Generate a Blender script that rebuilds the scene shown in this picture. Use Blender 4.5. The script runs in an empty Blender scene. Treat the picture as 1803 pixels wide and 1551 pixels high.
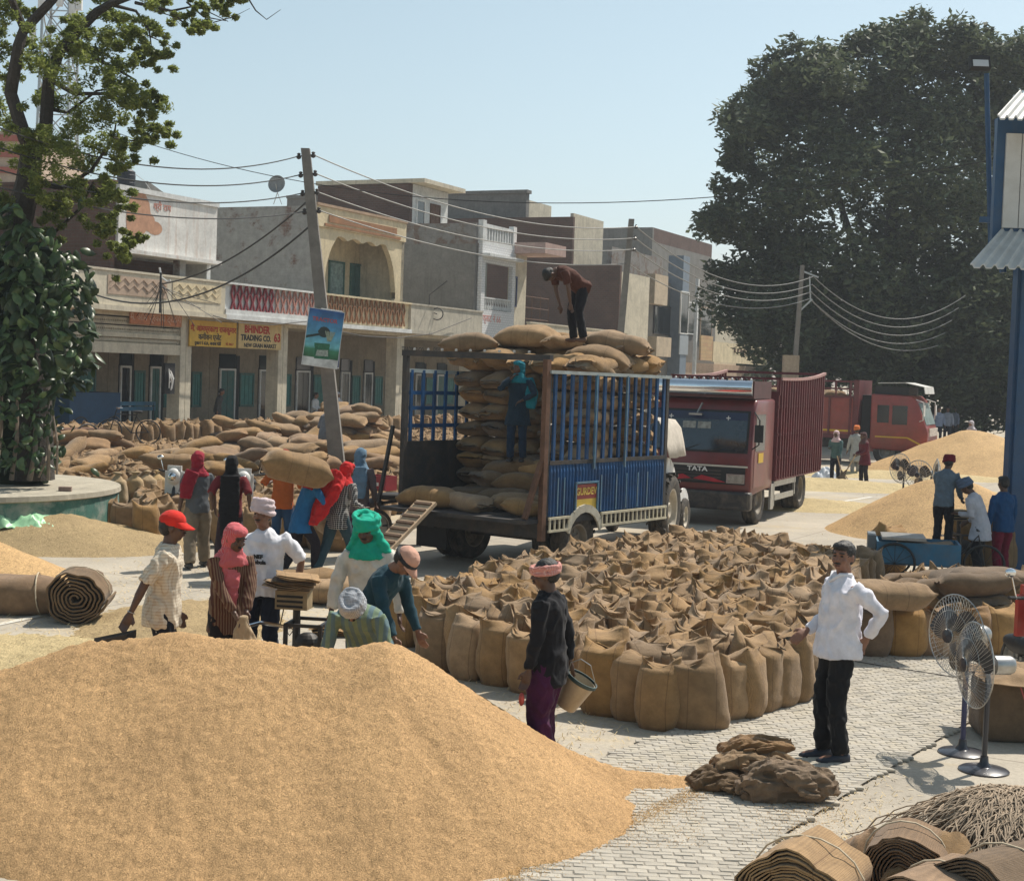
import bpy, math, random
import numpy as np
from mathutils import Vector, Matrix, noise
C = bpy.context.scene.collection
R = math.radians
rnd = random.Random(7)
# ------------------------------------------------------------ camera, sky, sun, exposure
F, CX, CY, CAMZ = 2604.0, 901.5, 775.5, 3.0
PITCH, ROLL = math.atan(120.5 / F), R(2.0)
scn = bpy.context.scene
cam_d = bpy.data.cameras.new('camera'); cam = bpy.data.objects.new('camera', cam_d); C.objects.link(cam)
cam_d.sensor_width = 36; cam_d.lens = 36 * F / 1803; cam_d.clip_end = 3000; cam_d.clip_start = .1
CAMR = Matrix.Rotation(math.pi/2 - PITCH, 3, 'X') @ Matrix.Rotation(ROLL, 3, 'Z')
cam.matrix_world = Matrix.Translation((0, 0, CAMZ)) @ CAMR.to_4x4()
scn.camera = cam
w = bpy.data.worlds.new('World'); scn.world = w; w.use_nodes = True
wn = w.node_tree; wn.nodes.clear()
sky = wn.nodes.new('ShaderNodeTexSky'); sky.sky_type = 'NISHITA'; sky.sun_disc = False
SUN_EL, SUN_AZ = 56, 47   # azimuth from +Y (view direction) towards +X
sky.sun_elevation = R(SUN_EL); sky.sun_rotation = R(SUN_AZ)
sky.air_density = 1.0; sky.dust_density = 1.6; sky.ozone_density = 1.0; sky.altitude = 200
hs = wn.nodes.new('ShaderNodeHueSaturation'); hs.inputs['Saturation'].default_value = .72; hs.inputs['Hue'].default_value = .468; hs.inputs['Value'].default_value = 1.06
bgn = wn.nodes.new('ShaderNodeBackground'); bgn.inputs[1].default_value = .11
won = wn.nodes.new('ShaderNodeOutputWorld')
wn.links.new(sky.outputs[0], hs.inputs['Color']); wn.links.new(hs.outputs[0], bgn.inputs[0]); wn.links.new(bgn.outputs[0], won.inputs[0])
sl = bpy.data.lights.new('sun', 'SUN'); sun = bpy.data.objects.new('sun', sl); C.objects.link(sun)
sl.energy = 5.0; sl.angle = R(.5); sl.color = (1, .93, .82)
sd = Vector((math.sin(R(SUN_AZ))*math.cos(R(SUN_EL)), math.cos(R(SUN_AZ))*math.cos(R(SUN_EL)), math.sin(R(SUN_EL))))
sun.rotation_euler = sd.to_track_quat('Z', 'Y').to_euler(); sun.location = (10, 0, 40)
scn.view_settings.view_transform = 'Standard'; scn.view_settings.look = 'None'
scn.view_settings.exposure = 0.2; scn.view_settings.gamma = 1
scn.cycles.max_bounces = 6; scn.cycles.transparent_max_bounces = 8
# ------------------------------------------------------------ survey helpers: photo measurements -> metres
def ray(px, py):
    return CAMR @ Vector(((px-CX)/F, -(py-CY)/F, -1))
def G(px, py, z=0.0):
    d = ray(px, py); t = (z-CAMZ)/d.z
    return Vector((d.x*t, d.y*t, z))
def AT(px, py, Y):
    d = ray(px, py); t = Y/d.y
    return Vector((d.x*t, Y, CAMZ+d.z*t))
# ------------------------------------------------------------ tagging
def tag(o, label=None, cat=None, group=None, kind=None):
    if label: o['label'] = label
    if cat: o['category'] = cat
    if group: o['group'] = group
    if kind: o['kind'] = kind
    return o
def empty(name, loc=(0, 0, 0), rz=0, label=None, cat=None, group=None, parent=None):
    o = bpy.data.objects.new(name, None); C.objects.link(o); o.location = loc; o.rotation_euler = (0, 0, rz)
    o.empty_display_size = .1
    if parent: o.parent = parent
    return tag(o, label, cat, group)
def link(name, me, parent=None, loc=None, rot=None):
    o = bpy.data.objects.new(name, me); C.objects.link(o)
    if parent: o.parent = parent
    if loc is not None: o.location = loc
    if rot is not None: o.rotation_euler = rot
    return o
def copy_tree(o, parent=None):
    c = o.copy(); C.objects.link(c)
    if parent: c.parent = parent; c.matrix_parent_inverse = o.matrix_parent_inverse
    for ch in list(o.children): copy_tree(ch, c)
    return c
# ------------------------------------------------------------ mesh builder
class MB:
    def __init__(s): s.v = []; s.f = []; s.m = []; s.cur = 0
    def add(s, vs, fs):
        b = len(s.v); s.v += [tuple(p) for p in vs]; s.f += [tuple(i+b for i in f) for f in fs]; s.m += [s.cur]*len(fs); return s
    def box(s, x0, y0, z0, x1, y1, z1, T=None):
        vs = [(x0,y0,z0),(x1,y0,z0),(x1,y1,z0),(x0,y1,z0),(x0,y0,z1),(x1,y0,z1),(x1,y1,z1),(x0,y1,z1)]
        if T is not None: vs = [T @ Vector(p) for p in vs]
        return s.add(vs, [(0,3,2,1),(4,5,6,7),(0,1,5,4),(1,2,6,5),(2,3,7,6),(3,0,4,7)])
    def cbox(s, c, d, T=None):
        return s.box(c[0]-d[0]/2, c[1]-d[1]/2, c[2]-d[2]/2, c[0]+d[0]/2, c[1]+d[1]/2, c[2]+d[2]/2, T)
    def bar(s, a, b, w=.05, h=None, up=(0, 0, 1)):
        a = Vector(a); b = Vector(b); h = h or w; d = (b-a)
        if d.length < 1e-6: return s
        dn = d.normalized(); u = Vector(up)
        if abs(dn.dot(u)) > .95: u = Vector((0, 1, 0))
        sx = dn.cross(u).normalized(); sy = sx.cross(dn)
        vs = [p + sx*i*w/2 + sy*j*h/2 for p in (a, b) for i, j in ((-1,-1),(1,-1),(1,1),(-1,1))]
        return s.add(vs, [(3,2,1,0),(4,5,6,7),(0,1,5,4),(1,2,6,5),(2,3,7,6),(3,0,4,7)])
    def tube(s, pts, r, n=8, cap=True):
        pts = [Vector(p) for p in pts]; N = len(pts)
        rs = r if isinstance(r, (list, tuple)) else [r]*N
        vs = []; prev = None
        for i, p in enumerate(pts):
            d = (pts[min(i+1, N-1)]-pts[max(i-1, 0)]).normalized()
            u = prev if prev is not None else (Vector((0, 0, 1)) if abs(d.z) < .9 else Vector((1, 0, 0)))
            sx = d.cross(u)
            if sx.length < 1e-4: sx = d.cross(Vector((0, 1, 0)))
            sx.normalize(); sy = sx.cross(d).normalized(); prev = sy
            for k in range(n):
                a = 2*math.pi*k/n; vs.append(p + sx*math.cos(a)*rs[i] + sy*math.sin(a)*rs[i])
        fs = [(i*n+k, i*n+(k+1) % n, (i+1)*n+(k+1) % n, (i+1)*n+k) for i in range(N-1) for k in range(n)]
        if cap: fs += [tuple(range(n))[::-1], tuple((N-1)*n+k for k in range(n))]
        return s.add(vs, fs)
    def lathe(s, prof, n=20, T=None, c=(0, 0, 0), cap=False):
        vs = []
        for r, z in prof:
            for k in range(n):
                a = 2*math.pi*k/n; vs.append(Vector((c[0]+r*math.cos(a), c[1]+r*math.sin(a), c[2]+z)))
        if T is not None: vs = [T @ p for p in vs]
        N = len(prof)
        fs = [(i*n+k, i*n+(k+1) % n, (i+1)*n+(k+1) % n, (i+1)*n+k) for i in range(N-1) for k in range(n)]
        if cap: fs += [tuple(range(n))[::-1], tuple((N-1)*n+k for k in range(n))]
        return s.add(vs, fs)
    def ell(s, c, r, n=14, m=9, T=None):
        vs = []; fs = []
        for i in range(m+1):
            t = math.pi*i/m
            for k in range(n):
                a = 2*math.pi*k/n
                p = Vector((r[0]*math.sin(t)*math.cos(a), r[1]*math.sin(t)*math.sin(a), r[2]*math.cos(t)))
                if T is not None: p = T @ p
                vs.append(Vector(c)+p)
        for i in range(m):
            for k in range(n): fs.append((i*n+k, (i+1)*n+k, (i+1)*n+(k+1) % n, i*n+(k+1) % n))
        return s.add(vs, fs)
    def loft(s, secs, n=16, cap=True, pw=2.0):
        """secs: (centre, rx, ry, xdir, ydir)"""
        vs = []
        for c, rx, ry, X, Y in secs:
            for k in range(n):
                a = 2*math.pi*k/n; ca, sa = math.cos(a), math.sin(a)
                x = math.copysign(abs(ca)**(2/pw), ca); y = math.copysign(abs(sa)**(2/pw), sa)
                vs.append(Vector(c)+Vector(X)*rx*x+Vector(Y)*ry*y)
        N = len(secs)
        fs = [(i*n+k, i*n+(k+1) % n, (i+1)*n+(k+1) % n, (i+1)*n+k) for i in range(N-1) for k in range(n)]
        if cap: fs += [tuple(range(n))[::-1], tuple((N-1)*n+k for k in range(n))]
        return s.add(vs, fs)
    def grid(s, fn, nu, nv, close=False):
        vs = [fn(i/nu, j/nv) for j in range(nv+1) for i in range(nu+1)]
        return s.add(vs, [(j*(nu+1)+i, j*(nu+1)+i+1, (j+1)*(nu+1)+i+1, (j+1)*(nu+1)+i) for j in range(nv) for i in range(nu)])
    def mesh(s, name, mats, smooth=False, clean=False):
        me = bpy.data.meshes.new(name); me.from_pydata([tuple(p) for p in s.v], [], s.f)
        for m in (mats if isinstance(mats, (list, tuple)) else [mats]): me.materials.append(m)
        if any(s.m): me.polygons.foreach_set('material_index', s.m)
        if smooth: me.polygons.foreach_set('use_smooth', [True]*len(me.polygons))
        if clean: me.validate()
        me.update(); return me
    def build(s, name, mats, parent=None, smooth=False, loc=None, rot=None):
        return link(name, s.mesh(name, mats, smooth), parent, loc, rot)
def smooth_mesh(me, ang=40):
    me.polygons.foreach_set('use_smooth', [True]*len(me.polygons))
    try: me.set_sharp_from_angle(angle=R(ang))
    except Exception: pass
def with_mods(ob_me, mods):
    """evaluate modifiers on a temp object and return the baked mesh"""
    o = bpy.data.objects.new('bake', ob_me); C.objects.link(o)
    for t, kw in mods:
        m = o.modifiers.new(t, t)
        for k, v in kw.items(): setattr(m, k, v)
    dg = bpy.context.evaluated_depsgraph_get(); dg.update()
    me = bpy.data.meshes.new_from_object(o.evaluated_get(dg))
    bpy.data.objects.remove(o); return me
def remesh(mb, mats, voxel, smooth_it=2, name='body', noise_amp=0, noise_sc=(6, 6, 6), extra=None):
    me = mb.mesh(name, mats)
    mods = [('REMESH', dict(mode='VOXEL', voxel_size=voxel, use_smooth_shade=True))]
    if smooth_it: mods.append(('SMOOTH', dict(factor=.5, iterations=smooth_it)))
    if extra: mods += extra
    o = with_mods(me, mods)
    if noise_amp:
        n = len(o.vertices); co = np.empty(n*3); o.vertices.foreach_get('co', co); co = co.reshape(-1, 3)
        nr = np.empty(n*3); o.vertices.foreach_get('normal', nr); nr = nr.reshape(-1, 3)
        off = Vector((rnd.random()*50, rnd.random()*50, rnd.random()*50))
        a = np.array([noise.noise(Vector((p[0]*noise_sc[0], p[1]*noise_sc[1], p[2]*noise_sc[2]))+off) + .5*noise.noise(Vector((p[0]*noise_sc[0]*2.3, p[1]*noise_sc[1]*2.3, p[2]*noise_sc[2]*2.3))+off) for p in co])
        a = np.maximum(-np.abs(a)*1.6 + .45, -.22 if noise_amp < .025 else -9)*(1 if noise_amp >= .025 else 1.25)
        co += nr*(a*noise_amp)[:, None]; o.vertices.foreach_set('co', co.ravel())
    o.materials.clear()
    for m in (mats if isinstance(mats, (list, tuple)) else [mats]): o.materials.append(m)
    o.polygons.foreach_set('use_smooth', [True]*len(o.polygons)); o.update()
    return o
# ------------------------------------------------------------ materials
MATS = {}
def lin(c):
    return tuple(((x/255)/12.92 if x/255 <= .04045 else ((x/255+.055)/1.055)**2.4) for x in c)
class NT:
    def __init__(s, name):
        s.m = bpy.data.materials.new(name); s.m.use_nodes = True; s.t = s.m.node_tree; s.t.nodes.clear()
        s.out = s.n('ShaderNodeOutputMaterial'); s.b = s.n('ShaderNodeBsdfPrincipled'); s.l(s.b, 0, s.out, 0)
        s.tc = s.n('ShaderNodeTexCoord')
    def n(s, t, **k):
        x = s.t.nodes.new(t)
        for a, b in k.items(): setattr(x, a, b)
        return x
    def l(s, a, ao, b, bi): s.t.links.new(a.outputs[ao], b.inputs[bi])
    def map(s, src='Object', sc=(1, 1, 1), rot=(0, 0, 0), loc=(0, 0, 0)):
        m = s.n('ShaderNodeMapping'); m.inputs['Scale'].default_value = sc; m.inputs['Rotation'].default_value = rot; m.inputs['Location'].default_value = loc
        s.l(s.tc, src, m, 0); return m
    def noise(s, mp, sc, det=4, ro=.6, dist=0):
        x = s.n('ShaderNodeTexNoise'); x.inputs['Scale'].default_value = sc; x.inputs['Detail'].default_value = det; x.inputs['Roughness'].default_value = ro; x.inputs['Distortion'].default_value = dist
        if mp: s.l(mp, 0, x, 'Vector')
        return x
    def ramp(s, src, so, stops):
        r = s.n('ShaderNodeValToRGB'); e = r.color_ramp.elements
        while len(e) < len(stops): e.new(.5)
        for i, (p, c) in enumerate(stops): e[i].position = p; e[i].color = (c, c, c, 1) if isinstance(c, (int, float)) else (*c, 1)
        s.l(src, so, r, 0); return r
    def mix(s, f, a, b, mode='MIX'):
        m = s.n('ShaderNodeMix', data_type='RGBA', blend_type=mode)
        for i, v in ((0, f), (6, a), (7, b)):
            if isinstance(v, tuple) and len(v) == 2 and hasattr(v[0], 'outputs'): s.l(v[0], v[1], m, i)
            elif hasattr(v, 'outputs'): s.t.links.new(v.outputs[2 if v.bl_idname == 'ShaderNodeMix' else 0], m.inputs[i])
            elif isinstance(v, (int, float)): m.inputs[i].default_value = v if i == 0 else (v, v, v, 1)
            else: m.inputs[i].default_value = (*v, 1)
        return m
    def col(s, x): s.t.links.new(x.outputs[2 if x.bl_idname == 'ShaderNodeMix' else 0], s.b.inputs['Base Color'])
    def bump(s, x, o, st, d=.01, prev=None):
        b = s.n('ShaderNodeBump'); b.inputs['Strength'].default_value = st; b.inputs['Distance'].default_value = d
        s.l(x, o, b, 'Height')
        if prev: s.l(prev, 0, b, 'Normal')
        s.l(b, 0, s.b, 'Normal'); return b
def M(name, c, rough=.75, var=.18, sc=3, bump=.15, bsc=60, metal=0, dirt=0, dirtc=(.25, .2, .14), rand=0, spec=.5, bd=.01, emit=0, coat=0):
    if name in MATS: return MATS[name]
    t = NT(name); t.b.inputs['Roughness'].default_value = rough; t.b.inputs['Metallic'].default_value = metal
    t.b.inputs['Specular IOR Level'].default_value = spec
    if coat: t.b.inputs['Coat Weight'].default_value = coat; t.b.inputs['Coat Roughness'].default_value = .15
    mp = t.map(); n1 = t.noise(mp, sc, 5, .65)
    dark = tuple(x*(1-var) for x in c); light = tuple(min(1, x*(1+var)) for x in c)
    r = t.ramp(n1, 0, [(.3, dark), (.7, light)]); last = r
    if dirt:
        n2 = t.noise(mp, sc*.6, 7, .7, .6); r2 = t.ramp(n2, 0, [(.42, 0), (.68, dirt)])
        last = t.mix(r2, last, dirtc)
    if rand:
        oi = t.n('ShaderNodeObjectInfo'); h = t.n('ShaderNodeHueSaturation')
        mr = t.n('ShaderNodeMapRange'); mr.inputs[3].default_value = 1-rand; mr.inputs[4].default_value = 1+rand
        t.l(oi, 'Random', mr, 0); t.l(mr, 0, h, 'Value')
        t.t.links.new(last.outputs[2 if last.bl_idname == 'ShaderNodeMix' else 0], h.inputs['Color']); last = h
    t.col(last)
    if bump:
        n3 = t.noise(mp, bsc, 4, .6); t.bump(n3, 0, bump, bd)
    MATS[name] = t.m; return t.m
def burlap(name, c, rand=.22, seam=False):
    t = NT(name); t.b.inputs['Roughness'].default_value = .95; t.b.inputs['Specular IOR Level'].default_value = .12
    t.b.inputs['Sheen Weight'].default_value = .15; t.b.inputs['Sheen Roughness'].default_value = .6
    mp = t.map(); oi = t.n('ShaderNodeObjectInfo')
    n1 = t.noise(mp, 7, 6, .7); r1 = t.ramp(n1, 0, [(.28, tuple(x*.7 for x in c)), (.72, tuple(min(1, x*1.22) for x in c))])
    n2 = t.noise(mp, 2.2, 4, .6, .8); r2 = t.ramp(n2, 0, [(.5, 0), (.75, .45)])
    m1 = t.mix(r2, r1, (c[0]*.62, c[1]*.55, c[2]*.5))
    wv = t.n('ShaderNodeTexWave', wave_type='BANDS', bands_direction='Z'); wv.inputs['Scale'].default_value = 55; wv.inputs['Distortion'].default_value = 1.2; wv.inputs['Detail'].default_value = 1
    t.l(mp, 0, wv, 0)
    wv2 = t.n('ShaderNodeTexWave', wave_type='BANDS', bands_direction='X'); wv2.inputs['Scale'].default_value = 50; wv2.inputs['Distortion'].default_value = 1.2
    t.l(mp, 0, wv2, 0)
    mm = t.mix(.5, wv, wv2, 'MIX')
    rr = t.ramp(mm, 2, [(.2, .8), (.8, 1.12)]); m2 = t.mix(1, m1, rr, 'MULTIPLY'); last = m2
    if seam:
        sx = t.n('ShaderNodeSeparateXYZ'); t.l(mp, 0, sx, 0); ab = t.n('ShaderNodeMath', operation='ABSOLUTE'); t.l(sx, 0, ab, 0)
        cp = t.n('ShaderNodeMath', operation='COMPARE'); cp.inputs[1].default_value = .118; cp.inputs[2].default_value = .0035; t.l(ab, 0, cp, 0); sc_ = t.n('ShaderNodeMath', operation='MULTIPLY'); sc_.inputs[1].default_value = .55; t.l(cp, 0, sc_, 0)
        last = t.mix(sc_, last, (c[0]*.35, c[1]*.3, c[2]*.3))
    h = t.n('ShaderNodeHueSaturation'); mr = t.n('ShaderNodeMapRange'); mr.inputs[3].default_value = 1-rand; mr.inputs[4].default_value = 1+rand
    t.l(oi, 'Random', mr, 0); t.l(mr, 0, h, 'Value')
    ml = t.n('ShaderNodeMath', operation='MULTIPLY'); ml.inputs[1].default_value = 7.31; fr = t.n('ShaderNodeMath', operation='FRACT')
    t.l(oi, 'Random', ml, 0); t.l(ml, 0, fr, 0)
    mr2 = t.n('ShaderNodeMapRange'); mr2.inputs[3].default_value = .82; mr2.inputs[4].default_value = 1.1; t.l(fr, 0, mr2, 0); t.l(mr2, 0, h, 'Saturation')
    t.l(last, 2, h, 'Color'); t.col(h)
    b = t.bump(mm, 2, .35, .004); n3 = t.noise(mp, 28, 5, .7); t.bump(n3, 0, .5, .012, b)
    MATS[name] = t.m; return t.m
def cloth(name, c, c2=None, kind='plain', sc=22, rough=.9, bump=.3):
    t = NT(name); t.b.inputs['Roughness'].default_value = rough; t.b.inputs['Specular IOR Level'].default_value = .2; t.b.inputs['Sheen Weight'].default_value = .06
    mp = t.map(); n1 = t.noise(mp, 9, 5, .6); base = t.ramp(n1, 0, [(.3, tuple(x*.8 for x in c)), (.7, tuple(min(1, x*1.1) for x in c))]); last = base
    if kind in ('check', 'stripe', 'hcheck'):
        ws = []
        for d in (('X', 'Z') if kind != 'stripe' else ('X',)):
            wv = t.n('ShaderNodeTexWave', wave_type='BANDS', bands_direction=d); wv.inputs['Scale'].default_value = sc*.3; wv.inputs['Distortion'].default_value = .6; wv.inputs['Detail'].default_value = 0
            t.l(mp, 0, wv, 0); ws.append(t.ramp(wv, 0, [(.5, 0), (.62, 1)] if kind != 'check' else [(.72, 0), (.85, 1)]))
        f = ws[0] if len(ws) == 1 else t.mix(.5, ws[0], ws[1])
        last = t.mix(f, last, c2)
    t.col(last); n3 = t.noise(mp, 16, 4, .6); t.bump(n3, 0, bump, .02)
    MATS[name] = t.m; return t.m
def brickmat(name, c1, c2, mortar, plaster=None, pfac=.5, swap=True, stain=.3, scale=1.0, fade=None):
    t = NT(name); t.b.inputs['Roughness'].default_value = .9; t.b.inputs['Specular IOR Level'].default_value = .2
    mp = t.map(sc=(1, 1, 1))
    # wall faces run along x or y: use x+y as the horizontal coordinate
    sx = t.n('ShaderNodeSeparateXYZ'); t.l(mp, 0, sx, 0); ad = t.n('ShaderNodeMath', operation='ADD'); t.l(sx, 0, ad, 0); t.l(sx, 1, ad, 1)
    cb = t.n('ShaderNodeCombineXYZ'); t.l(ad, 0, cb, 0); t.l(sx, 2, cb, 1)
    b = t.n('ShaderNodeTexBrick'); b.inputs['Scale'].default_value = 1; b.inputs['Brick Width'].default_value = .24*scale; b.inputs['Row Height'].default_value = .11*scale
    b.inputs['Mortar Size'].default_value = .009; b.inputs['Mortar Smooth'].default_value = .2
    b.inputs['Color1'].default_value = (*c1, 1); b.inputs['Color2'].default_value = (*c2, 1); b.inputs['Mortar'].default_value = (*mortar, 1)
    t.l(cb, 0, b, 'Vector'); last = b
    n1 = t.noise(mp, .8, 6, .7, .5); r1 = t.ramp(n1, 0, [(.35, 0), (.7, stain)]); last = t.mix(r1, last, tuple(x*.35 for x in c1))
    if plaster:
        n2 = t.noise(mp, 1.1, 8, .72, .4); lo = .33+pfac*.3; r2 = t.ramp(n2, 0, [(lo, 1), (lo+.09, 0)]); last = t.mix(r2, last, plaster)
        n4 = t.noise(mp, 3, 6, .7); r4 = t.ramp(n4, 0, [(.3, .7), (.75, 1.1)]); last = t.mix(1, last, r4, 'MULTIPLY')
    t.col(last); bb = t.bump(b, 'Fac', .5, -.01); n3 = t.noise(mp, 25, 5, .7); t.bump(n3, 0, .4, .02, bb)
    MATS[name] = t.m; return t.m
def plaster(name, c, stain=(.12, .11, .1), sf=.6, sc=1.0, vstreak=True):
    t = NT(name); t.b.inputs['Roughness'].default_value = .92; t.b.inputs['Specular IOR Level'].default_value = .2
    mp = t.map(); n1 = t.noise(mp, 1.6*sc, 7, .68, .3); r = t.ramp(n1, 0, [(.3, tuple(x*.78 for x in c)), (.7, tuple(min(1, x*1.12) for x in c))])
    mv = t.map(sc=(3.5, 3.5, .35)); n2 = t.noise(mv, 1.3*sc, 6, .7, .3); r2 = t.ramp(n2, 0, [(.52, 0), (.8, sf)])
    last = t.mix(r2, r, stain); n4 = t.noise(mp, 9, 6, .75); r4 = t.ramp(n4, 0, [(.3, .82), (.7, 1.08)]); last = t.mix(1, last, r4, 'MULTIPLY')
    t.col(last); n3 = t.noise(mp, 30, 5, .7); t.bump(n3, 0, .3, .012)
    MATS[name] = t.m; return t.m
# palette
BUR = burlap('burlap_tan', (.29, .178, .08), seam=True); BURD = burlap('burlap_dark', (.165, .105, .055)); BURL = burlap('burlap_pale', (.38, .27, .145)); BURR = burlap('burlap_reddish', (.27, .165, .085))
BURI = burlap('burlap_inside', (.27, .17, .07))
SKIN = M('skin_brown', (.2, .095, .055), .55, .12, 14, .1, 90); SKIND = M('skin_dark', (.09, .045, .028), .5, .12, 14, .1, 90)
HAIR = M('hair_black', (.012, .011, .01), .55, .3, 60, .6, 120)
CONC = plaster('concrete_grey', (.24, .235, .22)); CONCL = plaster('concrete_light', (.38, .36, .32))
BLACKM = M('black_metal', (.02, .021, .024), .5, .3, 8, .1, 80, metal=.2, dirt=.4, dirtc=(.1, .075, .05))
BLACK = M('black_matt', (.015, .015, .016), .75, .2, 8, .1)
STEEL = M('steel_grey', (.42, .42, .41), .35, .15, 12, .05, 90, metal=.85, dirt=.3)
CHROME = M('chrome_polished', (.75, .77, .8), .14, .06, 5, 0, metal=1)
RUBBER = M('tyre_rubber', (.028, .026, .024), .9, .3, 10, .2, 60, dirt=.65, dirtc=(.14, .11, .08))
WOOD = M('plank_wood', (.5, .36, .23), .85, .25, 6, .4, 40, dirt=.4, dirtc=(.3, .2, .12))
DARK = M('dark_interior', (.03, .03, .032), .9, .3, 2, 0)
RUST = M('rusty_brown', (.12, .06, .035), .85, .35, 6, .3, 50)
GLASSD = M('glass_dark_pane', (.015, .02, .024), .08, .2, 2, 0, spec=.8)
WHITEP = M('white_painted', (.72, .72, .7), .5, .08, 5, .05, 60, dirt=.35, dirtc=(.35, .28, .2))
# ============================================================ GROUND
def ground_mat():
    t = NT('yard_concrete'); t.b.inputs['Roughness'].default_value = .93; t.b.inputs['Specular IOR Level'].default_value = .15
    mp = t.map(); n1 = t.noise(mp, .55, 8, .65); r = t.ramp(n1, 0, [(.3, (.32, .285, .235)), (.55, (.43, .385, .315)), (.75, (.52, .46, .37))])
    n2 = t.noise(mp, .23, 8, .7, .6); r2 = t.ramp(n2, 0, [(.5, 0), (.62, .7)]); n3 = t.noise(mp, 5, 6, .8); r3 = t.ramp(n3, 0, [(.42, 0), (.6, 1)])
    mu = t.mix(1, r2, r3, 'MULTIPLY'); last = t.mix(mu, r, (.52, .4, .22))
    n4 = t.noise(mp, 24, 5, .8); r4 = t.ramp(n4, 0, [(.3, .78), (.7, 1.12)]); last = t.mix(1, last, r4, 'MULTIPLY')
    n6 = t.noise(mp, .9, 5, .7, 1.0); r6 = t.ramp(n6, 0, [(.58, 0), (.75, .45)]); last = t.mix(r6, last, (.17, .15, .13))
    # slab joints every 3 m
    b = t.n('ShaderNodeTexBrick'); b.inputs['Scale'].default_value = 1; b.inputs['Brick Width'].default_value = 4.2; b.inputs['Row Height'].default_value = 3.1; b.inputs['Mortar Size'].default_value = .012
    b.offset = 0; mr = t.map(rot=(0, 0, R(28))); t.l(mr, 0, b, 'Vector'); rj = t.ramp(b, 1, [(.1, 0), (.9, .6)]); last = t.mix(rj, last, (.14, .12, .1))
    t.col(last); n5 = t.noise(mp, 60, 4, .7); t.bump(n5, 0, .3, .01); return t.m
GM = ground_mat()
m = MB(); m.add([(-900, -60, 0), (900, -60, 0), (900, 1500, 0), (-900, 1500, 0)], [(0, 1, 2, 3)])
tag(m.build('ground', GM), kind='structure')
def poly_sheet(name, pts, z, mat, kind='structure', parent=None):
    m = MB(); m.add([(p.x, p.y, z) for p in pts], [tuple(range(len(pts)))])
    o = m.build(name, mat, parent); tag(o, kind=kind); return o
def inpoly(x, y, P):
    c = False; n = len(P)
    for i in range(n):
        a, b = P[i], P[(i+1) % n]
        if (a[1] > y) != (b[1] > y) and x < (b[0]-a[0])*(y-a[1])/(b[1]-a[1])+a[0]: c = not c
    return c
# brick-on-edge paving
PV = [G(*p) for p in ((830, 1660), (1060, 1338), (1190, 1285), (1440, 1160), (1830, 1140), (1830, 1205), (1660, 1300), (1500, 1395), (1370, 1480), (1220, 1660))]
bed = poly_sheet('pavement', PV, .0225, M('paving_bed_sand', (.3, .27, .225), .95, .25, 20, .3, 80))
PB = M('paving_brick_stone', (.4, .37, .32), .9, .14, 9, .35, 70, dirt=.55, dirtc=(.46, .4, .29), rand=.13, spec=.2)
PP = [(p.x, p.y) for p in PV]
def brick_mesh(L, W, H, sd):
    r = random.Random(sd); m = MB(); b = .006; j = lambda: r.uniform(-.0025, .0025)
    vs = []
    for z, e in ((0, 0), (H-b, 0), (H, b)):
        for sx, sy in ((-1, -1), (1, -1), (1, 1), (-1, 1)): vs.append((sx*(L/2-e)+j(), sy*(W/2-e)+j(), z+(j() if z else 0)))
    fs = [(0,1,5,4),(1,2,6,5),(2,3,7,6),(3,0,4,7),(4,5,9,8),(5,6,10,9),(6,7,11,10),(7,4,8,11),(8,9,10,11)]
    m.add(vs, fs); return m.mesh('brick', PB)
bms = [brick_mesh(.121, .062, .022, i) for i in range(10)]
cand = []; xs = [p[0] for p in PP]; ys = [p[1] for p in PP]; y = min(ys); row = 0
while y < max(ys):
    x = min(xs) + (row % 2)*.064 + rnd.uniform(-.01, .01)
    while x < max(xs):
        if inpoly(x, y, PP): cand.append((x, y))
        x += .1275
    y += .0680; row += 1
def vis(x, y):
    d = CAMR.transposed() @ Vector((x, y, -CAMZ)); px = CX + F*d.x/-d.z; py = CY - F*d.y/-d.z
    return 845 < px < 1800 and py < 1550 and not (px < 1240 and py < 1300)
near = sorted([c for c in cand if vis(*c) and not (c[0] > .0 and c[0] < 1.35 and c[1] > 9.5 and c[0]+ (c[1]-10.9)*.9 < .6)], key=lambda c: c[1])
nset = set(near[:300])
rest = MB()
for x, y in cand:
    me = bms[rnd.randrange(10)]
    if (x, y) in nset:
        link('brick', me, bed, (x, y, .004+rnd.uniform(0, .004)), (rnd.uniform(-.01, .01), rnd.uniform(-.01, .01), rnd.uniform(-.012, .012)))
    elif vis(x, y) or y < 16.5:
        z = .004+rnd.uniform(0, .004); rest.add([(v.co.x+x, v.co.y+y, v.co.z+z) for v in me.vertices], [tuple(p.vertices) for p in me.polygons])
tag(rest.build('brick_field', PB, bed), kind='stuff')
# faded painted lines on the yard
LINEP = M('road_paint_white', (.62, .6, .54), .8, .2, 9, .1, 60, dirt=.5, dirtc=(.4, .35, .27))
for i, (a, b, wd) in enumerate([((-60, 1112), (85, 1081), .11), ((150, 1063), (192, 1054), .10), ((1478, 884), (1535, 875), .12), ((1390, 1003), (1560, 990), .12), ((676, 1012), (752, 1024), .08), ((1735, 1012), (1640, 962), .1)]):
    A, B_ = G(*a), G(*b); d = (B_-A).normalized(); n = Vector((-d.y, d.x, 0))*wd/2
    poly_sheet('road_marking', [A-n, B_-n, B_+n, A+n], .006, LINEP)
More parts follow.
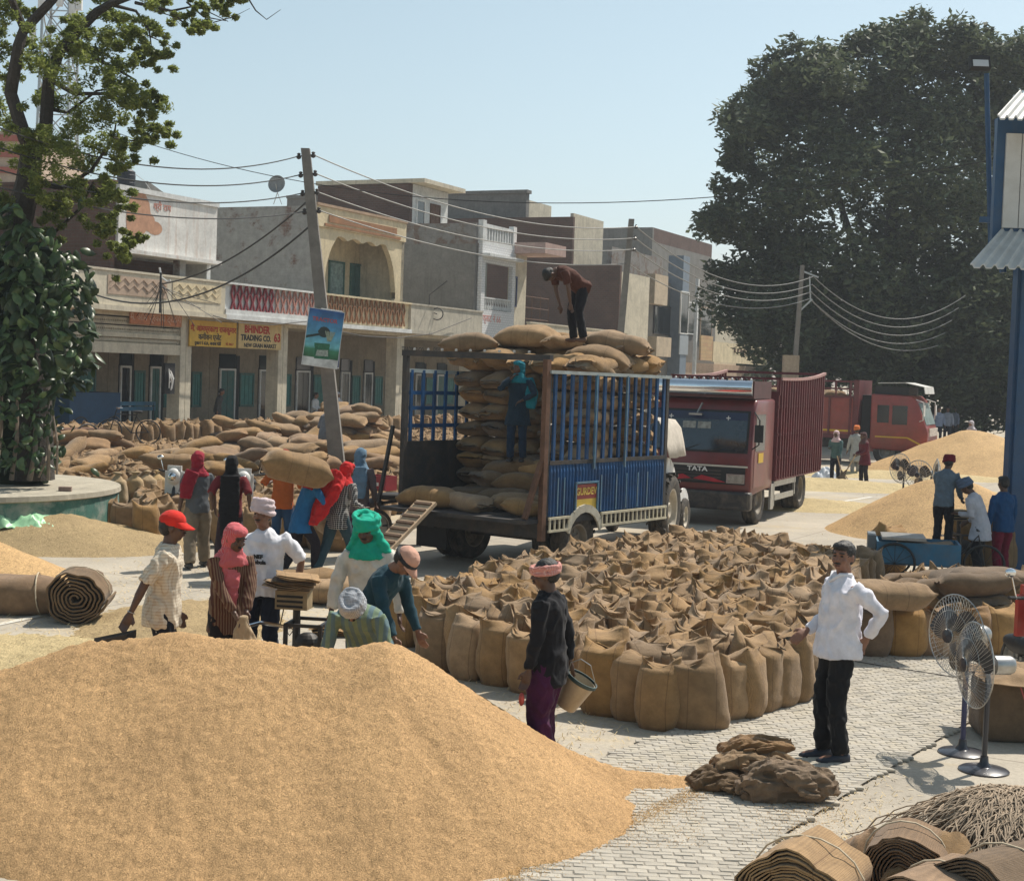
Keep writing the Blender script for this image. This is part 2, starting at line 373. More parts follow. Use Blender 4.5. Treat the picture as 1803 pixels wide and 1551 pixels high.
# ============================================================ HEAPS
def heap_obj(name, hf, x0, x1, y0, y1, step, mat, label, cat, floor=-.03, ground=0.0, sm=True, kind=None):
    nx = int((x1-x0)/step); ny = int((y1-y0)/step); idx = {}; m = MB(); vs = []; fs = []
    H = [[hf(x0+i*step, y0+j*step) for i in range(nx+1)] for j in range(ny+1)]
    for j in range(ny+1):
        for i in range(nx+1):
            if max(H[jj][ii] for jj in range(max(0, j-1), min(ny, j+1)+1) for ii in range(max(0, i-1), min(nx, i+1)+1)) > floor:
                idx[(i, j)] = len(vs); vs.append((x0+i*step, y0+j*step, ground+max(H[j][i], floor)))
    for j in range(ny):
        for i in range(nx):
            k = [(i, j), (i+1, j), (i+1, j+1), (i, j+1)]
            if all(q in idx for q in k): fs.append(tuple(idx[q] for q in k))
    m.add(vs, fs); o = m.build(name, mat, smooth=sm); return tag(o, label, cat, kind=kind)
def grain_mat(name, c, sc=1.0):
    t = NT(name); t.b.inputs['Roughness'].default_value = .8; t.b.inputs['Specular IOR Level'].default_value = .2
    mp = t.map()
    n1 = t.noise(t.map(sc=(1, .6, 1), rot=(0, 0, .5)), 48*sc, 4, .75, 1.6); r = t.ramp(n1, 0, [(.3, tuple(x*.55 for x in c)), (.48, c), (.72, tuple(min(1, x*1.32) for x in c))])
    n2 = t.noise(mp, 1.7, 5, .6); r2 = t.ramp(n2, 0, [(.3, .86), (.7, 1.1)]); last = t.mix(1, r, r2, 'MULTIPLY')
    v = t.n('ShaderNodeTexVoronoi'); v.inputs['Scale'].default_value = 150*sc; t.l(mp, 0, v, 'Vector'); rv = t.ramp(v, 1, [(.1, .78), (.9, 1.18)])
    last = t.mix(.8, last, rv, 'MULTIPLY'); t.col(last)
    b = t.bump(n1, 0, .9, .02); n3 = t.noise(mp, 120*sc, 3, .8); t.bump(n3, 0, .6, .008, b); return t.m
WHEAT = grain_mat('wheat_grain', (.555, .345, .165)); WHEATF = grain_mat('wheat_grain_far', (.5, .325, .155), .5)
def big_heap(x, y):
    # ridge polyline with crest height
    acc = 0.0; KK = 26.0
    RP0 = [(-9.2, 9.2, .5), (-7, 9.7, .72), (-4.6, 10.05, .74), (-3.6, 10.1, .83), (-2.9, 10.2, 1.03), (-2.3, 10.25, 1.12), (-1.7, 10.2, 1.10), (-1.35, 10.15, 1.06), (-.82, 10.2, 1.09), (-.72, 10.22, 1.0)]
    for a, b in list(zip(RP0[:-1], RP0[1:]))+[((.1, 10.48, .44), (1.42, 10.92, -.02))]:
        dx, dy = b[0]-a[0], b[1]-a[1]; L = dx*dx+dy*dy; t = max(0, min(1, ((x-a[0])*dx+(y-a[1])*dy)/L))
        d = math.hypot(x-a[0]-t*dx, y-a[1]-t*dy); h = a[2]+(b[2]-a[2])*t
        s = (.622+.023*math.tanh((x+1.2)*.9)) if y < a[1] else .72
        v = h - s*math.sqrt(d*d+.02)+.085
        acc += math.exp(KK*max(v, -1.5))
    best = math.log(acc+1e-30)/KK-.03; sp = 1.06-.655*math.sqrt(((x+.75)*.97)**2+((y-10.32)*1.03)**2+.004); best = math.log(math.exp(KK*max(best, -1.5))+math.exp(KK*max(sp, -1.5)))/KK
    tail = .1-.2*math.hypot((x-1.15)*.5, (y-10.78)*1.35)
    if tail > best: best = tail
    foot = -max(0, noise.noise(Vector((x*2.2, y*2.2, 15)))-.38)*.14; n = foot+noise.noise(Vector((x*1.1, y*1.1, 3)))*.04+noise.noise(Vector((x*3+(y*1.2), y*.9, 7)))*.012 + noise.noise(Vector((x*14, y*14, 1)))*.010 + noise.noise(Vector((x*33, y*33, 5)))*.012
    rill = max(0, noise.noise(Vector(((x*.85+y*.5)*3.4, (y*.85-x*.5)*.6, 9)))-.25)*.06
    return best + (n-rill if best > -.02 else n*.5)
heap_obj('wheat_heap', big_heap, -7.2, 1.9, 7.2, 12.2, .0185, WHEAT, 'huge golden wheat grain heap spreading over the whole lower part of the yard', 'grain heap')
# grains rolled loose around the foot of the heap
m = MB()
for i in range(9000):
    if i < 5000:
        t = rnd.random(); a = G(1215, 1390); b = G(850, 1560); p = a.lerp(b, t) + Vector((abs(rnd.gauss(0, .1))*.8, -abs(rnd.gauss(0, .12)), 0))
    else: p = G(rnd.uniform(1040, 1240), rnd.uniform(1350, 1500)) if rnd.random() < .5 else G(rnd.gauss(1420, 60), rnd.gauss(1440, 35))
    a = rnd.uniform(0, 3.14); l = .0045; cx, sx = math.cos(a)*l, math.sin(a)*l; z = .031
    m.add([(p.x-cx, p.y-sx, z), (p.x+sx*.45, p.y-cx*.45, z+.001), (p.x+cx, p.y+sx, z), (p.x-sx*.45, p.y+cx*.45, z+.004)], [(0, 1, 2, 3)])
tag(m.build('loose_grain', M('loose_grain_yellow', (.6, .4, .17), .8, .2, 30, 0)), kind='stuff')
def cone_heap(c, rx, ry, h, rot=0, sl=1.0, seed=0, ridge=0.0, rough=.006):
    ca, sa = math.cos(rot), math.sin(rot)
    def f(x, y):
        dx, dy = x-c.x, y-c.y; u = (dx*ca+dy*sa); v = (-dx*sa+dy*ca)
        u = math.copysign(max(0, abs(u)-ridge), u)
        d = math.sqrt((u/rx)**2+(v/ry)**2+.012); return h*(1.1-d*1.1)*(1 if d > 1 else 1) + noise.noise(Vector((x*.9, y*.9, seed)))*.05*h+noise.noise(Vector((x*4, y*4, seed)))*.012+noise.noise(Vector((x*13, y*13, seed)))*rough
    return f
c1 = Vector((8.95, 30.0, 0))
heap_obj('wheat_heap', cone_heap(c1, 2.15, 2.3, 1.13, 0, seed=3, ridge=.35), c1.x-5, c1.x+6, c1.y-4.5, c1.y+4.5, .07, WHEATF, 'pointed wheat heap behind the blue cart, in front of the two small fans', 'grain heap')
c2 = AT(1716, 800, 52); c2.z = 0
heap_obj('wheat_heap', cone_heap(c2, 3.7, 3.6, 1.5, 0, seed=5, ridge=.3), c2.x-6, c2.x+6, c2.y-6, c2.y+6, .15, WHEATF, 'distant wheat heap beside the nose of the far red lorry', 'grain heap')
c3 = G(-75, 1035)
heap_obj('wheat_heap', cone_heap(c3, 1.9, 1.5, .75, .1, seed=8), c3.x-3, c3.x+3, c3.y-3, c3.y+3, .06, WHEATF, 'small wheat heap at the edge of the photo behind the rolled burlap', 'grain heap')
STRAWM = grain_mat('chaff_straw', (.36, .265, .14), .55); STRAWL = grain_mat('chaff_pale', (.47, .37, .2), .6)
for i, (cp, rx, ry, h, sd, mt, lb) in enumerate([
    ((30, 955), 3.1, 1.7, .62, 11, STRAWM, 'brown chaff mound against the green round planter'),
    ((322, 1100), 1.15, 1.75, .2, 12, STRAWM, 'low brown chaff patch behind the man in the red cap'),
    ((40, 1150), 2.6, 1.0, .1, 13, STRAWL, 'thin pale chaff spread left of the big wheat heap'),
    ((1440, 858), 5.5, 1.6, .28, 14, STRAWL, 'pale chaff strip near the two sweepers, farther one'),
    ((1400, 893), 3.6, 1.3, .25, 15, STRAWL, 'pale chaff strip by the red lorry rear wheel, nearer one'),
    ((1540, 838), 7, 1.5, .2, 16, STRAWL, 'pale chaff strip beside the far pedestal fans')]):
    c = G(*cp); st = .05 if c.y < 20 else .09
    heap_obj('chaff_heap', cone_heap(c, rx, ry, h, 0, seed=sd, rough=.03), c.x-rx-.6, c.x+rx+.6, c.y-ry-.6, c.y+ry+.6, st, mt, lb, 'chaff heap')
# straw litter strands
m = MB()
def straw(p, L, n=1, zb=.006, sp=.5):
    for _ in range(n):
        a = rnd.uniform(0, 6.28); q = p + Vector((rnd.gauss(0, sp), rnd.gauss(0, sp), 0)); l = L*rnd.uniform(.5, 1.3); wd = .004
        d = Vector((math.cos(a), math.sin(a), 0)); s = Vector((-d.y, d.x, 0))*wd; z = Vector((0, 0, zb)); e = Vector((0, 0, rnd.uniform(0, .03)))
        m.add([q-s+z, q+s+z, q+d*l+s+z+e, q+d*l-s+z+e], [(0, 1, 2, 3)])
for _ in range(5200):
    k = rnd.random()
    if k < .28: straw(G(rnd.uniform(-20, 330), rnd.uniform(1000, 1190)), .07, 1, sp=.2)
    elif k < .55: straw(G(rnd.uniform(200, 560), rnd.uniform(980, 1180)), .07, 1, sp=.2)
    elif k < .75: straw(G(rnd.uniform(650, 1100), rnd.uniform(1180, 1340)), .04, 1, sp=.2)
    elif k < .87: straw(G(rnd.uniform(1300, 1600), rnd.uniform(1360, 1540)), .035, 1, sp=.1)
    else: straw(G(rnd.uniform(1380, 1750), rnd.uniform(830, 990)), .1, 1, sp=.6)
tag(m.build('straw_litter', M('straw_strand', (.55, .43, .24), .8, .25, 30, 0)), kind='stuff')
# ============================================================ BUILDING ROW (survey frame: u along the row, v into it, z up)
P0 = AT(375, 497, 50); VPd = Vector((.435, .90, 0)).normalized(); VPn = Vector((-VPd.y, VPd.x, 0)); ANG = math.atan2(VPd.y, VPd.x)
ORG = Vector((P0.x, P0.y, 0))
def FP(px, py, v=0.0):
    d = ray(px, py); o = Vector((0, 0, CAMZ))-ORG
    t = (v - o.dot(VPn))/d.dot(VPn); p = o + d*t
    return p.dot(VPd), p.z
def fu(px, py, v=0.0): return FP(px, py, v)[0]
def fz(px, py, v=0.0): return FP(px, py, v)[1]
def bld(name, label, cat='building'): return empty(name, ORG, ANG, label, cat)
BR = brickmat('brick_red_old', (.145, .08, .062), (.115, .07, .056), (.13, .115, .1), stain=.5)
BRP = brickmat('brick_whitewashed', (.2, .11, .085), (.24, .16, .13), (.3, .27, .24), plaster=(.34, .325, .30), pfac=.78, stain=.3)
BRG = brickmat('brick_grey_worn', (.2, .13, .1), (.22, .17, .14), (.2, .18, .16), plaster=(.25, .24, .23), pfac=.5, stain=.3)
CREAM = plaster('cream_paint', (.66, .56, .38), stain=(.25, .2, .15), sf=.45); CREAM2 = plaster('cream_pale', (.62, .56, .44), stain=(.2, .17, .14), sf=.6)
WHT = plaster('whitewash', (.68, .69, .68), stain=(.3, .29, .27), sf=.4); PINKP = plaster('pink_beige', (.5, .38, .29), stain=(.2, .16, .13), sf=.4)
TEALD = M('teal_door_paint', (.03, .13, .12), .5, .2, 4, .1, 40, dirt=.3); GREYP = plaster('grey_cement', (.21, .2, .185), sf=.7)
REDL = M('lattice_maroon', (.22, .03, .04), .7, .2, 6, 0); BRNL = M('lattice_brown', (.27, .13, .06), .75, .25, 3, 0)
def wbox(mb, u0, v0, z0, u1, v1, z1): mb.box(u0, v0, z0, u1, v1, z1)
def bx(name, mat, par, *b, kind=None):
    m = MB(); m.box(*b); o = m.build(name, mat, par); return tag(o, kind=kind) if kind else o
ARCW = plaster('arcade_wall_shaded', (.3, .25, .185), sf=.6)  # wall colour darkened to carry the shade under the balcony
PL = .45   # plinth height
def hexlattice(par, u0, u1, z0, z1, v, mat, nm='lattice', pitch=.42, w=.045):
    m = MB(); n = max(2, round((u1-u0)/pitch)); p = (u1-u0)/n; H = z1-z0
    rows = 3; rh = H/rows
    for i in range(n+1):
        x = u0+i*p
        for k in range(rows):
            zb = z0+k*rh; a = .18*p; b_ = .5*p
            # two mirrored strands per column that pinch and swell
            for s in (-1, 1):
                xs = [x+s*(a if (k+e) % 2 == 0 else b_)*.92 for e in (0, 1)]
                if min(xs) < u0-.02 or max(xs) > u1+.02: continue
                m.bar((xs[0], v, zb), (xs[1], v, zb+rh), w, w)
        for k in range(0, rows+1, 2):
            if u0 < x < u1: m.bar((x-.18*p, v, z0+k*rh), (x+.18*p, v, z0+k*rh), w, w)
    return m.build(nm, mat, par)
def window(par, u0, u1, z0, z1, v, fm, gm=None, bars=2, nm='window', proud=.04):
    m = MB(); t = .07
    m.box(u0, v-proud, z0, u0+t, v+.05, z1); m.box(u1-t, v-proud, z0, u1, v+.05, z1); m.box(u0+t, v-proud, z0, u1-t, v+.05, z0+t); m.box(u0+t, v-proud, z1-t, u1-t, v+.05, z1)
    fr = m.build(nm, fm, par)
    for i in range(bars):
        a = u0+t+(u1-u0-2*t)*i/bars; b = u0+t+(u1-u0-2*t)*(i+1)/bars
        bx('pane', gm or GLASSD, fr, a+.015, v-.01, z0+t+.01, b-.015, v+.02, z1-t-.01)
    return fr
def text_mesh(s, size, ext=.004, bold=0.0, sx=1.0):
    cu = bpy.data.curves.new('lettering', 'FONT'); cu.body = s; cu.size = size; cu.extrude = ext; cu.align_x = 'CENTER'; cu.align_y = 'CENTER'; cu.offset = bold; cu.resolution_u = 2
    o = bpy.data.objects.new('t', cu); C.objects.link(o); dg = bpy.context.evaluated_depsgraph_get(); dg.update()
    me = bpy.data.meshes.new_from_object(o.evaluated_get(dg)); bpy.data.objects.remove(o)
    if sx != 1.0:
        for v in me.vertices: v.co.x *= sx
    me.materials.clear(); return me
def text(par, s, loc, size, mat, rot=(math.pi/2, 0, 0), bold=0.0, sx=1.0, nm='lettering'):
    me = text_mesh(s, size, .004, bold, sx); me.materials.append(mat); return link(nm, me, par, loc, rot)
# --- plinth in front of the shops
ul, ur = fu(60, 700), fu(1420, 700)
m = MB(); m.box(ul-8, -2.2, 0, ur+6, 14, PL); pl = m.build('shop_plinth', M('plinth_cement', (.3, .27, .23), .9, .2, 3, .3, 30)); pl.location = ORG; pl.rotation_euler = (0, 0, ANG); tag(pl, kind='structure')
ZS, ZB, ZT = 3.45, 4.42, 5.62    # shop lintel, fascia bottom of balcony, parapet top (metres)
ZS, ZB, ZT = fz(420, 612), fz(375, 559), fz(375, 499)
VB = 3.3   # shop fronts stand back under the balcony
def ground_floor(par, u0, u1, wallm, ndoor=2, seed=0, doorm=None, open_dark=True):
    r = random.Random(seed); g = .006
    bx('ceiling_slab', CREAM2, par, u0+g, 0.02, ZB-.16, u1-g, 9, ZB-.002)
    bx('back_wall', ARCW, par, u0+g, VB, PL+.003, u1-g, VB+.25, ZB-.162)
    for e, (a, b) in enumerate(((u0+g, u0+.28), (u1-.28, u1-g))):
        bx('pillar', CREAM2, par, a, .03, PL+.003, b, .55, ZB-.164)
    L = (u1-u0-.8)/ndoor
    for i in range(ndoor):
        a = u0+.4+i*L
        k = r.random()
        d = bx('door_shade_panel', DARK, par, a+.12, VB-.03, PL+.005, a+L*.46, VB+.02, PL+2.35)  # flat black panels, here and below, paint the shade of the openings
        window(par, a+.14, a+L*.44, PL+.02, PL+2.3, VB-.05, doorm or WHITEP, GLASSD if (i+seed) % 3 else TEALD, 2, 'door_leaf'); bx('transom', GLASSD, par, a+.14, VB-.06, PL+2.34, a+L*.44, VB-.01, PL+2.85); bx('opening_shade_panel', DARK, par, a+L*.47, VB-.05, PL+.01, a+L*.545, VB-.01, PL+2.8)
        wd = window(par, a+L*.56, a+L*.92, PL+.85, PL+2.15, VB-.03, TEALD, M('shutter_teal', (.05, .2, .18), .6, .2, 3), 3)
    return u0, u1
def parapet(par, u0, u1, mat, top=None, bot=None, thick=.12, nm='balcony_parapet', slab=True):
    b = (ZB if bot is None else bot); t = (ZT if top is None else top)
    o = bx(nm, mat, par, u0+.004, -.42, b+.12, u1-.004, -.42+thick, t)
    if slab: bx('balcony_slab', mat, par, u0+.004, -.5, b-.04, u1-.004, .9, b+.118)
    bx('coping', mat, par, u0+.004, -.46, t+.002, u1-.004, -.26, t+.07)
    return o
# unit A : px 165..378 white upper storey with peeling paint
U = {k: fu(k, 560) for k in (60, 100, 165, 205, 330, 378, 550, 708, 835, 918, 1100, 1115, 1210, 1240, 1270, 1380)}
A = bld('shop_building', 'shop with peeling white upper wall and zigzag balcony next to the leafy tree')
ground_floor(A, U[60]-3, U[330], PINKP, 3, 1)
m = MB(); m.box(U[60]-3, .02, ZS+.15, U[330]-.3, .12, ZS+.28); m.box(U[60]-3, .02, ZS-.35, U[330]-.3, .3, ZS-.02); m.build('lintel_beam', CREAM2, A)
# breeze-block screen of rings
m = MB(); zz0, zz1 = fz(250, 592), fz(250, 562); nn = 34; uu0, uu1 = U[165]-1.5, U[330]-.35
m.box(uu0, .16, ZS-.02, uu1, .2, ZS+.15)
for i in range(nn*2):
    for k in range(3):
        cx = uu0+(i+.5)*(uu1-uu0)/(nn*2); cz = ZS+(k+.5)*.26
        pts = [(cx+.085*math.cos(a*1.0472), .1, cz+.11*math.sin(a*1.0472)) for a in range(7)]
        for a, b in zip(pts[:-1], pts[1:]): m.bar(a, b, .028, .05, up=(0, 1, 0))
m.build('breeze_screen', CREAM2, A)
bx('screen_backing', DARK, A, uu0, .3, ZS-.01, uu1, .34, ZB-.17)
sg = bx('sign_panel', M('sign_faded_orange', (.5, .2, .1), .8, .25, 4), A, fu(228, 560), -.04, fz(300, 575), fu(318, 575), .0, fz(300, 549)-.0)
DEV = M('paint_red_letter', (.4, .03, .02), .8, .2, 9); BLKL = M('paint_black_letter', (.03, .03, .03), .8, .2, 9); PALEL = M('paint_pale_letter', (.7, .5, .4), .8, .2, 9)
def stext(par, s, px, py, size, mat, v=-.05, sx=1.0, bold=0.0):
    u, z = FP(px, py, v); return text(par, s, (u, v, z), size, mat, (math.pi/2, 0, 0), bold, sx)
stext(A, 'मै. ओम प्रकाश ट्रेडिंग', 275, 561, .3, PALEL)
pA = parapet(A, U[165]-4, U[378], CREAM2)
for (a, b, mt) in ((U[165]+.1, fu(275, 520), PINKP), (fu(285, 520), U[378]-.25, CREAM)):
    f = bx('relief_panel', mt, pA, a, -.44, ZB+.45, b, -.422, ZT-.12)
    mz = MB(); n = int((b-a)/.22)
    for k in range(2):
        for i in range(n):
            x0 = a+.08+i*(b-a-.16)/n; x1 = a+.08+(i+1)*(b-a-.16)/n; z = ZB+.62+k*.2
            mz.bar((x0, -.452, z+(.16 if i % 2 else 0)), (x1, -.452, z+(0 if i % 2 else .16)), .02, .02, up=(0, 1, 0))
    mz.build('zigzag_moulding', mt, f)
zA0, zA1 = fz(205, 437), fz(205, 333)
m = MB(); m.box(U[205], .0, zA0, U[378], .22, zA1); m.box(U[205]-.02, -.25, zA0-.12, U[378], .9, zA0-.003)
PEEL = plaster('peeling_white', (.7, .69, .66), stain=(.42, .24, .15), sf=.9, sc=.8); up = m.build('upper_wall', PEEL, A)
bx('coping', WHT, A, U[205]-.04, -.06, zA1+.003, U[378]+.03, .3, zA1+.16)
bx('upper_side_wall', WHT, A, U[378]-.2, .225, ZT-.3, U[378], 6, zA1-.02)
bx('upper_room_wall', BR, A, U[205], 1.6, ZB, U[378]-.22, 1.8, zA0-.13)
bx('veranda_post', BRP, A, fu(318, 450), .02, ZB, fu(318, 450)+.3, .3, zA0-.13)
bx('roof_slab', CONC, A, U[205]+.3, .25, zA1-.35, U[378]-.25, 9, zA1-.2)
bx('party_wall', BR, A, U[205]-.25, .1, ZB, U[205]-.03, 10, fz(205, 322))
bx('party_wall', BR, A, U[165]-6, 6, ZB, U[205]-.3, 6.3, fz(100, 325, 6)); bx('roof_parapet', BR, A, U[205]-.3, .1, fz(205, 322)+.002, U[205]+.05, 8, fz(205, 322)+.1)
# irregular flakes of bare plaster standing below the paint skin
flk = MB()
for (px, py, rx, rz) in ((245, 375, .55, .7), (238, 395, .35, .5), (262, 392, .3, .3), (272, 402, .38, .22), (228, 385, .16, .5)):
    u, z = FP(px, py); pts = [(u+rx*math.cos(a*.5236)*(1+.35*noise.noise(Vector((a, px, 0)))), -.004, z+rz*math.sin(a*.5236)*(1+.35*noise.noise(Vector((a, py, 4))))) for a in range(12)]
    pts = [(p[0], p[1]-.001*len(flk.f), p[2]) for p in pts]; flk.add(pts, [tuple(range(12))])
flk.build('bare_plaster', M('bare_plaster_pink', (.45, .25, .16), .95, .2, 5, .2, 30), A)
stext(A, 'श्री राम', 286, 366, .3, M('faded_red_writing', (.5, .2, .15), .9, .2, 9), -.01)
# unit B : px 330..550  maroon lattice balcony, open terrace
B_ = bld('shop_building', 'shop with maroon lattice balcony and yellow signboards under an open terrace')
ground_floor(B_, U[330]+.01, fu(500, 600), CREAM2, 3, 2, WHITEP)
pB = bx('balcony_parapet', WHT, B_, U[378]+.004, -.30, ZB+.12, U[550]-.004, -.24, ZT)
bx('balcony_slab', WHT, B_, U[378]+.004, -.5, ZB-.04, U[550]-.004, .9, ZB+.118); bx('coping', WHT, B_, U[378]+.004, -.46, ZT+.002, U[550]-.004, -.24, ZT+.07)
bx('parapet_foot', WHT, B_, U[378]+.004, -.46, ZB+.12, U[550]-.004, -.31, ZB+.3)
us = fu(468, 540); hexlattice(pB, U[378]+.35, us, ZB+.3, ZT, -.36, REDL, pitch=.36, w=.055); hexlattice(pB, us, U[550]-.05, ZB+.3, ZT, -.36, M('lattice_faded_pink', (.42, .2, .16), .8, .25, 3), pitch=.36, w=.05)
def board(par, px0, px1, pyt, pyb, mat, v=-.06):
    u0, zt = FP(px0, pyt, v); u1 = fu(px1, pyt, v); zb = fz(px0, pyb, v)
    o = bx('signboard', mat, par, u0, v, zb, u1, v+.05, zt); return u0, u1, zb, zt, o
YEL = M('sign_yellow', (.62, .38, .05), .7, .15, 4, .05, dirt=.3, dirtc=(.4, .25, .08)); YELP = M('sign_yellow_pale', (.6, .44, .2), .75, .2, 4, .05, dirt=.3, dirtc=(.4, .3, .18))
def put(par, o, s, fx, fzv, size, mat, u0, u1, zb, zt, v=-.066, sx=1.0, bold=.0): text(o, s, (u0+(u1-u0)*fx, v, zb+(zt-zb)*fzv), size, mat, (math.pi/2, 0, 0), bold, sx)
a = board(B_, 335, 417, 563, 609, YEL); q = a[:4]
put(B_, a[4], 'मै. ओमप्रकाश राजकुमार', .5, .68, .27, DEV, *q, bold=.006, sx=1.0); put(B_, a[4], 'कमीशन एजेंट', .42, .36, .25, BLKL, *q, bold=.004)
put(B_, a[4], 'दुकान नं 62A, अनाज मंडी', .38, .12, .15, BLKL, *q, bold=.003); put(B_, a[4], 'मो. 9417', .85, .13, .13, DEV, *q)
a = board(B_, 421, 496, 566, 613, YELP); q = a[:4]
put(B_, a[4], 'BHINDER', .42, .72, .36, DEV, *q, bold=.012); put(B_, a[4], 'TRADING CO.', .40, .4, .28, BLKL, *q, bold=.01); put(B_, a[4], '63', .9, .45, .42, DEV, *q, bold=.012)
put(B_, a[4], 'NEW GRAIN MARKET', .5, .12, .2, BLKL, *q, bold=.004)
# unit C : px 500..708 cream arch
Cb = bld('shop_building', 'cream shop house with scalloped arch veranda above the leaning pole')
ground_floor(Cb, fu(500, 600)+.01, U[708], CREAM2, 3, 3)
pC = bx('balcony_parapet', CREAM, Cb, U[550]+.004, -.30, ZB+.12, U[708]-.004, -.24, ZT); bx('balcony_slab', WHT, Cb, U[550]+.004, -.5, ZB-.04, U[708]-.004, .9, ZB+.118); bx('coping', CREAM, Cb, U[550]+.004, -.46, ZT+.002, U[708]-.004, -.24, ZT+.07)
hexlattice(pC, U[550]+.2, U[708]-.35, ZB+.22, ZT, -.36, BRNL, pitch=.36, w=.05)
zC1 = fz(560, 362); zCs = fz(560, 415)
# arch wall: panel with an oval, scalloped opening built as a strip mesh
def arch_wall(par, u0, u1, z0, z1, v, th, mat):
    m = MB(); uc = (u0+u1)/2+.05; hw = (u1-u0)/2*.80; zc = z0+.55; n = 64
    top = z1-.06
    def zo(u):   # upper edge of the opening at u
        t = (u-uc)/hw
        if abs(t) >= 1: return None
        base = zc+(top-zc)*min(1, (1-abs(t)**3.2)**.5*1.06)
        sc = .14*abs(math.sin(t*math.pi*2.5)) if abs(t) < .72 else 0
        return min(base, top-.32)+sc*1.0
    us_ = [u0+(u1-u0)*i/n for i in range(n+1)]
    for a, b in zip(us_[:-1], us_[1:]):
        za, zb = zo(a), zo(b)
        def quad(a0, a1, b0, b1): m.add([(a, v, a0), (b, v, b0), (b, v, b1), (a, v, a1), (a, v+th, a0), (b, v+th, b0), (b, v+th, b1), (a, v+th, a1)], [(0,1,2,3),(7,6,5,4),(0,4,5,1),(3,2,6,7)])
        if za is None or zb is None: quad(z0, z1, z0, z1)
        else:
            quad(za, z1, zb, z1)
            ta, tb = (a-uc)/hw, (b-uc)/hw; la = z0+.55*(abs(ta)**6); lb = z0+.55*(abs(tb)**6)
            quad(z0, la+.01, z0, lb+.01)
    m.add([(u0, v, z0), (u0, v+th, z0), (u0, v+th, z1), (u0, v, z1)], [(0,1,2,3)]); m.add([(u1, v, z0), (u1, v+th, z0), (u1, v+th, z1), (u1, v, z1)], [(3,2,1,0)])
    return m.build('arch_front', mat, par)
arch_wall(Cb, U[550]+.01, U[708]-.01, ZT-.35, zCs+.35, .0, .22, CREAM)
bx('header_panel', CREAM, Cb, U[550]+.01, -.08, zCs+.353, U[708]-.01, .22, zC1)
fu_ = lambda x: fu(x, 400)
hp = bx('header_frame', BRNL, Cb, fu_(568), -.12, zCs+.4, fu_(702), -.083, zCs+.5); bx('header_frame', BRNL, Cb, fu_(575), -.12, zC1-.55, fu_(695), -.083, zC1-.28); bx('coping', M('coping_brown', (.36, .25, .17), .9, .2, 3), Cb, U[550]-.03, -.14, zC1+.003, U[708]+.03, .3, zC1+.1)
bx('veranda_back_wall', CREAM, Cb, U[550]+.25, 2.0, ZB+.13, U[708]-.25, 2.2, zC1-.3); bx('veranda_roof', CREAM2, Cb, U[550]+.25, .23, zC1-.3, U[708]-.25, 9, zC1-.1)
window(Cb, fu(577, 500, 2), fu(604, 500, 2), ZT-.9, fz(577, 458, 2), 1.96, TEALD, M('patterned_glass', (.2, .28, .27), .3, .5, 7), 1); window(Cb, fu(615, 500, 2), fu(645, 500, 2), ZT-.9, fz(615, 463, 2), 1.96, TEALD, M('shutter_teal2', (.03, .11, .1), .6, .2, 3), 5)
m = MB(); up_ = fu(662, 480, 1.5); m.tube([(up_, 1.85, ZB), (up_, 1.85, zC1-.3)], .06); m.build('drain_pipe', CREAM2, Cb)
bx('party_wall', BRP, Cb, U[550]-.02+.0, .0, ZB+.12, U[550]+.22, 11, zC1-.02); bx('party_wall', CREAM2, Cb, U[708]-.22, .0, ZB+.12, U[708]-.012, 11, zC1-.02)
# upper brick room (mumty) on C
vM = 5.0; u0 = fu(722, 380, vM); u1 = fu(788, 380, vM); z1 = fz(722, 322, vM)
bx('stair_room_wall', BR, Cb, u0-.05, vM+.01, zC1-.1, u0+.2, vM+5.3, z1-.02)
bx('stair_room_front', WHT, Cb, u0+.202, vM, zC1-.1, u1, vM+.2, z1-.02); bx('stair_room_roof', CREAM2, Cb, u0-.1, vM-.8, z1, u1+.35, vM+5.4, z1+.2)
window(Cb, fu(732, 370, vM), fu(747, 370, vM), zC1-.05, z1-.7, vM-.03, WHITEP, GLASSD, 1); window(Cb, fu(757, 370, vM), fu(774, 370, vM), zC1-.05, z1-.75, vM-.03, RUST, RUST, 2)
bx('terrace_wall', BRG, Cb, u1+.01, vM+3.0, ZT, u1+.25, vM+8, z1-1.1)
# unit D/E : px 708..918  plain balcony then white brick tiled house
D_ = bld('shop_building', 'shop with stained plain cement balcony between the cream arch and tiled house')
ground_floor(D_, U[708]+.01, U[835], CREAM2, 3, 4); parapet(D_, U[708], U[835], plaster('stained_cement', (.5, .46, .38), stain=(.16, .14, .12), sf=.9))
for px, s in ((727, 'TRADING CO'), (775, 'दुकान नं 65')): stext(D_, s, px, 616, .3, BLKL, -.03)
E = bld('shop_building', 'white tiled brick house with glazed balcony recess and pale pink canopy')
zE1 = fz(838, 392); zE0 = fz(838, 548)
WT = brickmat('white_brick_tile', (.7, .7, .7), (.64, .65, .66), (.42, .42, .43), stain=.08)
uE0, uE1 = U[835]+.01, fu(897, 500)
ground_floor(E, U[835]+.01, U[918], CREAM2, 2, 5)
ua, ub = fu(843, 520), fu(891, 520); za, zb = fz(843, 545), fz(843, 462)
m = MB(); m.box(uE0, -.3, ZB, uE1, -.1, za); m.box(uE0, -.3, za, ua, -.1, zb); m.box(ub, -.3, za, uE1, -.1, zb); m.box(uE0, -.3, zb, uE1, -.1, zE1-.9); m.build('tiled_front', WT, E)
bx('recess_back', M('recess_green_grey', (.1, .12, .115), .8, .2, 2), E, ua-.1, 1.2, ZB, ub+.3, 1.3, zb+.4); bx('recess_side', GREYP, E, uE0, -.098, ZB, uE0+.2, 8, zE1-1.0)
